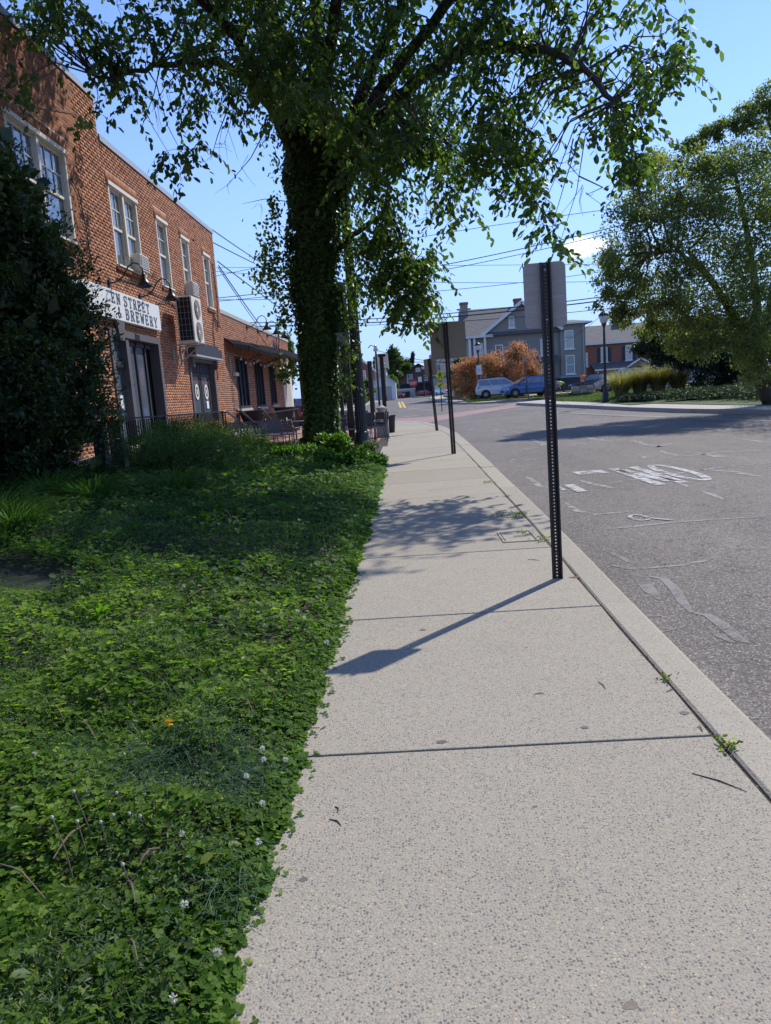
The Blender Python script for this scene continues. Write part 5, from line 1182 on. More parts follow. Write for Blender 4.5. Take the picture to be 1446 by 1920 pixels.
P2([(-.05,-.03),(.01,-.03),(-.08,-.24),(-.13,-.24)],b,y=-.0264); P2([(-.0,-.03),(.05,-.03),(.12,-.14),(.12,-.24),(.08,-.24),(.07,-.14)],b,y=-.0266); P2([(.04,.13),(.05,.09),(.14,.02),(.16,.05)],b,y=-.0268); P2([(-.04,.13),(-.12,.06),(-.13,-.03),(-.1,-.03),(-.08,.04),(-.03,.08)],b,y=-.027)
b.build('walking_figure',M['signblack'],cs)
b=MB(); b.box(-.26,.26,-.02,-.01,1.62,2.0); b.build('arrow_plate',M['yellow'],cs)
b=MB(); P2([(.16,.12),(.12,.16),(-.06,.02),(-.02,-.03)],b,1.78); P2([(-.14,-.10),(.03,-.10),(-.14,.07)],b,1.78,-.0262); b.build('arrow',M['signblack'],cs)
st=empty('stop_sign',(1.5,148,zr(148)+.1),0,'small red octagonal stop sign in front of the brown gabled building','road sign')
b=MB(); b.box(-.05,.05,0,.08,0,3.2); b.build('post',M['greenwood'],st); b=MB(); R8=.85
b.prism([(R8*math.cos(PI/8+k*PI/4),-.03,2.75+R8*math.sin(PI/8+k*PI/4)) for k in range(8)],(0,.03,0)); b.build('octagon',M['signred'],st)

for ci,ch in enumerate('STOP'):
    b=MB(); w_,h_=.27,.42; x0_=-.60+ci*.31; z0_=2.54
    segs={'S':[(1,1,0,1),(0,1,0,.5),(0,.5,1,.5),(1,.5,1,0),(1,0,0,0)],'T':[(0,1,1,1),(.5,1,.5,0)],'O':[(0,0,0,1),(0,1,1,1),(1,1,1,0),(1,0,0,0)],'P':[(0,0,0,1),(0,1,1,1),(1,1,1,.5),(1,.5,0,.5)]}[ch]
    for k_,(a,c,d_,e) in enumerate(segs): b.bar((x0_+a*w_,-.034-k_*.001,z0_+c*h_),(x0_+d_*w_,-.034-k_*.001,z0_+e*h_),.02,.07) if False else b.box(min(x0_+a*w_,x0_+d_*w_)-.035,max(x0_+a*w_,x0_+d_*w_)+.035,-.04-k_*.001,-.034,min(z0_+c*h_,z0_+e*h_)-.035,max(z0_+c*h_,z0_+e*h_)+.035)
    b.build('letter',M['white'],st)
b=MB(); b.box(1.0,1.7,-.02,.0,2.9,3.9); b.build('white_plate',M['signwhite'],st) ; bpy.data.objects['white_plate'].location=(.0,0,0)
sn=empty('street_name_sign',(6.3,140,zr(140)+.1),0,'green street name sign on a pole in front of the far blue van','road sign')
b=MB(); b.box(-.05,.05,0,.08,0,3.6); b.build('post',M['greenwood'],sn); b=MB(); b.box(-1.5,1.5,-.03,.0,3.2,3.75); b.build('name_plate',M['signgreen'],sn)
# sign pole beside the blue car (seen edge on)
ep=empty('signpost',(9.85,60.9,zr(61)+.2),0,'thin grey signpost standing in front of the blue parked car','signpost'); ep.rotation_euler=(0,rad(-4.0),0)
b=MB(); b.box(-.045,.045,-.02,.02,0,3.4); b.build('post',M['greyframe'],ep); b=MB(); b.box(-.05,.05,-.25,.25,2.85,3.45); b.build('sign_panel',M['signback2'],ep)
# utility cabinet pole on the right
up=empty('meter_pole',(17.0,50,zr(50)+.3),0,'grey double service pole with a tall meter box beside the big right tree','pole')
b=MB(); b.box(-.2,.0,-.1,.1,0,3.9); b.build('post',M['palewall'],up); b=MB(); b.box(.18,.36,-.1,.1,0,3.7); b.build('post',M['greenwood'],up); b=MB(); b.box(-.24,.05,-.18,-.1,1.9,3.9); b.build('meter_box',M['coping'],up)
# retaining block wall and brick pile by the workers
bk_=empty('stone_block_stack',(14.9,64,zr(64)+.2),0,'low stack of grey concrete blocks beside the orange shirted worker','blocks')
for i in range(3):
    for j in range(3):
        b=MB(); b.box(-.9+j*.6+.02*(i%2),-.33+j*.6+.02*(i%2),-.3,.3,i*.22+.005,i*.22+.215); b.build('block',M['concrete_far'] if (i+j)%3 else M['signback2'],bk_)
# ---- utility pole and cables
upo=empty('utility_pole',(9.9,121,zr(95)),0,'tall grey utility pole with a transformer bracket left of the grey house roof','utility pole')
b=MB(); b.tube([(0,0,0),(0,0,14.2)],[.32,.24],10); b.build('pole_shaft',M['bark'],upo); b=MB(); b.tube([(-.5,-.3,10.5),(-.5,-.3,11.6)],.36,10); b.build('transformer',M['darkframe'],upo,True); b=MB(); b.box(-1.1,1.1,-.1,.1,13.3,13.5); b.build('crossarm',M['bark'],upo)
b=MB()
for x in (-.9,-.3,.6): b.tube([(x,-.2,12.6),(x+.3,-.25,12.0),(x-.2,-.2,11.2),(x+.1,-.2,10.2)],.05,5)
b.build('jumper_wires',M['wire'],upo,kind='stuff')
def wire(a,c,sag,r,label,group='overhead cables'):
    a=Vector(a);c=Vector(c); n=20; b=MB(); b.tube([a.lerp(c,i/n)-Vector((0,0,4*sag*(i/n)*(1-i/n))) for i in range(n+1)],r,5); return b.build('overhead_cable',M['wire'],label=label,cat='cable',group=group)
wires=[((-200,380),0),]
def pw(p,q,sag,r,l): wire(P(*p),P(*q),sag,r,l)
GX='parallel overhead cables above the far street'
CL=['upper cable of the close pair rising right above the near sign','lower cable of the close pair rising right above the near sign','single cable rising to the right just under the close pair, passing the cloud','nearly level cable crossing the sky high, left of the near sign top','sagging cable just below the nearly level one behind the trunk','upper of two heavy cables crossing at the top of the grey house','lower and thickest of two heavy cables at the top of the grey house','long sagging cable in front of the grey house roof','rising cable between the ivy trunk and the right hand tree, lowest of the fan','thin far cable above the brown gabled building, falling to the right','thin far cable above the brown gabled building, rising to the right']
def pw2(p,q,sag,r): wire(P(*p),P(*q),sag,r,CL.pop(0),GX)
pw2((395,560,60),(1500,330,48),1.0,.028); pw2((395,566,60),(1500,338,48),1.1,.022); pw2((395,520,62),(1500,352,50),-.6,.02)
pw2((395,502,58),(1500,492,60),.0,.016); pw2((395,508,58),(1500,506,58),.9,.018); pw2((415,605,70),(1500,500,52),1.0,.035); pw2((415,612,70),(1500,507,52),1.0,.045); pw2((500,610,90),(1500,530,70),1.2,.03)
pw2((395,562,50),(1200,498,52),.6,.018); pw2((700,672,150),(1000,655,150),1.5,.06); pw2((700,655,150),(1000,668,150),2,.05)
wire(P(397,430,YE),P(620,560,60),.3,.02,'cable running from the roof corner of the brick building toward the ivy trunk')
wire(P(400,455,YE),P(640,560,60),.2,.02,'second cable from the end of the brick building, just below the roof corner')
wire(P(408,490,YE+.2),P(700,690,70),.3,.022,'cable sloping down from a bracket high on the end wall of the brick building')
wire(P(410,498,YE+.2),P(560,690,60),.4,.022,'steep cable falling from the brick building end toward the low wing roof')
wire(P(410,503,YE+.2),P(520,660,48),.1,.016,'steepest thin cable from the brick building end down behind the wing lamps')
wire(P(1060,640,75),P(1145,575,48),.2,.016,'thin service cable rising from the grey house wing to the right street lamp')
# service cable across front of the building with drooping wires
wire((WX+.04,18.2,5.3),(WX+.04,26.9,4.9),.15,.008,'pale thin cable looped along the brick wall below the upper windows')
# ================================================================ VEHICLES AND PEOPLE
M['tyre']=plain('tyre_rubber',(.012,.012,.013),.8); M['rim']=plain('alloy_wheel',(.35,.36,.38),.35,.7)
def paint(name,c): return NT(name).out(c,.28,.25,None,.6,Coat_Weight=.6)
M['lens_red']=NT('red_tail_lens').out((.35,.01,.01),.15); M['lens_clear']=NT('clear_headlamp').out((.6,.6,.62),.1)
def car(loc,rz,color,label,group,kind='suv',L=4.5,Wd=1.8,H=1.6,name='parked_car',rails=False):
    r=empty(name,loc,rz,label,'car',group)
    # profiles: x forward (front = +L/2). lower body rings
    sedan=kind=='sedan'; van=kind=='van'
    belt=.60*H if not van else .52*H
    st=[(-.5,.42,.52,.80),(-.485,.30,.66,.90),(-.44,.22,.70,.96),(-.30,.2,.66,1.0),(0,.2,.645,1.0),(.18,.2,.64,1.0),(.30,.2,.615,.99),(.42,.21,.55,.95),(.475,.25,.47,.88),(.5,.32,.40,.74)]
    if van: st=[(-.5,.3,.55,.92),(-.48,.22,.62,.98),(-.3,.2,.6,1.0),(0,.2,.58,1.0),(.25,.2,.56,1.0),(.4,.2,.52,.97),(.48,.25,.45,.9),(.5,.3,.38,.8)]
    V=[];F=[];n=10
    for fx,zb_,zt,wf in st:
        x=fx*L; w=Wd/2*wf; z0=zb_ ; z1=zt*H
        ring=[(-w*.80,z0),(-w*.97,z0+.10),(-w,(z0+z1)/2-.05),(-w*.985,z1-.14),(-w*.90,z1-.01),(w*.90,z1-.01),(w*.985,z1-.14),(w,(z0+z1)/2-.05),(w*.97,z0+.10),(w*.80,z0)]
        V+= [(x,a,c+.0) for a,c in ring]
    b=MB(); m=len(st); F=[(i*n+k,i*n+(k+1)%n,(i+1)*n+(k+1)%n,(i+1)*n+k) for i in range(m-1) for k in range(n)]+[tuple(range(n)),tuple(range((m-1)*n,m*n))]
    b.add(V,F); body=b.build('body',color,r,True)
    md=body.modifiers.new('es','EDGE_SPLIT') ; md.split_angle=rad(40)
    # cabin: pillars/roof in body colour, glass inset panels
    if kind=='suv': cab=[(-.48,.66,.78),(-.44,.97,.70),(-.1,1.0,.74),(.05,.975,.73),(.26,.62,.82)]
    elif van: cab=[(-.49,.6,.86),(-.47,.98,.82),(0,1.0,.84),(.22,.97,.82),(.40,.55,.88)]
    elif kind=='hatch': cab=[(-.46,.68,.80),(-.38,.95,.70),(-.12,1.0,.73),(.04,.98,.72),(.27,.62,.82)]
    else: cab=[(-.40,.66,.80),(-.22,.97,.68),(0,1.0,.70),(.08,.98,.70),(.28,.62,.82)]
    zc=.60*H if not van else .55*H
    V=[];b=MB();hw=Wd/2
    prof=[(c[0]*L,c[1]*H) for c in cab]; top=[(x,z) for x,z in prof]
    ws=[.90 if z<.75*H else .74 for x,z in prof]
    vs=[]
    for (x,z),w in zip(prof,ws): vs+= [(x,-hw*w,z),(x,hw*w,z)]
    base=[(prof[0][0],-hw*.90,zc),(prof[0][0],hw*.90,zc),(prof[-1][0],-hw*.90,zc),(prof[-1][0],hw*.90,zc)]
    mm=len(prof); vs+=base; B=2*mm
    fs=[(2*i,2*i+1,2*i+3,2*i+2) for i in range(mm-1)]
    fs+=[tuple([2*i for i in range(mm)]+[B+2,B]),tuple([2*i+1 for i in range(mm)][::-1]+[B+1,B+3]) ,(0,1,B+1,B),(2*mm-2,2*mm-1,B+3,B+2)]
    b.add(vs,fs); b.build('cabin',color,r)
    # side glass
    x0,x1=prof[1][0]-.02,prof[-2][0]+.02; xr0,xr1=prof[0][0]+.22,prof[-1][0]-.22; zt=.93*H; zl_=.66*H if not van else .62*H
    for s in (-1,1):
        yb,yt=hw*.905,hw*.77
        cuts=[0,.36,.70,1.0] if not sedan else [0,.5,1.0]
        for a,c in zip(cuts,cuts[1:]):
            ga,gc=a+.012,c-.012
            q=MB(); q.prism([(xr0+(xr1-xr0)*ga,s*yb,zl_),(xr0+(xr1-xr0)*gc,s*yb,zl_),(x0+(x1-x0)*gc,s*yt,zt),(x0+(x1-x0)*ga,s*yt,zt)],(0,s*.012,0.0)); q.build('side_window',M['glass'],r)
    q=MB(); a,c=prof[-1],prof[-2]; 
    q.add([(a[0]-.03,-hw*.78,a[1]+.03),(a[0]-.03,hw*.78,a[1]+.03),(c[0]+.06,hw*.66,c[1]-.02),(c[0]+.06,-hw*.66,c[1]-.02)],[(0,1,2,3)]); q.v=[(x+.035,y,z+.03) for x,y,z in q.v]; q.build('windscreen',M['glass'],r)
    q=MB(); a,c=prof[0],prof[1]; q.add([(a[0]-.03,-hw*.76,a[1]+.08),(a[0]-.03,hw*.76,a[1]+.08),(c[0]-.02,hw*.64,c[1]-.04),(c[0]-.02,-hw*.64,c[1]-.04)],[(0,1,2,3)]); q.build('rear_window',M['glass'],r)
    wr=.335 if H>1.5 else .31
    wm=None
    for fx in (-.31,.315):
        for s in (-1,1):
            w=bpy.data.objects.new('wheel',None) ; COL.objects.link(w); w.parent=r; w.location=(fx*L,s*(hw-.10),wr); w.rotation_euler=(s*-PI/2,0,0)
            q=MB(); q.lathe([(wr+.07,.02),(wr+.07,.115),(wr+.01,.118)],22); q.build('wheel_arch',M['tyre'],w)
            q=MB(); q.lathe([(wr*.6,-.1),(wr*.95,-.1),(wr,-.06),(wr,.08),(wr*.95,.12),(wr*.66,.125),(wr*.62,.10)],24); q.build('tyre',M['tyre'],w,True)
            q=MB(); q.lathe([(.03,.105),(.05,.13),(.06,.13)],12)
            for k in range(7): a=k*2*PI/7; q.bar((.03*math.cos(a),.03*math.sin(a),.118),(wr*.62*math.cos(a),wr*.62*math.sin(a),.124),.055,.02)
            q.lathe([(wr*.58,.10),(wr*.66,.135),(wr*.68,.12),(wr*.6,.09)],22); q.build('rim',M['rim'],w)
    for s in (-1,1):
        q=MB(); q.prism([(L*.425,s*(hw*.93),.46*H),(L*.485,s*hw*.70,.43*H),(L*.49,s*hw*.72,.36*H),(L*.44,s*(hw*.95),.38*H)],(.02,s*.03,.02)); q.build('headlight',M['lens_clear'],r)
        q=MB(); q.prism([(-L*.492,s*hw*.62,.58*H),(-L*.40,s*hw*.985,.60*H),(-L*.45,s*hw*.99,.50*H),(-L*.492,s*hw*.70,.50*H)],(-.03,s*.025,0)); q.build('tail_light',M['lens_red'],r)
        q=MB(); q.box(.20*L,.235*L,s*hw*.96 if s>0 else s*hw*.96-.16,s*hw*.96+.16 if s>0 else s*hw*.96,.64*H,.71*H); q.build('door_mirror',color,r,bevel=.02)
        q=MB(); q.box(-.30*L,.27*L,s*hw*.98 if s>0 else s*hw*.98-.03,s*hw*.98+.03 if s>0 else s*hw*.98,.20,.30); q.build('sill_trim',M['tyre'],r)
        for xx in (.02,-.2): q=MB(); q.box(xx*L-.16,xx*L,s*(hw+.0) if s>0 else -hw-.025,hw+.025 if s>0 else -hw,.565*H,.585*H); q.build('door_handle',M['rim'],r)
        if rails: q=MB(); q.tube([(-.36*L,s*hw*.62,.99*H),(-.33*L,s*hw*.62,1.035*H),(.0,s*hw*.62,1.045*H),(.05*L,s*hw*.62,1.0*H)],.025,6); q.build('roof_rail',M['tyre'],r)
    q=MB(); q.box(L*.485,L*.502,-hw*.45,hw*.45,.27*H,.36*H); q.build('grille',M['tyre'],r)
    q=MB(); q.box(-L*.505,-L*.49,-.26,.26,.40*H,.47*H); q.build('number_plate',M['signwhite'],r)
    q=MB(); q.box(-L*.503,-L*.47,-hw*.8,hw*.8,.24,.40); q.build('rear_bumper',M['tyre'],r,bevel=.03)
    return r
PB=paint('metallic_blue_paint',(.035,.12,.30)); PS=paint('silver_paint',(.45,.50,.56)); PT=paint('tan_paint',(.33,.28,.23)); PR=paint('red_paint',(.40,.025,.025)); PO=paint('orange_red_paint',(.45,.09,.03)); PW=paint('white_blue_paint',(.50,.60,.70)); PD=paint('dark_car_paint',(.03,.035,.045)); PTe=paint('teal_car_paint',(.18,.42,.45)); PM=paint('maroon_paint',(.16,.02,.025))
car((10.0,62.0,.60),rad(190),PB,'bright blue hatchback parked facing left in front of the bronze bushes','cars parked by the grey house','hatch',4.4,1.8,1.60,rails=True)
car((8.35,65.3,.62),rad(-8),PS,'silver SUV with red tail light, parked left of the blue hatchback','cars parked by the grey house','suv',4.6,1.85,1.68,rails=True)
car((11.6,68.2,.68),rad(165),PM,'maroon car mostly hidden behind the blue hatchback and the near signpost','cars parked by the grey house','sedan',4.5,1.8,1.45)
car((16.9,58.4,zr(58)+.3),rad(170),PT,'tan SUV behind the right street lamp beside the ornamental grass','cars parked by the brick house','suv',4.7,1.85,1.75)
car((16.6,66.5,zr(66)+.3),rad(165),PD,'dark car parked behind the tan SUV near the brick house','cars parked by the brick house','sedan',4.6,1.8,1.5)
car((20.9,58.5,zr(58)+.35),rad(180),PW,'pale blue white van with a glaring roof behind the ornamental grass','cars parked by the brick house','van',5.2,1.95,2.15,name='parked_van')
car((25.0,60.5,zr(60)+.35),rad(195),PTe,'teal car half hidden right of the grey service pole','cars parked by the brick house','hatch',4.4,1.8,1.7)
car((4.15,196,.7),rad(180),PR,'red saloon car parked in front of the brown gabled building','cars at the end of the street','sedan',4.8,1.8,1.5)
car((8.3,170,.7),rad(-70),PW,'pale blue van parked by the right end of the brown building','cars at the end of the street','van',5.0,1.95,2.2,name='parked_van')
car((-2.6,160,.66),rad(180),PO,'orange red car at the far left end of the street by the low wall','cars at the end of the street','hatch',4.4,1.8,1.5)
car((-6.9,50,-.05),rad(100),PM,'dark maroon car seen past the pale end panel of the brick wing','cars on the side street','suv',4.6,1.85,1.75)
# people
M['skin']=plain('skin',(.40,.24,.17),.6); M['orange']=plain('orange_shirt',(.75,.16,.03),.8,0,.1,5); M['lime']=plain('lime_shirt',(.30,.62,.10),.8,0,.1,5); M['jeans']=plain('dark_work_trousers',(.05,.055,.07),.85); M['cap']=plain('brown_cap',(.10,.07,.05),.8)
def skin(name,pts,edges,radii,mat,parent,root=0,sub=1):
    me=bpy.data.meshes.new(name); me.from_pydata(pts,edges,[]); o=bpy.data.objects.new(name,me); COL.objects.link(o); o.parent=parent; me.materials.append(mat)
    m=o.modifiers.new('skin','SKIN'); m.use_smooth_shade=True
    for i,rr_ in enumerate(radii): v=me.skin_vertices[0].data[i]; v.radius=(rr_,rr_); v.use_root=(i==root)
    s=o.modifiers.new('sub','SUBSURF'); s.levels=sub; s.render_levels=sub; return o
def person(loc,rz,bend,shirt,label,hat):
    r=empty('person',loc,rz,label,'person'); c,s=math.cos(bend),math.sin(bend)
    def T(x,y,z): # torso frame rotates forward (toward -y) about the hips at z=.93
        z-=.93; return (x,y*c-z*s,.93+y*s*0+z*c+ y*-s*0)
    hip=(0,0,.93); ch=T(0,0,1.28); nk=T(0,0,1.48); hd=T(0,-.02,1.58); ht=T(0,-.03,1.72)
    pts=[hip,ch,nk,hd,ht]; E=[(0,1),(1,2),(2,3),(3,4)]; R=[.15,.155,.06,.085,.075]
    for sx in (-1,1):
        b0=len(pts); sh=T(sx*.19,0,1.42); el=(sx*.26,sh[1]-.10,sh[2]-.28); wr_=(sx*.2,el[1]-.20,el[2]-.12); ha=(sx*.18,wr_[1]-.09,wr_[2]-.03)
        pts+= [sh,el,wr_,ha]; E+= [(1,b0),(b0,b0+1),(b0+1,b0+2),(b0+2,b0+3)]; R+= [.065,.045,.032,.035]
        for k in range(5):
            fi=len(pts); a=(k-2)*.018; pts.append((ha[0]+a,ha[1]-.06+abs(k-2)*.008,ha[2]-.03)); pts.append((ha[0]+a*1.2,ha[1]-.09+abs(k-2)*.01,ha[2]-.07)); E+= [(b0+3,fi),(fi,fi+1)]; R+= [.010,.008]
        b0=len(pts); pts+= [(sx*.10,0,.86),(sx*.12,-.05,.48),(sx*.13,.02,.09),(sx*.13,-.14,.04)]; E+= [(0,b0),(b0,b0+1),(b0+1,b0+2),(b0+2,b0+3)]; R+= [.10,.065,.045,.04]
    skin('body',pts,E,R,M['skin'],r)
    sh=T(0,0,1.44); q=[(0,0,.90),ch,T(0,0,1.40)]; e=[(0,1),(1,2)]; rr_=[.17,.175,.11]
    for sx in (-1,1):
        b0=len(q); s0=T(sx*.19,0,1.42); q+= [s0,(sx*.24,s0[1]-.06,s0[2]-.17)]; e+= [(2,b0),(b0,b0+1)]; rr_+= [.08,.065]
    skin('shirt',q,e,rr_,shirt,r)
    q=[(0,0,.94)]; e=[]; rr_=[.165]
    for sx in (-1,1):
        b0=len(q); q+= [(sx*.10,0,.84),(sx*.12,-.05,.48),(sx*.13,.02,.12)]; e+= [(0,b0),(b0,b0+1),(b0+1,b0+2)]; rr_+= [.115,.085,.07]
    skin('trousers',q,e,rr_,M['jeans'],r)
    b=MB(); b.lathe([(.10,0),(.105,.03),(.09,.08),(.04,.115),(.005,.12)],14,(ht[0],ht[1],ht[2]-.03)); b.build('cap',M['cap'] if hat else M['skin'],r,True)
    b=MB(); 
    for sx in (-1,1):
        b.box(sx*.13-.05,sx*.13+.05,-.2,.09,0,.09)
    sh_=b
    for sx in (-1,1): b=MB(); b.box(sx*.13-.05,sx*.13+.05,-.2,.09,0,.09); b.build('boot',M['tyre'],r,bevel=.02)
    for sx in (-1,1): b=MB(); b.lathe([(.004,0),(.012,.004),(.004,.010)],8,(hd[0]+sx*.032,hd[1]-.095,hd[2]+.06)); b.build('eye',M['tyre'],r,True)
    b=MB(); b.prism([(hd[0]-.012,hd[1]-.09,hd[2]+.02),(hd[0]+.012,hd[1]-.09,hd[2]+.02),(hd[0],hd[1]-.088,hd[2]+.07)],(0,-.025,-.004)); b.build('nose',M['skin'],r)
    return r
person((15.35,66.0,zr(66)+.25),rad(25),rad(8),M['orange'],'worker in an orange shirt and cap standing behind the concrete blocks',True)
person((13.75,66.0,zr(66)+.2),rad(-70),rad(75),M['lime'],'worker in a lime green shirt bending forward just right of the near signpost',True)
rp=random.Random(2)
pl=empty('brick_rubble',(14.2,64.6,zr(64)+.2),0,'low spread of reddish rubble bricks near the bending worker','rubble')
for i in range(22):
    b=MB() ; b.box(-.1,.1,-.05,.05,-.035,.035) if i==0 else None
    if i==0: o=b.build('brick',M['brick_one'],pl); md=o.data
    else: o=bpy.data.objects.new('brick',md); COL.objects.link(o); o.parent=pl
    o.location=(rp.uniform(-1.0,.3),rp.uniform(-.4,.4),rp.uniform(.03,.18)); o.rotation_euler=(rp.uniform(-.4,.4),rp.uniform(-.4,.4),rp.uniform(0,3))
# ================================================================ VEGETATION
def noise2(x,y,s=1.0,seed=0.0):
    """cheap smooth value noise for arrays"""
    x=np.asarray(x)*s+seed*17.3; y=np.asarray(y)*s+seed*9.1
    xi=np.floor(x); yi=np.floor(y); fx=x-xi; fy=y-yi; fx=fx*fx*(3-2*fx); fy=fy*fy*(3-2*fy)
    h=lambda a,b: np.modf(np.abs(np.sin(a*127.1+b*311.7+seed)*43758.5453))[0]
    return (h(xi,yi)*(1-fx)+h(xi+1,yi)*fx)*(1-fy)+(h(xi,yi+1)*(1-fx)+h(xi+1,yi+1)*fx)*fy
def bedv(x,y):
    s=lambda a,b,v:(lambda t:t*t*(3-2*t))(np.clip((v-a)/(b-a),0,1))
    return -.045+.47*s(-.5,-5.2,x)*s(.5,7,y)
def edgex(y): return -.545+.07*(noise2(y,0,2.3,3)-.5)+.06*(noise2(y,0,7,5)-.5)+.035*(noise2(y,0,21,6)-.5)+.03*(y>9)*0
class Fol:
    def __init__(s): s.p=[]
    def add(s,t): s.p.append(t)
    def build(s,name,mat,parent=None,**k):
        quad=[t for t in s.p]; V,F,R=cat(quad); return npmesh(name,V,F,mat,parent,R,**k)
# ---------------- main tree
tree=empty('street_tree',(-2.15,19.0,0),0,'large ivy wrapped tree with a wide drooping crown overhanging the sidewalk','tree')
limbs=[]
def limb(pts,r0,r1,mat='bark_dark',name='limb',n=9,wob=.12,add=True):
    pts=[Vector(p) for p in pts]
    # catmull-rom smoothing
    q=[]; m=len(pts); rr=random.Random(int(pts[-1].x*100)+len(limbs))
    for i in range(m-1):
        p0=pts[max(i-1,0)];p1=pts[i];p2=pts[i+1];p3=pts[min(i+2,m-1)]
        for k in range(6):
            t=k/6; q.append(.5*((2*p1)+(p2-p0)*t+(2*p0-5*p1+4*p2-p3)*t*t+(3*p1-p0-3*p2+p3)*t**3))
    q.append(pts[-1]); q=[v+Vector((rr.uniform(-1,1),rr.uniform(-1,1),rr.uniform(-1,1)))*wob*.3 if 0<i<len(q)-1 else v for i,v in enumerate(q)]
    rs=[r0+(r1-r0)*(i/(len(q)-1))**.8 for i in range(len(q))]
    b=MB(); b.tube(q,rs,n); 
    if add: limbs.append((q,rs))
    return b
def TL(o,par):  # parent a world space mesh to a thing
    o.parent=par; o.matrix_parent_inverse=Matrix.Translation(-Vector(root_loc(par))); return o
trunk_pts=[P(603,872,19),P(604,780,19),P(598,660,19),P(590,520,19),P(586,400,19),P(588,330,19),P(590,260,19)]
rt=[.44,.30,.31,.36,.44,.52,.36]
b=limb(trunk_pts,.5,.4,n=16,wob=.0,add=False); 
q=[];b=MB(); b.tube(trunk_pts,rt,18); TL(b.build('trunk',M['bark_dark'],None,True),tree)
LP=[([(560,330,19),(540,200,18.6),(520,90,18),(505,-60,17),(500,-220,16)],.22,.08),([(585,320,19),(592,160,18.6),(590,20,18.2),(585,-160,17.5)],.24,.09),
 ([(615,330,19),(650,240,18.3),(690,150,17.6),(740,40,16.6),(800,-120,15.5)],.22,.07),([(630,350,19),(690,250,17.8),(760,170,16.6),(850,105,15.2),(930,88,14.2),(1010,92,13.4),(1090,125,12.7),(1150,190,12.2)],.20,.035),
 ([(850,105,15.2),(900,50,14.6),(950,-30,14),(1000,-160,13)],.10,.04),([(555,300,18.8),(500,190,17.6),(430,125,16.4),(330,118,15.3),(250,135,14.8),(185,146,14.4)],.13,.02),
 ([(550,290,18.8),(480,130,17.2),(400,20,15.8),(300,-60,14.6),(180,-100,13.4)],.17,.05),([(640,360,19),(690,285,17.6),(740,250,16.6),(800,240,15.8)],.12,.03),
 ([(630,470,18.9),(680,430,18.0),(730,400,17.3),(760,470,16.7),(790,540,16.2)],.08,.02),([(600,300,19),(610,150,17),(640,-60,14.6),(700,-300,12.8)],.2,.06),
 ([(640,300,19),(720,160,17),(860,-20,14.4),(1020,-240,12.3)],.18,.05),([(560,300,19),(500,60,16.8),(420,-200,14),(380,-420,12.2)],.18,.05),([(660,270,18),(700,262,17.3),(770,300,16.4),(850,290,15.7),(930,330,15)],.07,.015)]
for pts,r0,r1 in LP:
    b=limb([P(*p) for p in pts],r0,r1); TL(b.build('limb',M['bark_dark'],None,True),tree)
allp=np.array([tuple(v) for q_,rs_ in limbs for v in q_]); allr_=np.array([r for q_,rs_ in limbs for r in rs_])
g=np.random.default_rng(11)
# clusters: hanging ends placed along the crown's ragged lower outline, then the body
low=[(0,125),(25,185),(60,150),(100,120),(135,110),(180,205),(235,190),(300,150),(318,285),(350,292),(390,265),(430,255),(480,235),(520,230),(640,300),(655,375),(720,385),(735,345),(790,325),(835,395),(880,398),(890,330),(960,350),(1000,415),(1030,345),(1022,280),(1000,225),(1060,215),(1105,270),(1150,295),(1195,300),(1205,245),(1230,190),(1275,150),(1285,80),(1290,30),(1250,0)]
def lowy(px): 
    if px<=0: return 130
    for (a,b_),(c,d) in zip(low,low[1:]):
        if a<=px<c: return b_+(d-b_)*(px-a)/(c-a)
    return -50
cl=[]
def depth_for(px,r):
    if px>880: return 12.0+r*1.6+max(0,(1100-px))/1000*4
    if px<330: return 12.8+r*2.0+max(0,px)/330*1.2
    return 13.5+r*5.5
for i in range(520):
    px=g.uniform(-60,1290) if g.random()<.7 else g.uniform(330,1000); y1=lowy(px)-38
    py=g.uniform(-160,y1-25) if g.random()<.62 else y1-25-abs(g.normal(0,38))
    if 225<px<480 and 125<py<300 and g.random()<.80: continue
    if px<330 and g.random()<.66: continue
    if px<330 and py>60 and px+py*1.0>330 and g.random()<.6: continue
    if px>940 and g.random()<.42: continue
    if px>1215 and py<40 and g.random()<.5: continue
    if 640<px<900 and 260<py<400 and g.random()<.35: continue
    Y=depth_for(px,g.random()); cl.append((*P(px,py,Y),.42+.3*g.random(),1))
for px,py,Y in ((1035,425,12.3),(1050,455,12.2),(1015,395,12.4),(1000,370,12.6),(985,345,12.8),(1190,285,12),(1210,215,12),(1180,300,12),(830,380,14.5),(870,390,14.3),(730,370,16),(705,380,16.2),(700,350,16),(820,350,14.5),
    (340,285,14.5),(318,290,14.5),(380,265,15),(240,190,14.2),(235,165,14.2),(180,205,13.8),(1262,135,12),(1270,90,12),(1275,40,12),(20,165,13),(60,150,13),(1140,260,12.1),(1125,235,12.2)):
    cl.append((*P(px,py,Y),.30,1))
for i in range(26):   # low branch right of the trunk
    t_=g.random(); px=690+110*t_+g.normal(0,30); py=410+150*t_+g.normal(0,38); 
    if px<650 or py>600: continue
    cl.append((*P(px,py,16.0+g.random()*1.6),.36,1))
for i in range(15): cl.append((*P(g.uniform(735,800),g.uniform(480,585),15.8+g.random()),.28,1))
for i in range(11): cl.append((*P(g.uniform(680,730),g.uniform(400,560),17+g.random()*1.2),.34,1))
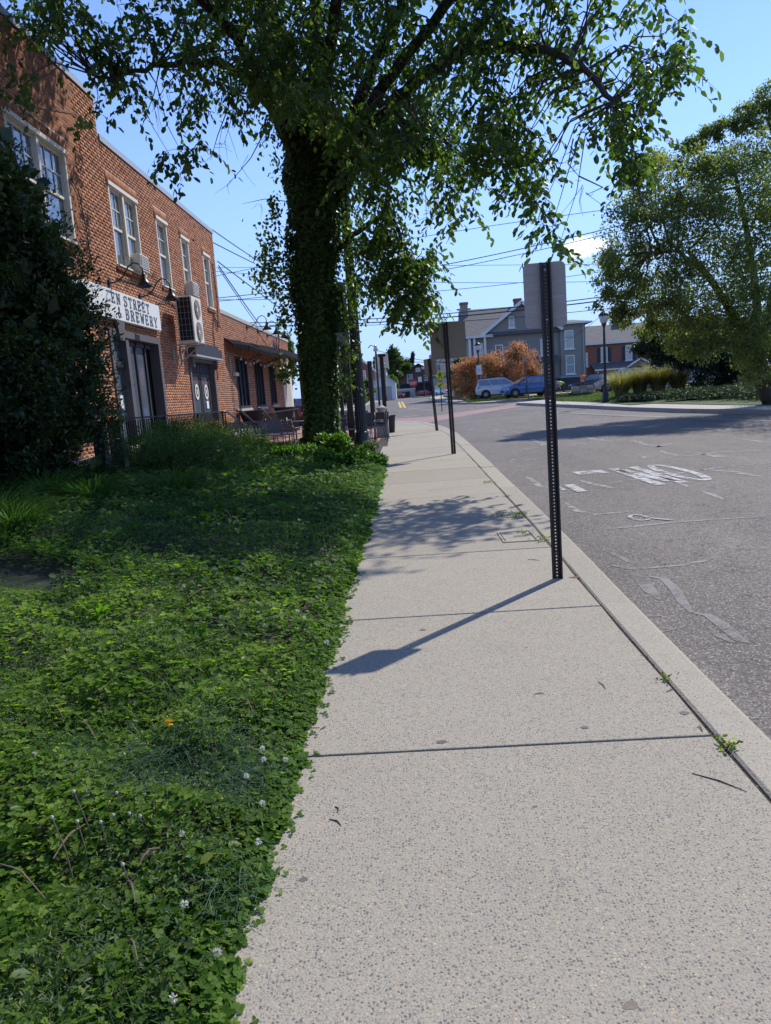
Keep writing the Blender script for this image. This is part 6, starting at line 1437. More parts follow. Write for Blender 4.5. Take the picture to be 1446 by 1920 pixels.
for i in range(430):   # crown above the frame, which throws the shade on the bed
    a=g.normal(size=3); a/=np.linalg.norm(a); rr_=g.random()**.4
    x=-2.0+7.0*a[0]*rr_; y=15.8+6.0*a[1]*rr_; z=11.2+3.6*a[2]*rr_
    v=CR.T@np.array([x,y,z-CAM_H]); py=960-1389*v[1]/-v[2]; px=723+1389*v[0]/-v[2]
    if py>-60: continue
    if x-.64*z>-.9 and y-.745*z>5.0: continue
    cl.append((x,y,z,.6,0))
cl=np.array(cl); print('clusters',len(cl))
# twigs feeding the clusters
tb=MB(); leafP=[];leafD=[];leafN=[];leafS=[];leafR=[]
rr_=random.Random(3)
for c in cl:
    C=np.array(c[:3]); d=allp-C; dist=np.linalg.norm(d,axis=1)+np.where(allp[:,2]>C[2]+1.0,.8,0); j=int(np.argmin(dist+allr_*0)); A=allp[j]
    if dist[j]<5.0:
        m=(A+C)/2+np.array([0,0,.18*dist[j]]); tb.tube([A,A*.6+m*.4+g.normal(0,.06,3),m,m*.45+C*.55+g.normal(0,.07,3),C],[min(.024,allr_[j]*.5),.016,.012,.008,.005],4,False)
    nt=int(g.integers(5,8)) if c[4] else 7
    for k in range(nt):
        s0=C+g.normal(0,c[3]*.40,3)*[1,1,.8]; az=g.uniform(0,2*PI); L=g.uniform(.35,.85); n=int(L/.055)
        h=np.array([math.cos(az),math.sin(az),0]); t_=np.linspace(0,1,n)[:,None]
        path=s0+h*L*.72*t_+np.array([0,0,-1.])*L*(.08*t_+.58*t_**1.6)
        if k<3: tb.tube([C,s0*.5+C*.5+g.normal(0,.03,3),s0,path[n//2],path[-1]],[.006,.005,.004,.003,.002],3,False)
        leafP.append(path+g.normal(0,.014,(n,3))); side=np.where(np.arange(n)%2==0,1,-1)[:,None]*np.cross(h,[0,0,1.])
        D=h*.35+side*.6+np.array([0,0,-.75])+g.normal(0,.3,(n,3)); leafD.append(D); leafN.append(g.normal(0,.5,(n,3))+h*.5+[0,0,.6]); leafS.append(g.uniform(.10,.17,n)); leafR.append(np.clip(g.normal(.45,.2)+g.normal(0,.15,n),0,1))
# bare dead twigs at the left side of the crown
for px0,py0,px1,py1,Y in ((470,120,420,270,15.5),(410,125,440,240,15.5),(300,125,262,250,15),(215,60,208,145,14.5),(400,120,330,230,15.3),(440,170,395,300,15.2),(500,240,425,350,16),(350,118,285,210,15),(560,380,455,382,18.7),(1075,260,1085,330,12),(1085,330,1100,365,12),(880,180,960,220,13.8),(840,330,850,395,14.5),(780,330,800,410,15)):
    a=np.array(P(px0,py0,Y)); c=np.array(P(px1,py1,Y-.3)); m=(a+c)/2+g.normal(0,.1,3); tb.tube([a,m,c],[.014,.009,.004],4,False)
    for k in range(6):
        t_=g.uniform(.2,1); p=a+(c-a)*t_; e=p+np.array([g.normal(0,.25),g.normal(0,.2),-abs(g.normal(.15,.25))]); tb.tube([p,(p+e)/2+g.normal(0,.03,3),e],[.005,.004,.002],3,False)
TL(tb.build('twigs',M['bark_dark'],None,kind='stuff'),tree)
LPn=np.concatenate(leafP); LD=np.concatenate(leafD); LN=np.concatenate(leafN); LS=np.concatenate(leafS); LR=np.concatenate(leafR); print('tree leaves',len(LPn))
# leaves clothing the lower limbs so the trunk melts into the crown
for q_,rs_ in limbs:
    for i_ in range(0,int(len(q_)*.7)):
        m_=30; c_=np.array(q_[i_]); LPn=np.concatenate([LPn,c_+g.normal(0,1,(m_,3))*[.34,.30,.38]]); LD=np.concatenate([LD,g.normal(0,.4,(m_,3))+[0,0,-.8]]); LN=np.concatenate([LN,g.normal(0,.5,(m_,3))+[0,-.3,.6]]); LS=np.concatenate([LS,g.uniform(.08,.14,m_)]); LR=np.concatenate([LR,g.random(m_)*.7])
V,F,R=leafgeo6(LPn,LD,LN,LS,LS*.50,.16,LR); TL(npmesh('crown',V,F,M['leaf'],None,R,kind='stuff'),tree)
# ivy on the trunk
def interp_trunk(z):
    zs=[p.z for p in trunk_pts]; xs=[p.x for p in trunk_pts]; ys_=[p.y for p in trunk_pts]
    return np.interp(z,zs,xs),np.interp(z,zs,ys_),np.interp(z,zs,rt)
n=26000; z=g.uniform(0.05,8.4,n); a=g.uniform(0,2*PI,n); cx_,cy_,cr_=interp_trunk(z)
bulge=.06+np.clip(.05+z*.045,0,.26)*noise2(a*1.2,z,1.1,2)+.08*noise2(a*3,z,3.5,4)+.22*np.exp(-z/.35)+.10*np.clip((z-4.5)/3,0,1)
rad_=cr_*.82+bulge*np.sqrt(g.uniform(.25,1,n))
Pp=np.stack([cx_+rad_*np.cos(a),cy_+rad_*np.sin(a),z],1); D=np.stack([.5*np.cos(a)+g.normal(0,.4,n),.5*np.sin(a)+g.normal(0,.4,n),-.8+g.normal(0,.35,n)],1); N=np.stack([np.cos(a),np.sin(a),.55+0*a],1)+g.normal(0,.35,(n,3))
iv=[leafgeo6(Pp,D,N,g.uniform(.06,.11,n),g.uniform(.055,.10,n),.08,g.random(n))]
def ivysprig(px,py,Y,n,s):
    c=np.array(P(px,py,Y)); Pp=c+g.normal(0,1,(n,3))*[s,s,s*1.1]; D=g.normal(0,.5,(n,3))+[0,0,-.8]; iv.append(leafgeo6(Pp,D,g.normal(0,.6,(n,3))+[.2,-.3,.5],g.uniform(.06,.11,n),g.uniform(.05,.09,n),.08,g.random(n)))
for q in ((515,400,18.8,60,.10),(508,440,18.7,120,.18),(505,480,18.7,160,.20),(498,515,18.6,180,.19),(520,500,18.7,200,.24),(530,560,18.7,160,.18),(535,600,18.7,120,.14),(512,375,18.8,40,.08),(545,690,18.8,160,.14),(530,700,18.7,60,.08),(660,470,18.6,220,.22),(662,540,18.6,160,.18),(650,600,18.7,140,.15),(650,660,18.7,160,.16),(645,720,18.7,130,.13),(650,420,18.7,160,.2),(668,350,18.6,120,.22),(660,580,18.5,100,.2)): ivysprig(*q)
V,F,R=cat(iv); TL(npmesh('ivy',V,F,M['ivy'],None,R,kind='stuff'),tree)
# ---------------- generic foliage masses
def blob_leaves(cs,n,ll,ratio,g,up=.35,shell=.55,droop=0.0,flat=1.0):
    cs=np.array(cs,float); w=cs[:,3]*cs[:,4]*cs[:,5]; idx=g.choice(len(cs),n,p=w/w.sum()); a=g.normal(size=(n,3)); a=unit(a); r=shell+(1-shell)*g.random(n)**.6
    r*=1+.18*(noise2(a[:,0]*3+idx,a[:,2]*3,1.4,1)-.5)*2
    Pp=cs[idx,:3]+a*cs[idx,3:6]*r[:,None]; D=a*.5+g.normal(0,.55,(n,3))+[0,0,-droop]; N=a*.6+g.normal(0,.4,(n,3))+[0,0,up]
    L=ll*g.uniform(.6,1.3,n); return leafgeo(Pp,D,N,L,L*ratio,.25,np.clip(g.normal(.5,.25,n)+.15*a[:,2]*0,0,1))
def shrub(name,label,cat_,loc,cs,n,ll,ratio,mat,seed,group=None,stems=5,stemmat='bark',up=.35,shell=.5,droop=0,sh=None,extra=None):
    """cs in local coords"""
    g=np.random.default_rng(seed); r=empty(name,loc,0,label,cat_,group); parts=[blob_leaves(cs,n,ll,ratio,g,up,shell,droop)]
    if extra: parts+=extra(g)
    V,F,R=cat(parts); npmesh('foliage',V,F,M[mat],r,R,kind='stuff')
    rr=random.Random(seed); c0=np.array(cs)
    for i in range(stems):
        c=c0[rr.randrange(len(c0))]; b=MB(); x,y=rr.uniform(-.1,.1),rr.uniform(-.1,.1); b.tube([(x,y,-.1),(x*1.5+c[0]*.3,y*1.5+c[1]*.3,c[2]*.5),(c[0]*.9,c[1]*.9,c[2]*1.05)],[.03,.02,.008] if c[2]<3 else [.12,.08,.03],6); b.build('stem',M[stemmat],r,True)
    return r
# dark evergreen by the building: a dense cone
HC=[];g=np.random.default_rng(21)
hx,hy=-5.75,10.7
def HR(z): return float(np.interp(z,[0,.6,2.0,2.9,3.3,4.1,5.0,5.35],[1.1,1.4,1.62,1.5,1.38,1.08,.68,.3]))
for i in range(110):
    z=g.uniform(.4,4.8); R_=HR(z)-.18; R_=max(.2,R_); a=g.uniform(0,2*PI); q=.72*math.sqrt(g.random()); HC.append((R_*q*math.cos(a),R_*q*math.sin(a)*.9,z-.4,.2+.22*R_,.2+.22*R_,.36))
def hextra(g):
    out=[blob_leaves([(c[0]*.8,c[1]*.8,c[2],.5,.5,.5) for c in HC],9000,.26,.6,g)]
    for i in range(330):
        z=g.uniform(.3,5.05); R_=max(.1,HR(z)-.22); a=g.uniform(0,2*PI); c=np.array([R_*math.cos(a)*.95,R_*math.sin(a)*.9,z-.4]); n=60; d=unit((c*[1,1,0]+[0,0,.8])[None])[0]
        t=g.random(n)[:,None]; Pp=c+d*t*.42+g.normal(0,.05,(n,3)); D=d+g.normal(0,.55,(n,3)); out.append(leafgeo(Pp,D,g.normal(0,.5,(n,3))+[0,0,.7],g.uniform(.05,.09,n),.028,.2,np.clip(t[:,0]*.5+g.random(n)*.5,0,1)))
    return out
hz=shrub('evergreen_shrub','tall dense dark evergreen shrub covering the left part of the brick building','shrub',(hx,hy,.4),HC,90000,.095,.46,'holly',22,stems=7,stemmat='bark_dark',extra=hextra)
# second evergreen mass at the frame's left edge
HC2=[(-.6,.0,1.4,.9,.9,1.0),(-.3,.1,2.1,.7,.8,.8),(.0,0,.8,1.0,.9,.7)]
shrub('evergreen_shrub','second dark evergreen shrub cut off by the left edge of the photo','shrub',(-6.05,8.6,.4),HC2,15000,.075,.42,'holly',23,stems=4,stemmat='bark_dark')
# feathery grey green shrubs in front of the ramp
spec=[((-3.75,12.3),.95,1.15,'shrub_d','broad grey green shrub bulging toward the camera in the middle of the bed',30),((-4.35,13.6),1.05,.9,'shrub_d','large feathery grey green shrub in front of the ramp railing, beside the wooden frame',31),((-3.75,14.9),.85,.80,'shrub_d','feathery grey green shrub in the middle of the bed before the handrails',32),((-4.6,16.6),.9,.85,'shrub_y','sunlit yellow green shrub against the ramp railing behind the feathery shrubs',33),((-3.9,18.3),.36,.6,'shrub_y','small sunlit yellow green shrub just in front of the left bench',34),((-3.1,17.4),.36,.6,'shrub_y','low yellow green plants between the left bench and the ivy tree',35)]
for (x,y),h,w,mt,l,sd_ in spec:
    h*=.78
    g=np.random.default_rng(sd_); zb_=float(bedv(np.array([x]),np.array([y]))[0]); cs=[(g.normal(0,w*.45),g.normal(0,w*.35),h*g.uniform(.35,.8),w*.42,w*.42,h*.30) for _ in range(9)]
    def ex(g,h=h,w=w):
        o=[]
        for i in range(60):
            a=g.uniform(0,2*PI); q=w*g.uniform(.1,.85); c=np.array([q*math.cos(a),q*math.sin(a),h*.7]); n=34; d=np.array([g.normal(0,.3),g.normal(0,.3),1.]); t=g.random(n)[:,None]; o.append(leafgeo(c+d*t*.4*h+g.normal(0,.02,(n,3)),g.normal(0,.6,(n,3))+[0,0,.4],g.normal(0,.5,(n,3))+[0,0,.6],g.uniform(.03,.055,n),.014,.2,np.clip(.3+.6*g.random(n),0,1)))
        return o
    shrub('feathery_shrub' if mt=='shrub_d' else 'sunlit_shrub',l,'shrub',(x,y,zb_),cs,int(9500*w),.045,.40,mt,sd_,group='shrubs before the ramp',extra=ex)
# bright green shrub at the tree foot and others
for (x,y),h,w,mt,ll,l,sd_ in (((-1.35,15.2),.48,.62,'shrub_g',.085,'bright green leafy shrub spilling toward the sidewalk right of the tree foot',41),((-1.75,16.9),.62,.5,'shrub_g',.085,'bright green young shrub against the right side of the ivy trunk',42),((-.95,18.0),.42,.22,'shrub_d',.05,'small weedy plant at the foot of the fluted lamp post beside the sidewalk',43),((-2.6,16.2),.35,.6,'shrub_g',.07,'low leafy green plants in front of the ivy trunk, left side',44)):
    g=np.random.default_rng(sd_); zb_=float(bedv(np.array([x]),np.array([y]))[0]); cs=[(g.normal(0,w*.5),g.normal(0,w*.4),h*g.uniform(.3,.85),w*.36,w*.36,h*.25) for _ in range(10)]
    shrub('leafy_shrub',l,'shrub',(x,y,zb_),cs,int(3600*w/.5),ll,.55,mt,sd_,group='leafy shrubs by the tree foot',up=.8)
# big-leaved hosta like plants under the evergreen
def rosette(x,y,n,L,w,mat,name,label,seed,group=None,cat_='plant',rise=.6):
    g=np.random.default_rng(seed); z=float(bedv(np.array([x]),np.array([y]))[0]); a=g.uniform(0,2*PI,n); Pp=np.zeros((n,3))+[0,0,.05]; D=np.stack([np.cos(a),np.sin(a),rise*g.uniform(.4,1.3,n)],1)
    Pp+=D*[.05,.05,.05]; V,F,R=leafgeo6(Pp,D,np.tile([0,0,1.],(n,1))+g.normal(0,.2,(n,3)),L*g.uniform(.7,1.2,n),w*g.uniform(.8,1.2,n),.12,g.random(n)); o=npmesh(name,V,F,M[mat],None,R,label=label,cat=cat_,group=group); o.location=(x,y,z); return o
for i,(px,py,n,L,w,l) in enumerate(((345,880,14,.32,.14,'broad leaved plant at the foot of the evergreen shrub, left of the feathery shrub'),(395,978,12,.17,.04,'pale spiky dock plant in the middle of the shaded bed'),(185,1140,10,.14,.04,'upright dock leaves at the left of the shade line'),(405,1125,9,.10,.045,'bright upright leaves on the shade line in mid bed'),(360,1165,9,.09,.05,'bright broad leaves just below the shade line'))):
    p=G(px,py,.2); rosette(p.x,p.y,n,L,w,'shrub_g' if i else 'cover','leafy_weed',l,60+i,'broad leaved plants in the bed',rise=1.2 if i else .7)
# ornamental strappy grass clumps at left
def clump(name,label,loc,n,H,w,sp,mat,seed,bend=(.4,1.1),group=None,cat_='grass clump'):
    g=np.random.default_rng(seed); a=g.uniform(0,2*PI,n); q=sp*np.sqrt(g.random(n)); Pp=np.stack([q*np.cos(a),q*np.sin(a),0*a],1); D=np.stack([np.cos(a)+g.normal(0,.3,n),np.sin(a)+g.normal(0,.3,n),0*a],1)
    V,F,R=bladegeo(Pp,D,H*g.uniform(.6,1.15,n),w*g.uniform(.6,1.2,n),g.uniform(bend[0],bend[1],n),g.random(n),5); o=npmesh(name,V,F,M[mat],None,R,label=label,cat=cat_,group=group); o.location=loc; return o
for i,(x,y,n,l) in enumerate(((-4.4,7.6,380,'strappy dark green grass clump at the far left of the bed, nearest one'),(-4.0,9.0,420,'strappy dark green grass clump in front of the evergreen shrub, middle one'),(-3.3,10.2,360,'strappy dark green grass clump right of the others below the evergreen'),(-4.7,9.4,300,'strappy dark green grass clump tucked under the evergreen shrub'),(-3.9,7.0,300,'low strappy grass clump at the left frame edge above the bare soil'))):
    clump('grass_clump',l,(x,y,float(bedv(np.array([x]),np.array([y]))[0])),n,.62,.016,.20,'grass' if False else 'cover',70+i,(.7,1.5),'strappy grass clumps')
# ---------------- ground cover
g=np.random.default_rng(33)
def canopy(x,y): 
    e=np.clip((edgex(y)-x)/.30,0,1); return bedv(x,y)+(.022+.125*e**.7)*(.22+1.25*noise2(x,y,3.4,1))+.06*e*noise2(x,y,9,2)
def scatter(n,y0,y1,wmax,bias=1.0):
    y=y0+(y1-y0)*g.random(n)**bias; xl=-(.95*y+.3) ; xl=np.maximum(xl,-6.0); x=edgex(y)-(edgex(y)-xl)*g.random(n); return x,y
def bare(x,y): # patch of bare soil at the left
    return ((x+3.55)/.75)**2+((y-5.6)/.42)**2<1+.5*noise2(x,y,4,8)
# trifoliate clover, sunlit foreground
def clovers(n,y0,y1,ll,mat,name,label,bias=1.3,thr=None,tri=True):
    x,y=scatter(n,y0,y1,0,bias); k=~bare(x,y)
    if thr is not None: k&=noise2(x,y,1.5,6)>thr
    x,y=x[k],y[k]; n=len(x); top=canopy(x,y); base=bedv(x,y); z=base+(top-base)*(1-.75*g.random(n)**2.2)
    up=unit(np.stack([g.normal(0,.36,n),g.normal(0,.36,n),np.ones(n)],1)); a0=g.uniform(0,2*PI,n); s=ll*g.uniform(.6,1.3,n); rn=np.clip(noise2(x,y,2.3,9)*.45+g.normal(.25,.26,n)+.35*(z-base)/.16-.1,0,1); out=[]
    t1=unit(np.cross(up,np.array([0,1.,0.1]))); t2=np.cross(up,t1)
    for j in range(3 if tri else 1):
        a=a0+j*2*PI/3; D=t1*np.cos(a)[:,None]+t2*np.sin(a)[:,None]+up*.12; out.append(leafgeo6(np.stack([x,y,z],1),D,up,s,s*.92,.07,rn))
    V,F,R=cat(out); return npmesh(name,V,F,M[mat],None,R,kind='stuff',label=label,cat='ground cover')
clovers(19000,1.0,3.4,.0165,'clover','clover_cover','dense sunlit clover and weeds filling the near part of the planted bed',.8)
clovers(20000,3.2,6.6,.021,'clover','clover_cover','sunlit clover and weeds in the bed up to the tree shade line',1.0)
def fringe(n,y0,y1,ll,mat,name,label):
    y=g.uniform(y0,y1,n); x=edgex(y)+.03-np.abs(g.normal(0,.10,n))+np.where(g.random(n)<.10,g.uniform(0,.07,n),0); z=np.maximum(.006,.004+(edgex(y)+.05-x)*.45*g.random(n)); up=unit(np.stack([.35+g.normal(0,.35,n),g.normal(0,.4,n),np.ones(n)],1)); a=g.uniform(0,2*PI,n); s=ll*g.uniform(.6,1.3,n); out=[]
    t1=unit(np.cross(up,np.array([0,1.,0.1]))); t2=np.cross(up,t1); rn=np.clip(g.normal(.55,.22,n),0,1)
    for j in range(3):
        b_=a+j*2*PI/3; out.append(leafgeo6(np.stack([x,y,z],1),t1*np.cos(b_)[:,None]+t2*np.sin(b_)[:,None]+up*.1,up,s,s*.9,.07,rn))
    V,F,R=cat(out); return npmesh(name,V,F,M[mat],None,R,kind='stuff',label=label,cat='ground cover')
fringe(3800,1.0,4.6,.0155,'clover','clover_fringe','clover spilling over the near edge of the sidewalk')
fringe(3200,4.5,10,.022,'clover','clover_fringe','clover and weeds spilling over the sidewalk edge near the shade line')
fringe(1800,9.5,16,.035,'cover','clover_fringe','ground cover spilling over the far edge of the sidewalk')
def covers(n,y0,y1,ll,mat,name,label,ratio=.8):
    x,y=scatter(n,y0,y1,0,.8); k=~bare(x,y); x,y=x[k],y[k]; n=len(x); top=canopy(x,y)+.05; base=bedv(x,y); z=base+(top-base)*(1-.8*g.random(n)**2)
    up=unit(np.stack([g.normal(0,.45,n),g.normal(-.1,.45,n),np.ones(n)],1)); a=g.uniform(0,2*PI,n); D=np.stack([np.cos(a),np.sin(a),g.normal(0,.3,n)],1); s=ll*g.uniform(.5,1.3,n)
    rn=np.clip(noise2(x,y,.9,4)*.6+g.normal(.2,.2,n),0,1); V,F,R=leafgeo6(np.stack([x,y,z],1),D,up,s,s*ratio,.08,rn); return npmesh(name,V,F,M[mat],None,R,kind='stuff',label=label,cat='ground cover')
covers(15000,5.2,10,.048,'cover','ivy_ground_cover','broad leaved ivy like ground cover in the shaded middle of the bed')
covers(22000,8.5,17.8,.07,'cover','ivy_ground_cover','broad leaved ground cover in the far part of the bed up to the ivy tree')
# fine weeds and grass blades
def blades(n,y0,y1,H,w,mat,name,label,thr=.45,sd=5,bend=(.2,1.0),bias=1.0,lift=.0):
    x,y=scatter(n,y0,y1,0,bias); k=(noise2(x,y,1.1,sd)>thr)&~bare(x,y); x,y=x[k],y[k]; n=len(x); a=g.uniform(0,2*PI,n); D=np.stack([np.cos(a),np.sin(a),0*a],1)
    z=bedv(x,y)+(canopy(x,y)-bedv(x,y))*.35; V,F,R=bladegeo(np.stack([x,y,z],1),D,H*g.uniform(.5,1.3,n),w*g.uniform(.6,1.3,n),g.uniform(*bend,n),g.random(n),3); return npmesh(name,V,F,M[mat],None,R,kind='stuff',label=label,cat='grass')
blades(26000,1.0,3.6,.12,.0036,'grass','lawn_weeds','fine bluish grass blades among the near clover',.52,5,(.3,1.1),.8)
blades(9000,3.0,7.5,.14,.005,'grass','lawn_weeds','fine grass blades among the clover near the shade line',.5,6,(.2,.9))
blades(9000,6.5,16,.24,.008,'grass','lawn_weeds','taller thin grass among the shaded ground cover',.5,7,(.1,.7))
# small-leaved feathery weeds
def feath(n,y0,y1,ll,name,label,thr,sd):
    x,y=scatter(n,y0,y1,0,.8); k=(noise2(x,y,1.9,sd)>thr)&~bare(x,y); x,y=x[k],y[k]; n=len(x); z=canopy(x,y)+g.uniform(-.03,.05,n); s=ll*g.uniform(.5,1.4,n)
    V,F,R=leafgeo(np.stack([x,y,z],1),rndir(n,.7,.2),rndir(n,1,.8),s,s*.3,.2,np.clip(g.normal(.65,.25,n),0,1)); return npmesh(name,V,F,M['greyweed'],None,R,kind='stuff',label=label,cat='weeds')
feath(42000,1.0,4.2,.017,'feathery_weeds','fine grey green feathery weeds mixed through the near clover',.60,12)
feath(26000,4.0,9.5,.026,'feathery_weeds','fine feathery weeds around the shade line of the bed',.5,13)
# clover flower heads, single blossoms, seed stalks
def head(px,py,r,mat,name,label,cat_,group,stalk=.05,zc=.1):
    p=G(px,py,zc); p.x=min(p.x,float(edgex(np.array([p.y]))[0])+.0); rr=random.Random(px*3+py); o=empty(name,(p.x,p.y,zc-stalk),0,label,cat_,group)
    b=MB(); b.tube([(0,0,0),(rr.uniform(-.005,.005),0,stalk*.6),(0,0,stalk)],[.0015,.0012,.0012],5); b.build('stalk',M['shrub_g'],o)
    gg=np.random.default_rng(px+py); n=46; a=unit(gg.normal(size=(n,3))); V,F,R=leafgeo(a*r*.35+[0,0,stalk+r*.4],a,gg.normal(size=(n,3)),r*.8,r*.35,.2,gg.random(n)); npmesh('flower_head',V,F,mat,o,R); return o
M['petal']=leafmat('white_clover_petals',((.60,.58,.48),(.72,.70,.62),(.8,.78,.72)),.3,.7,trcol=(1,1,1)); M['dandy']=leafmat('dandelion_petals',((.62,.36,.01),(.80,.50,.01),(.85,.60,.02)),.3,.6,trcol=(1.2,1,.3)); M['ptiny']=M['dandy']
for i,(px,py,sx,sy,n_,l) in enumerate(((330,1400,.26,.14,620,'bluish grass patch around the dandelion flower'),(430,1440,.16,.14,420,'bluish grass patch right of the dandelion flower toward the sidewalk'),(240,1450,.20,.11,320,'bluish grass patch left of the seed stalks'),(120,1400,.16,.10,180,'sparse bluish grass at the left of the near clover'),(420,1640,.14,.10,160,'thin bluish grass near the clover edge'))):
    p=G(px,py,.1); gq=np.random.default_rng(300+i); x=p.x+gq.normal(0,sx*.5,n_); y=p.y+gq.normal(0,sy*.9,n_); k=x<edgex(y); x,y=x[k],y[k]; m_=len(x); a=gq.normal(-.6,.9,m_); V,F,R=bladegeo(np.stack([x,y,bedv(x,y)+(canopy(x,y)-bedv(x,y))*.55],1),np.stack([np.cos(a),np.sin(a),0*a],1),gq.uniform(.08,.16,m_),gq.uniform(.0035,.007,m_),gq.uniform(.5,1.3,m_),gq.random(m_),4); npmesh('grass_patch',V,F,M['bluegrass'],None,R,kind='stuff',label=l,cat='grass')
gq=np.random.default_rng(310); n_=260; x,y=scatter(n_,1.2,5.2,0,.8); V,F,R=leafgeo6(np.stack([x,y,canopy(x,y)+.01],1),rndir(n_,.4,.35),rndir(n_,.6,.8),gq.uniform(.03,.06,n_),gq.uniform(.012,.024,n_),.12,gq.random(n_)); npmesh('dock_leaves',V,F,M['shrub_g'],None,R,kind='stuff',label='scattered larger dock and plantain leaves among the near clover',cat='weeds')
fl=[(492,1405),(495,1426),(462,1457),(520,1579),(434,1787),(325,1875),(558,1425),(502,1508),(341,1565),(346,1697),(65,1416),(497,1175),(625,1205),(658,967),(646,952),(558,1148),(604,1030),(345,1100),(480,1030),(570,1160),(620,1062),(655,1005)]
ORD=['nearest','second nearest','third nearest','fourth nearest','fifth nearest','sixth nearest','seventh nearest','eighth nearest','ninth nearest','tenth nearest','eleventh nearest','twelfth nearest','tenth farthest','ninth farthest','eighth farthest','seventh farthest','sixth farthest','fifth farthest','fourth farthest','third farthest','second farthest','farthest']
fl.sort(key=lambda q:-q[1]-q[0]*.001)
for i,(px,py) in enumerate(fl):
    head(px,py,.011 if py>1300 else .015,M['petal'],'clover_flower',ORD[i]+(' white clover flower head, close to the sidewalk edge' if px>G(px,py).x*0+430 else ' white clover flower head, well inside the planted bed'),'flower','white clover flowers',zc=.10 if px>540 else .14)
head(318,1358,.019,M['dandy'],'dandelion_flower','single orange yellow dandelion flower on a pale stalk in the near clover','flower',None,.10,.17)
gg=np.random.default_rng(8); n=260; x,y=scatter(n,1.2,3.2,0,.7); 
V,F,R=leafgeo(np.stack([x,y,canopy(x,y)+.012],1),rndir(n,.5,.6),rndir(n,1,.5),.007,.006,.1,gg.random(n)); npmesh('tiny_yellow_flowers',V,F,M['ptiny'],None,R,kind='stuff',label='tiny yellow blossoms dotted through the near weeds',cat='flowers')
stalks=[((256,1570),(222,1500)),((262,1600),(258,1545)),((232,1600),(226,1548)),((205,1628),(222,1562)),((182,1610),(186,1494)),((165,1640),(190,1560)),((140,1660),(143,1550)),((245,1690),(238,1650)),((282,1610),(280,1550)),((103,1570),(106,1552)),((248,1470),(250,1425)),((10,1530),(5,1480)),((250,1610),(262,1590))]
stalks.sort(key=lambda q:q[0][0])
OS=['leftmost','second from left','third from left','fourth from left','fifth from left','sixth from left','seventh, the middle one','sixth from right','fifth from right','fourth from right','third from right','second from right','rightmost']
for i,(a,c) in enumerate(stalks):
    A=G(a[0],a[1],.03); C=G(c[0],c[1],.03); C=Vector((A.x+(C.x-A.x)*.35,A.y+.02,.03+ (a[1]-c[1])*.0016+.04)); o=empty('seed_stalk',tuple(A),0,OS[i]+' of the thin dry dandelion stalks standing in the near clover','stalk','spent dandelion stalks')
    b=MB(); b.tube([(0,0,0),(C-A)*.5+Vector((.008,0,.003)),C-A],[.0026,.0022,.0018],5); b.build('stem',M['twig'],o); b=MB(); v=C-A; b.lathe([(.001,-.003),(.005,.0),(.006,.004),(.003,.009)],7,v); b.build('spent_head',M['petal'],o)
dry=[((0,1620),(85,1685),.13,'longest bare pale stick lying on the clover at the left frame edge'),((100,1610),(160,1545),.13,'pale dry stalk slanting across the near clover left of the seed stalks'),((258,1625),(300,1590),.12,'curved straw coloured stalk in the middle of the near clover'),((238,1652),(254,1692),.12,'short tan dry leaf stalk below the curved straw stalk'),((97,1326),(118,1345),.13,'pale grass stem in the clover at left, above a longer one'),((148,1352),(182,1388),.13,'pale grass stem in the clover left of the dandelion flower'),((455,1310),(475,1335),.12,'hooked dry weed stem right of the dandelion flower'),((492,1280),(520,1310),.12,'arched pale grass stem near the sidewalk above the clover heads'),((258,1160),(300,1145),.16,'thin pale stem lying near the shade line, left one'),((420,1132),(500,1142),.16,'long thin yellowish stem on the shade line toward the sidewalk'),((355,1120),(400,1100),.16,'bright curved stem on the shade line in mid bed'),((145,1180),(160,1195),.15,'short pale stem in the sunlit clover at left'),((158,1797),(205,1792),.10,'reddish dry stalk near the bottom left of the clover'),((240,1765),(258,1800),.11,'pale bent leaf blade near the bottom of the clover')]
for a,c,z,l in dry:
    A=G(*a,z); C=G(*c,z); m=(A+C)/2+Vector((.0,.01,.02)); b=MB(); b.tube([A,A.lerp(m,.6)+Vector((0,0,.004)),m,C],[.002,.0028,.0028,.0016],5); b.build('dry_stalk',M['twig'] ,label=l,cat='stalk')
for i,(px,py,l) in enumerate(((150,1830,'large pale rounded leaf near the bottom left of the bed'),(142,1808,'second pale broad leaf just above the largest one at bottom left'),(375,1622,'yellow green broad leaf in the near clover, mid height'),(400,1722,'curled pale leaf lying at the clover edge near the sidewalk'),(490,1722,'pale drooping leaf hanging over the sidewalk edge'),(450,1545,'pale green upright leaf near the clover edge'),(255,1420,'round bright clover like leaf below the dandelion flower'),(60,1825,'pale green leaf at the lower left corner of the clover'))):
    p=G(px,py,.11); p.x=min(p.x,float(edgex(np.array([p.y]))[0])-.02); p.z=float(canopy(np.array([p.x]),np.array([p.y]))[0])+.01; g2=np.random.default_rng(100+i); a=g2.uniform(0,6.28); D=np.array([[math.cos(a),math.sin(a)*.6,.25],[math.cos(a)+.2,math.sin(a)*.6,.2]]); V,F,R=leafgeo6(np.array([[0,0,0.],[.004,.002,.004]])[:1],D[:1],np.array([[0,-.2,1.]]),.05,.032,.12,np.array([.98])); o=npmesh('broad_leaf',V,F,M['shrub_d'] if i!=2 else M['shrub_y'],None,R,label=l,cat='leaf'); o.location=p
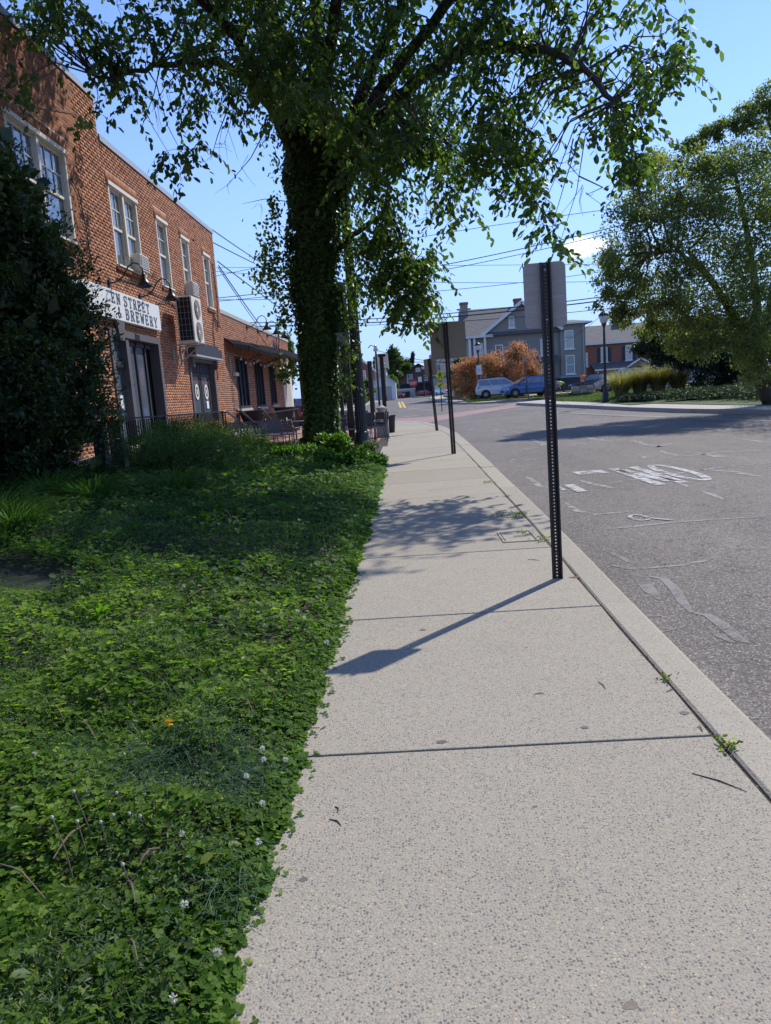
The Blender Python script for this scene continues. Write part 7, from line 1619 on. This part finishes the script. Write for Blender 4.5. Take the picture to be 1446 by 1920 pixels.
# ---------------- trees across the road and behind
def cloudtree(name,label,loc,trunks,cs,n,ll,ratio,mat,seed,group=None,bark='bark',droop=.3,sprays=0):
    g=np.random.default_rng(seed); r=empty(name,loc,0,label,'tree',group); cs=np.array(cs,float)
    for pts,r0,r1 in trunks:
        m=len(pts); b=MB(); b.tube(pts,[r0+(r1-r0)*i/(m-1) for i in range(m)],8); b.build('trunk',M[bark],r,True)
    parts=[]
    # clumps of leaves around sub-centres inside each lobe: gaps stay open between them
    per=max(30,int(n/ (len(cs)*14))); k=0
    C=[]
    for c in cs:
        for j in range(14):
            a=unit(g.normal(size=(1,3)))[0]; C.append(np.concatenate([c[:3]+a*c[3:6]*1.2*g.random()**.5,[c[3:6].mean()*.27]]))
    C=np.array(C); idx=np.repeat(np.arange(len(C)),per); N=len(idx)
    Pp=C[idx,:3]+g.normal(0,1,(N,3))*(C[idx,3:4]*[.75,.75,.6]); cr_=np.clip(g.normal(.45,.18,len(C)),0,1)
    D=g.normal(0,.6,(N,3))+[0,0,-droop]; Nn=g.normal(0,.5,(N,3))+[0,0,.6]; L=ll*g.uniform(.6,1.3,N)
    k_=g.random(N)<.06; ii=g.integers(0,len(cs),N); aa=unit(g.normal(size=(N,3)))*g.random((N,1))**.4; Pp[k_]=(cs[ii,:3]+aa*cs[ii,3:6]*1.15)[k_]
    V,F,R=leafgeo(Pp,D,Nn,L,L*ratio,.25,np.clip(cr_[idx]+g.normal(0,.15,N),0,1)); npmesh('crown',V,F,M[mat],r,R,kind='stuff')
    if trunks:
        tips=[np.array(p) for t in trunks for a,q_ in zip(t[0],t[0][1:]) for p in [tuple(Vector(a).lerp(Vector(q_),k/5)) for k in range(1,6)] if p[2]>1.8] or [np.array(trunks[0][0][-1])]; b=MB()
        for c in cs:
            t=min(tips,key=lambda q:np.linalg.norm(q-c[:3])+max(0,q[2]-c[2])*.8); m=(t+c[:3])/2+[0,0,.12*np.linalg.norm(t-c[:3])]+g.normal(0,.12,3); b.tube([t,t*.5+m*.5+g.normal(0,.06,3),m,m*.5+c[:3]*.5+g.normal(0,.08,3),c[:3]],[.05,.04,.03,.02,.01],5,False)
        for c in C[::2]:
            t=min(cs,key=lambda q:np.linalg.norm(q[:3]-c[:3]))[:3]; b.tube([t,(t+c[:3])/2+g.normal(0,.08,3),c[:3]],[.014,.009,.004],3,False)
        b.build('branches',M[bark],r,kind='stuff')
    return r
def rel3(px,py,Y,o): p=P(px,py,Y); return (p.x-o[0],p.y-o[1],p.z-o[2])
o1=(14.3,30,.15)
T1=[([(0,0,-.1),rel3(1395,640,30,o1),rel3(1375,590,30,o1),rel3(1330,520,29.5,o1),rel3(1290,470,29,o1)],.26,.08),([(.35,.1,-.1),rel3(1415,650,30,o1),rel3(1420,560,30,o1),rel3(1400,430,30,o1),rel3(1380,330,30,o1)],.24,.07),([(.7,.2,-.1),rel3(1440,620,30,o1),rel3(1455,520,30,o1),rel3(1460,400,30,o1),rel3(1450,260,30,o1)],.26,.07),([rel3(1330,520,29.5,o1),rel3(1270,470,28.5,o1),rel3(1220,475,28,o1)],.09,.04)]
c1=[]
for px,py,Y,w,h in ((1150,480,29,.9,.9),(1140,540,29,.5,.8),(1170,590,29,.5,.5),(1200,440,29,1.1,1.1),(1210,360,29.5,.9,.9),(1240,300,30,.8,.7),(1260,420,28.5,1.2,1.3),(1250,530,29,1.2,1.2),(1300,350,30,1.1,1.1),(1320,450,29,1.3,1.4),(1330,560,30,1.3,1.2),(1380,400,30,1.4,1.5),(1390,520,30.5,1.4,1.3),(1400,290,30.5,1.1,1.1),(1430,230,30.5,1.0,.9),(1340,250,30.5,.45,.4),(1300,275,30.5,.5,.3),(1460,330,30,1.4,1.5),(1480,460,30,1.5,1.5),(1460,600,31,1.3,1.1),(1520,280,31,1.6,1.6),(1540,420,31,1.8,1.8),(1560,560,32,1.6,1.4),(1390,225,30.5,.5,.4),(1440,190,30.5,.6,.5),(1280,600,30,.8,.7),(1225,605,30,.5,.6)):
    x,y,z=rel3(px,py,Y,o1); c1.append((x,y,z,w,w*1.2,h))
for px,py,Y,w,h in ((1370,650,28.6,1.0,.6),(1430,640,28.6,1.1,.8),(1300,650,29,.8,.5),(1440,690,28.8,.9,.5),(1290,400,27.8,1.0,1.0),(1350,500,28,1.2,1.1),(1400,560,28.5,1.1,1.0),(1350,330,28.5,1.0,.9),(1420,450,28.2,1.2,1.2),(1430,360,28.5,1.2,1.2),(1290,520,27.8,1.0,1.0),(1240,470,28,1.0,1.0),(1180,520,28.5,.9,1.0),(1190,400,28.5,.9,.8),(1330,610,28.5,1.0,.7),(1400,610,29,1.0,.7),(1440,540,28.4,1.1,1.1),(1270,350,28.2,.9,.9),(1270,580,28.3,.9,.8),(1210,560,28.6,.8,.8),(1180,330,29.2,.5,.4),(1320,300,29.5,.8,.6)):
    x,y,z=rel3(px,py,Y,o1); c1.append((x,y,z,w,w*1.1,h))
c1+= [(3,2,9,2,2,2),(4,1,6,2,2,2),(1,3,8,2,2,2),(0,-2.2,8,1.8,1.6,1.8),(2.5,-3,7.5,1.8,1.8,1.8),(-2.5,-2,6.8,1.4,1.4,1.2),(1.5,-4,8.5,1.6,1.6,1.5)]
cloudtree('multi_stem_tree','large multi stemmed tree with fine leaves at the right edge across the road',o1,T1,c1,82000,.13,.52,'leaf_r',51,bark='bark')
o2=(18.5,44,.4); c2=[]
for px,py,w,h in ((1215,645,.8,.8),(1245,640,1.1,1.0),(1280,630,1.5,1.4),(1330,650,1.6,1.5),(1380,640,1.7,1.6),(1430,650,1.7,1.5),(1480,640,2,2),(1310,685,1.4,1.1),(1400,690,1.7,1.1),(1350,690,1.5,1.0)):
    x,y,z=rel3(px,py,44,o2); c2.append((x,y,z,w,w,h))
cloudtree('background_tree','dark green conifer like tree mass behind the multi stemmed tree',o2,[([(0,0,-.2),(0,0,2.5)],.25,.15)],c2,60000,.16,.42,'conifer',52,bark='bark_dark')
# bronze japanese-maple-like bushes
for (x,y),sc,l,sd_,tops in (((6.3,69.5),1,'smaller bronze red leaved bush at left behind the plaque lamp',53,((868,702,69.5,1.0,.9),(880,690,69.5,1.1,1.1),(900,683,69.5,1.2,1.1),(918,690,69.5,1.1,1.1),(872,722,69.5,1.4,1.0),(905,720,69.5,1.5,1.1),(885,735,69.5,1.3,.6))),((9.3,71),1,'larger bronze red leaved bush rising behind the parked cars',54,((940,685,71,1.4,1.2),(965,672,71,1.3,1.2),(985,682,71,1.4,1.2),(945,708,71,1.7,1.2),(998,698,71,1.2,1.0),(925,695,71,1.1,1.0),(975,705,71,1.6,1.2),(972,659,71,.7,.7),(935,730,71,1.6,.9),(995,715,71,1.3,.9)))):
    o=(x,y,zr(y)+.2); cs=[(*rel3(px,py,Y,o),w,w,h) for px,py,Y,w,h in tops]
    tr=[([(0,0,-.1),(.2,0,1.2),cs[0][:3]],.12,.05),([(.2,0,-.1),(-.2,.1,1.2),cs[-1][:3]],.12,.05)]
    cloudtree('bronze_bush',l,o,tr,cs,17000,.17,.45,'maple',sd_,group='bronze red bushes',droop=.1)
# ornamental grasses and low junipers at right
for i,(px,Y,H,n,l) in enumerate(((1165,45.5,2.0,1000,'tall tan ornamental grass clump just right of the street lamp'),(1200,45.8,2.0,1000,'second tan ornamental grass clump from the street lamp'),(1235,45.5,2.25,1100,'tallest ornamental grass clump, in front of the van and service pole'),(1272,45.2,2.0,1000,'rightmost ornamental grass clump before the dark hedge'))):
    p=P(px,745,Y); clump('ornamental_grass',l,(p.x,Y,zA(p.x,Y)-.05),n,H,.03,.35,'straw',80+i,(.3,.95),'ornamental grass clumps')
for i,(px,Y,w,h,l) in enumerate(((1205,41,1.0,.42,'low dark juniper at the left end of the roadside hedge'),(1255,40,1.2,.5,'low dark juniper second from the left along the roadside hedge'),(1310,38.5,1.3,.55,'low dark juniper in the middle of the roadside hedge'),(1365,37,1.3,.6,'low dark juniper left of the multi stemmed trunk'),(1425,35,1.4,.7,'low dark juniper under the multi stemmed tree'),(1480,33,1.5,.7,'low dark juniper cut by the right frame edge'))):
    p=P(px,735,Y); cs=[(dx,dy,h*.55,w*.6,w*.6,h*.5) for dx,dy in ((-.8*w,0),(0,.1),(.8*w,0),(.2,.7),(-.5,.6))]
    shrub('juniper',l,'shrub',(p.x,Y,zr(Y)+.2),cs,4200,.12,.3,'conifer',90+i,group='low junipers beside the far sidewalk',stems=3,up=.5)
for i,(x,y,s_,l) in enumerate(((23.8,93.0,.8,'round green bush left of the red brick house porch'),(10.5,71,1.0,'green bush between the maroon car and the grey house'))):
    shrub('green_bush',l,'shrub',(x,y,zr(y)+.2),[(0,0,.9*s_,1.0*s_,.9,.9*s_),(.7,0,.7,.7,.7,.7),(-.6,0,.6,.7,.7,.6)],2600,.16,.5,'farleaf',110+i)
p=P(1060,725,64); 
# lawn grass on the near far-lawn: fringe of blades
g=np.random.default_rng(77); n=42000; x=g.uniform(10.2,19,n); y=g.uniform(41,55,n); k=(x>11.4-(y-43)*.15); x,y=x[k],y[k]; z=np.array([zA(a,b_) for a,b_ in zip(x,y)]); a=g.uniform(0,6.28,len(x))
V,F,R=bladegeo(np.stack([x,y,z-.02],1),np.stack([np.cos(a),np.sin(a),0*a],1),g.uniform(.07,.20,len(x)),.022,.5,g.random(len(x)),2); npmesh('lawn_grass',V,F,M['farleaf'],None,R,kind='stuff',label='sunlit grass on the verge around the right street lamp',cat='grass')
n=30000; x=g.uniform(5.2,20,n); y=g.uniform(62.6,67,n); k=(y>63.2+.0*x)&((y>65.3)|(x<6.9)|(y<63.6)); x,y=x[k],y[k]; a=g.uniform(0,6.28,len(x)); z=np.array([zr(b_)+.18+.16*sstep(62,68,b_) for b_ in y])
V,F,R=bladegeo(np.stack([x,y,z-.02],1),np.stack([np.cos(a),np.sin(a),0*a],1),g.uniform(.1,.26,len(x)),.035,.5,g.random(len(x)),2); npmesh('lawn_grass',V,F,M['farleaf'],None,R,kind='stuff',label='uneven grass in front of the parked blue and silver cars',cat='grass')
# left background trees and bushes
def simple_tree(name,label,px,pybase,pytop,Y,wpx,mat,seed,n,ll,group='trees at the end of the street',con=False):
    bx=P(px,pybase,Y); tp=P(px,pytop,Y); zb_=zr(Y)+.05; h=tp.z-zb_; w=abs(P(px+wpx/2,pybase,Y).x-bx.x); o=(bx.x,Y,zb_); g=np.random.default_rng(seed); cs=[]
    if con:
        for i in range(9): t=i/8; cs.append((g.normal(0,w*.08),g.normal(0,w*.08),h*(.18+.78*t),w*(1-.88*t),w*(1-.88*t),h*.09))
    else:
        for i in range(12):
            t=g.uniform(.25,.85); q=w*.62*math.sin(PI*min(1,t+.12)); a=g.uniform(0,6.28); cs.append((q*math.cos(a)*.8,q*math.sin(a)*.8,h*t,w*.42,w*.42,h*.15))
        cs.append((0,0,h*.86,w*.35,w*.35,h*.13))
    cloudtree(name,label,o,[([(0,0,-.2),(0,0,h*.35),(.1,0,h*.7)],max(.12,h*.02),.05)],cs,n,ll,.5,mat,seed,group=group)
simple_tree('broadleaf_tree','tall rounded green tree rising behind the far roofs left of the street end',742,735,648,230,46,'farleaf',201,9000,.9)
simple_tree('broadleaf_tree','lower green tree right of the tall one behind the brown building',765,735,675,240,40,'farleaf',202,5000,.9)
simple_tree('pointed_conifer','small pointed conifer above the brown building roof',776,720,664,250,18,'conifer',203,2600,.7,con=True)
simple_tree('conifer_tree','dark blue green conifer just left of the fluted lamp post',654,752,640,75,50,'conifer',204,11000,.32,con=True)
simple_tree('conifer_tree','second dark conifer behind the patio posts, partly hidden by ivy',632,752,668,84,40,'conifer',205,7000,.35,con=True)
simple_tree('broadleaf_tree','pale leaved tree seen over the end of the brick wing',545,752,622,85,34,'farleaf',206,5000,.35)
simple_tree('garden_bush','light green bush right of the fluted lamp post on the left lawn',690,757,712,100,36,'farleaf',207,6000,.3)
simple_tree('garden_bush','bushy green shrub behind the slender hooked lamp, left lawn',676,760,718,88,30,'farleaf',208,4000,.3)
simple_tree('garden_bush','round green bush beside the white garage',738,742,705,140,26,'farleaf',209,4000,.5)
simple_tree('garden_bush','low green bush on the left lawn seen between ivy and patio posts',618,762,722,62,34,'farleaf',210,4000,.22)
simple_tree('garden_bush','dark garden bush on the left lawn beyond the brick wing',590,762,690,58,50,'farleaf',211,5000,.22)
simple_tree('broadleaf_tree','green tree between the farther lamp and the pale terrace house',862,735,668,115,26,'farleaf',212,6000,.4)
simple_tree('broadleaf_tree','far green tree over the roofs at the left horizon',712,738,668,260,40,'farleaf',213,4000,.9)
simple_tree('broadleaf_tree','far green tree between the brick house and the multi stemmed tree',1200,690,640,130,60,'farleaf',214,6000,.5)
simple_tree('broadleaf_tree','far green tree behind the grey house left gable',852,730,690,140,20,'farleaf',215,3000,.5)
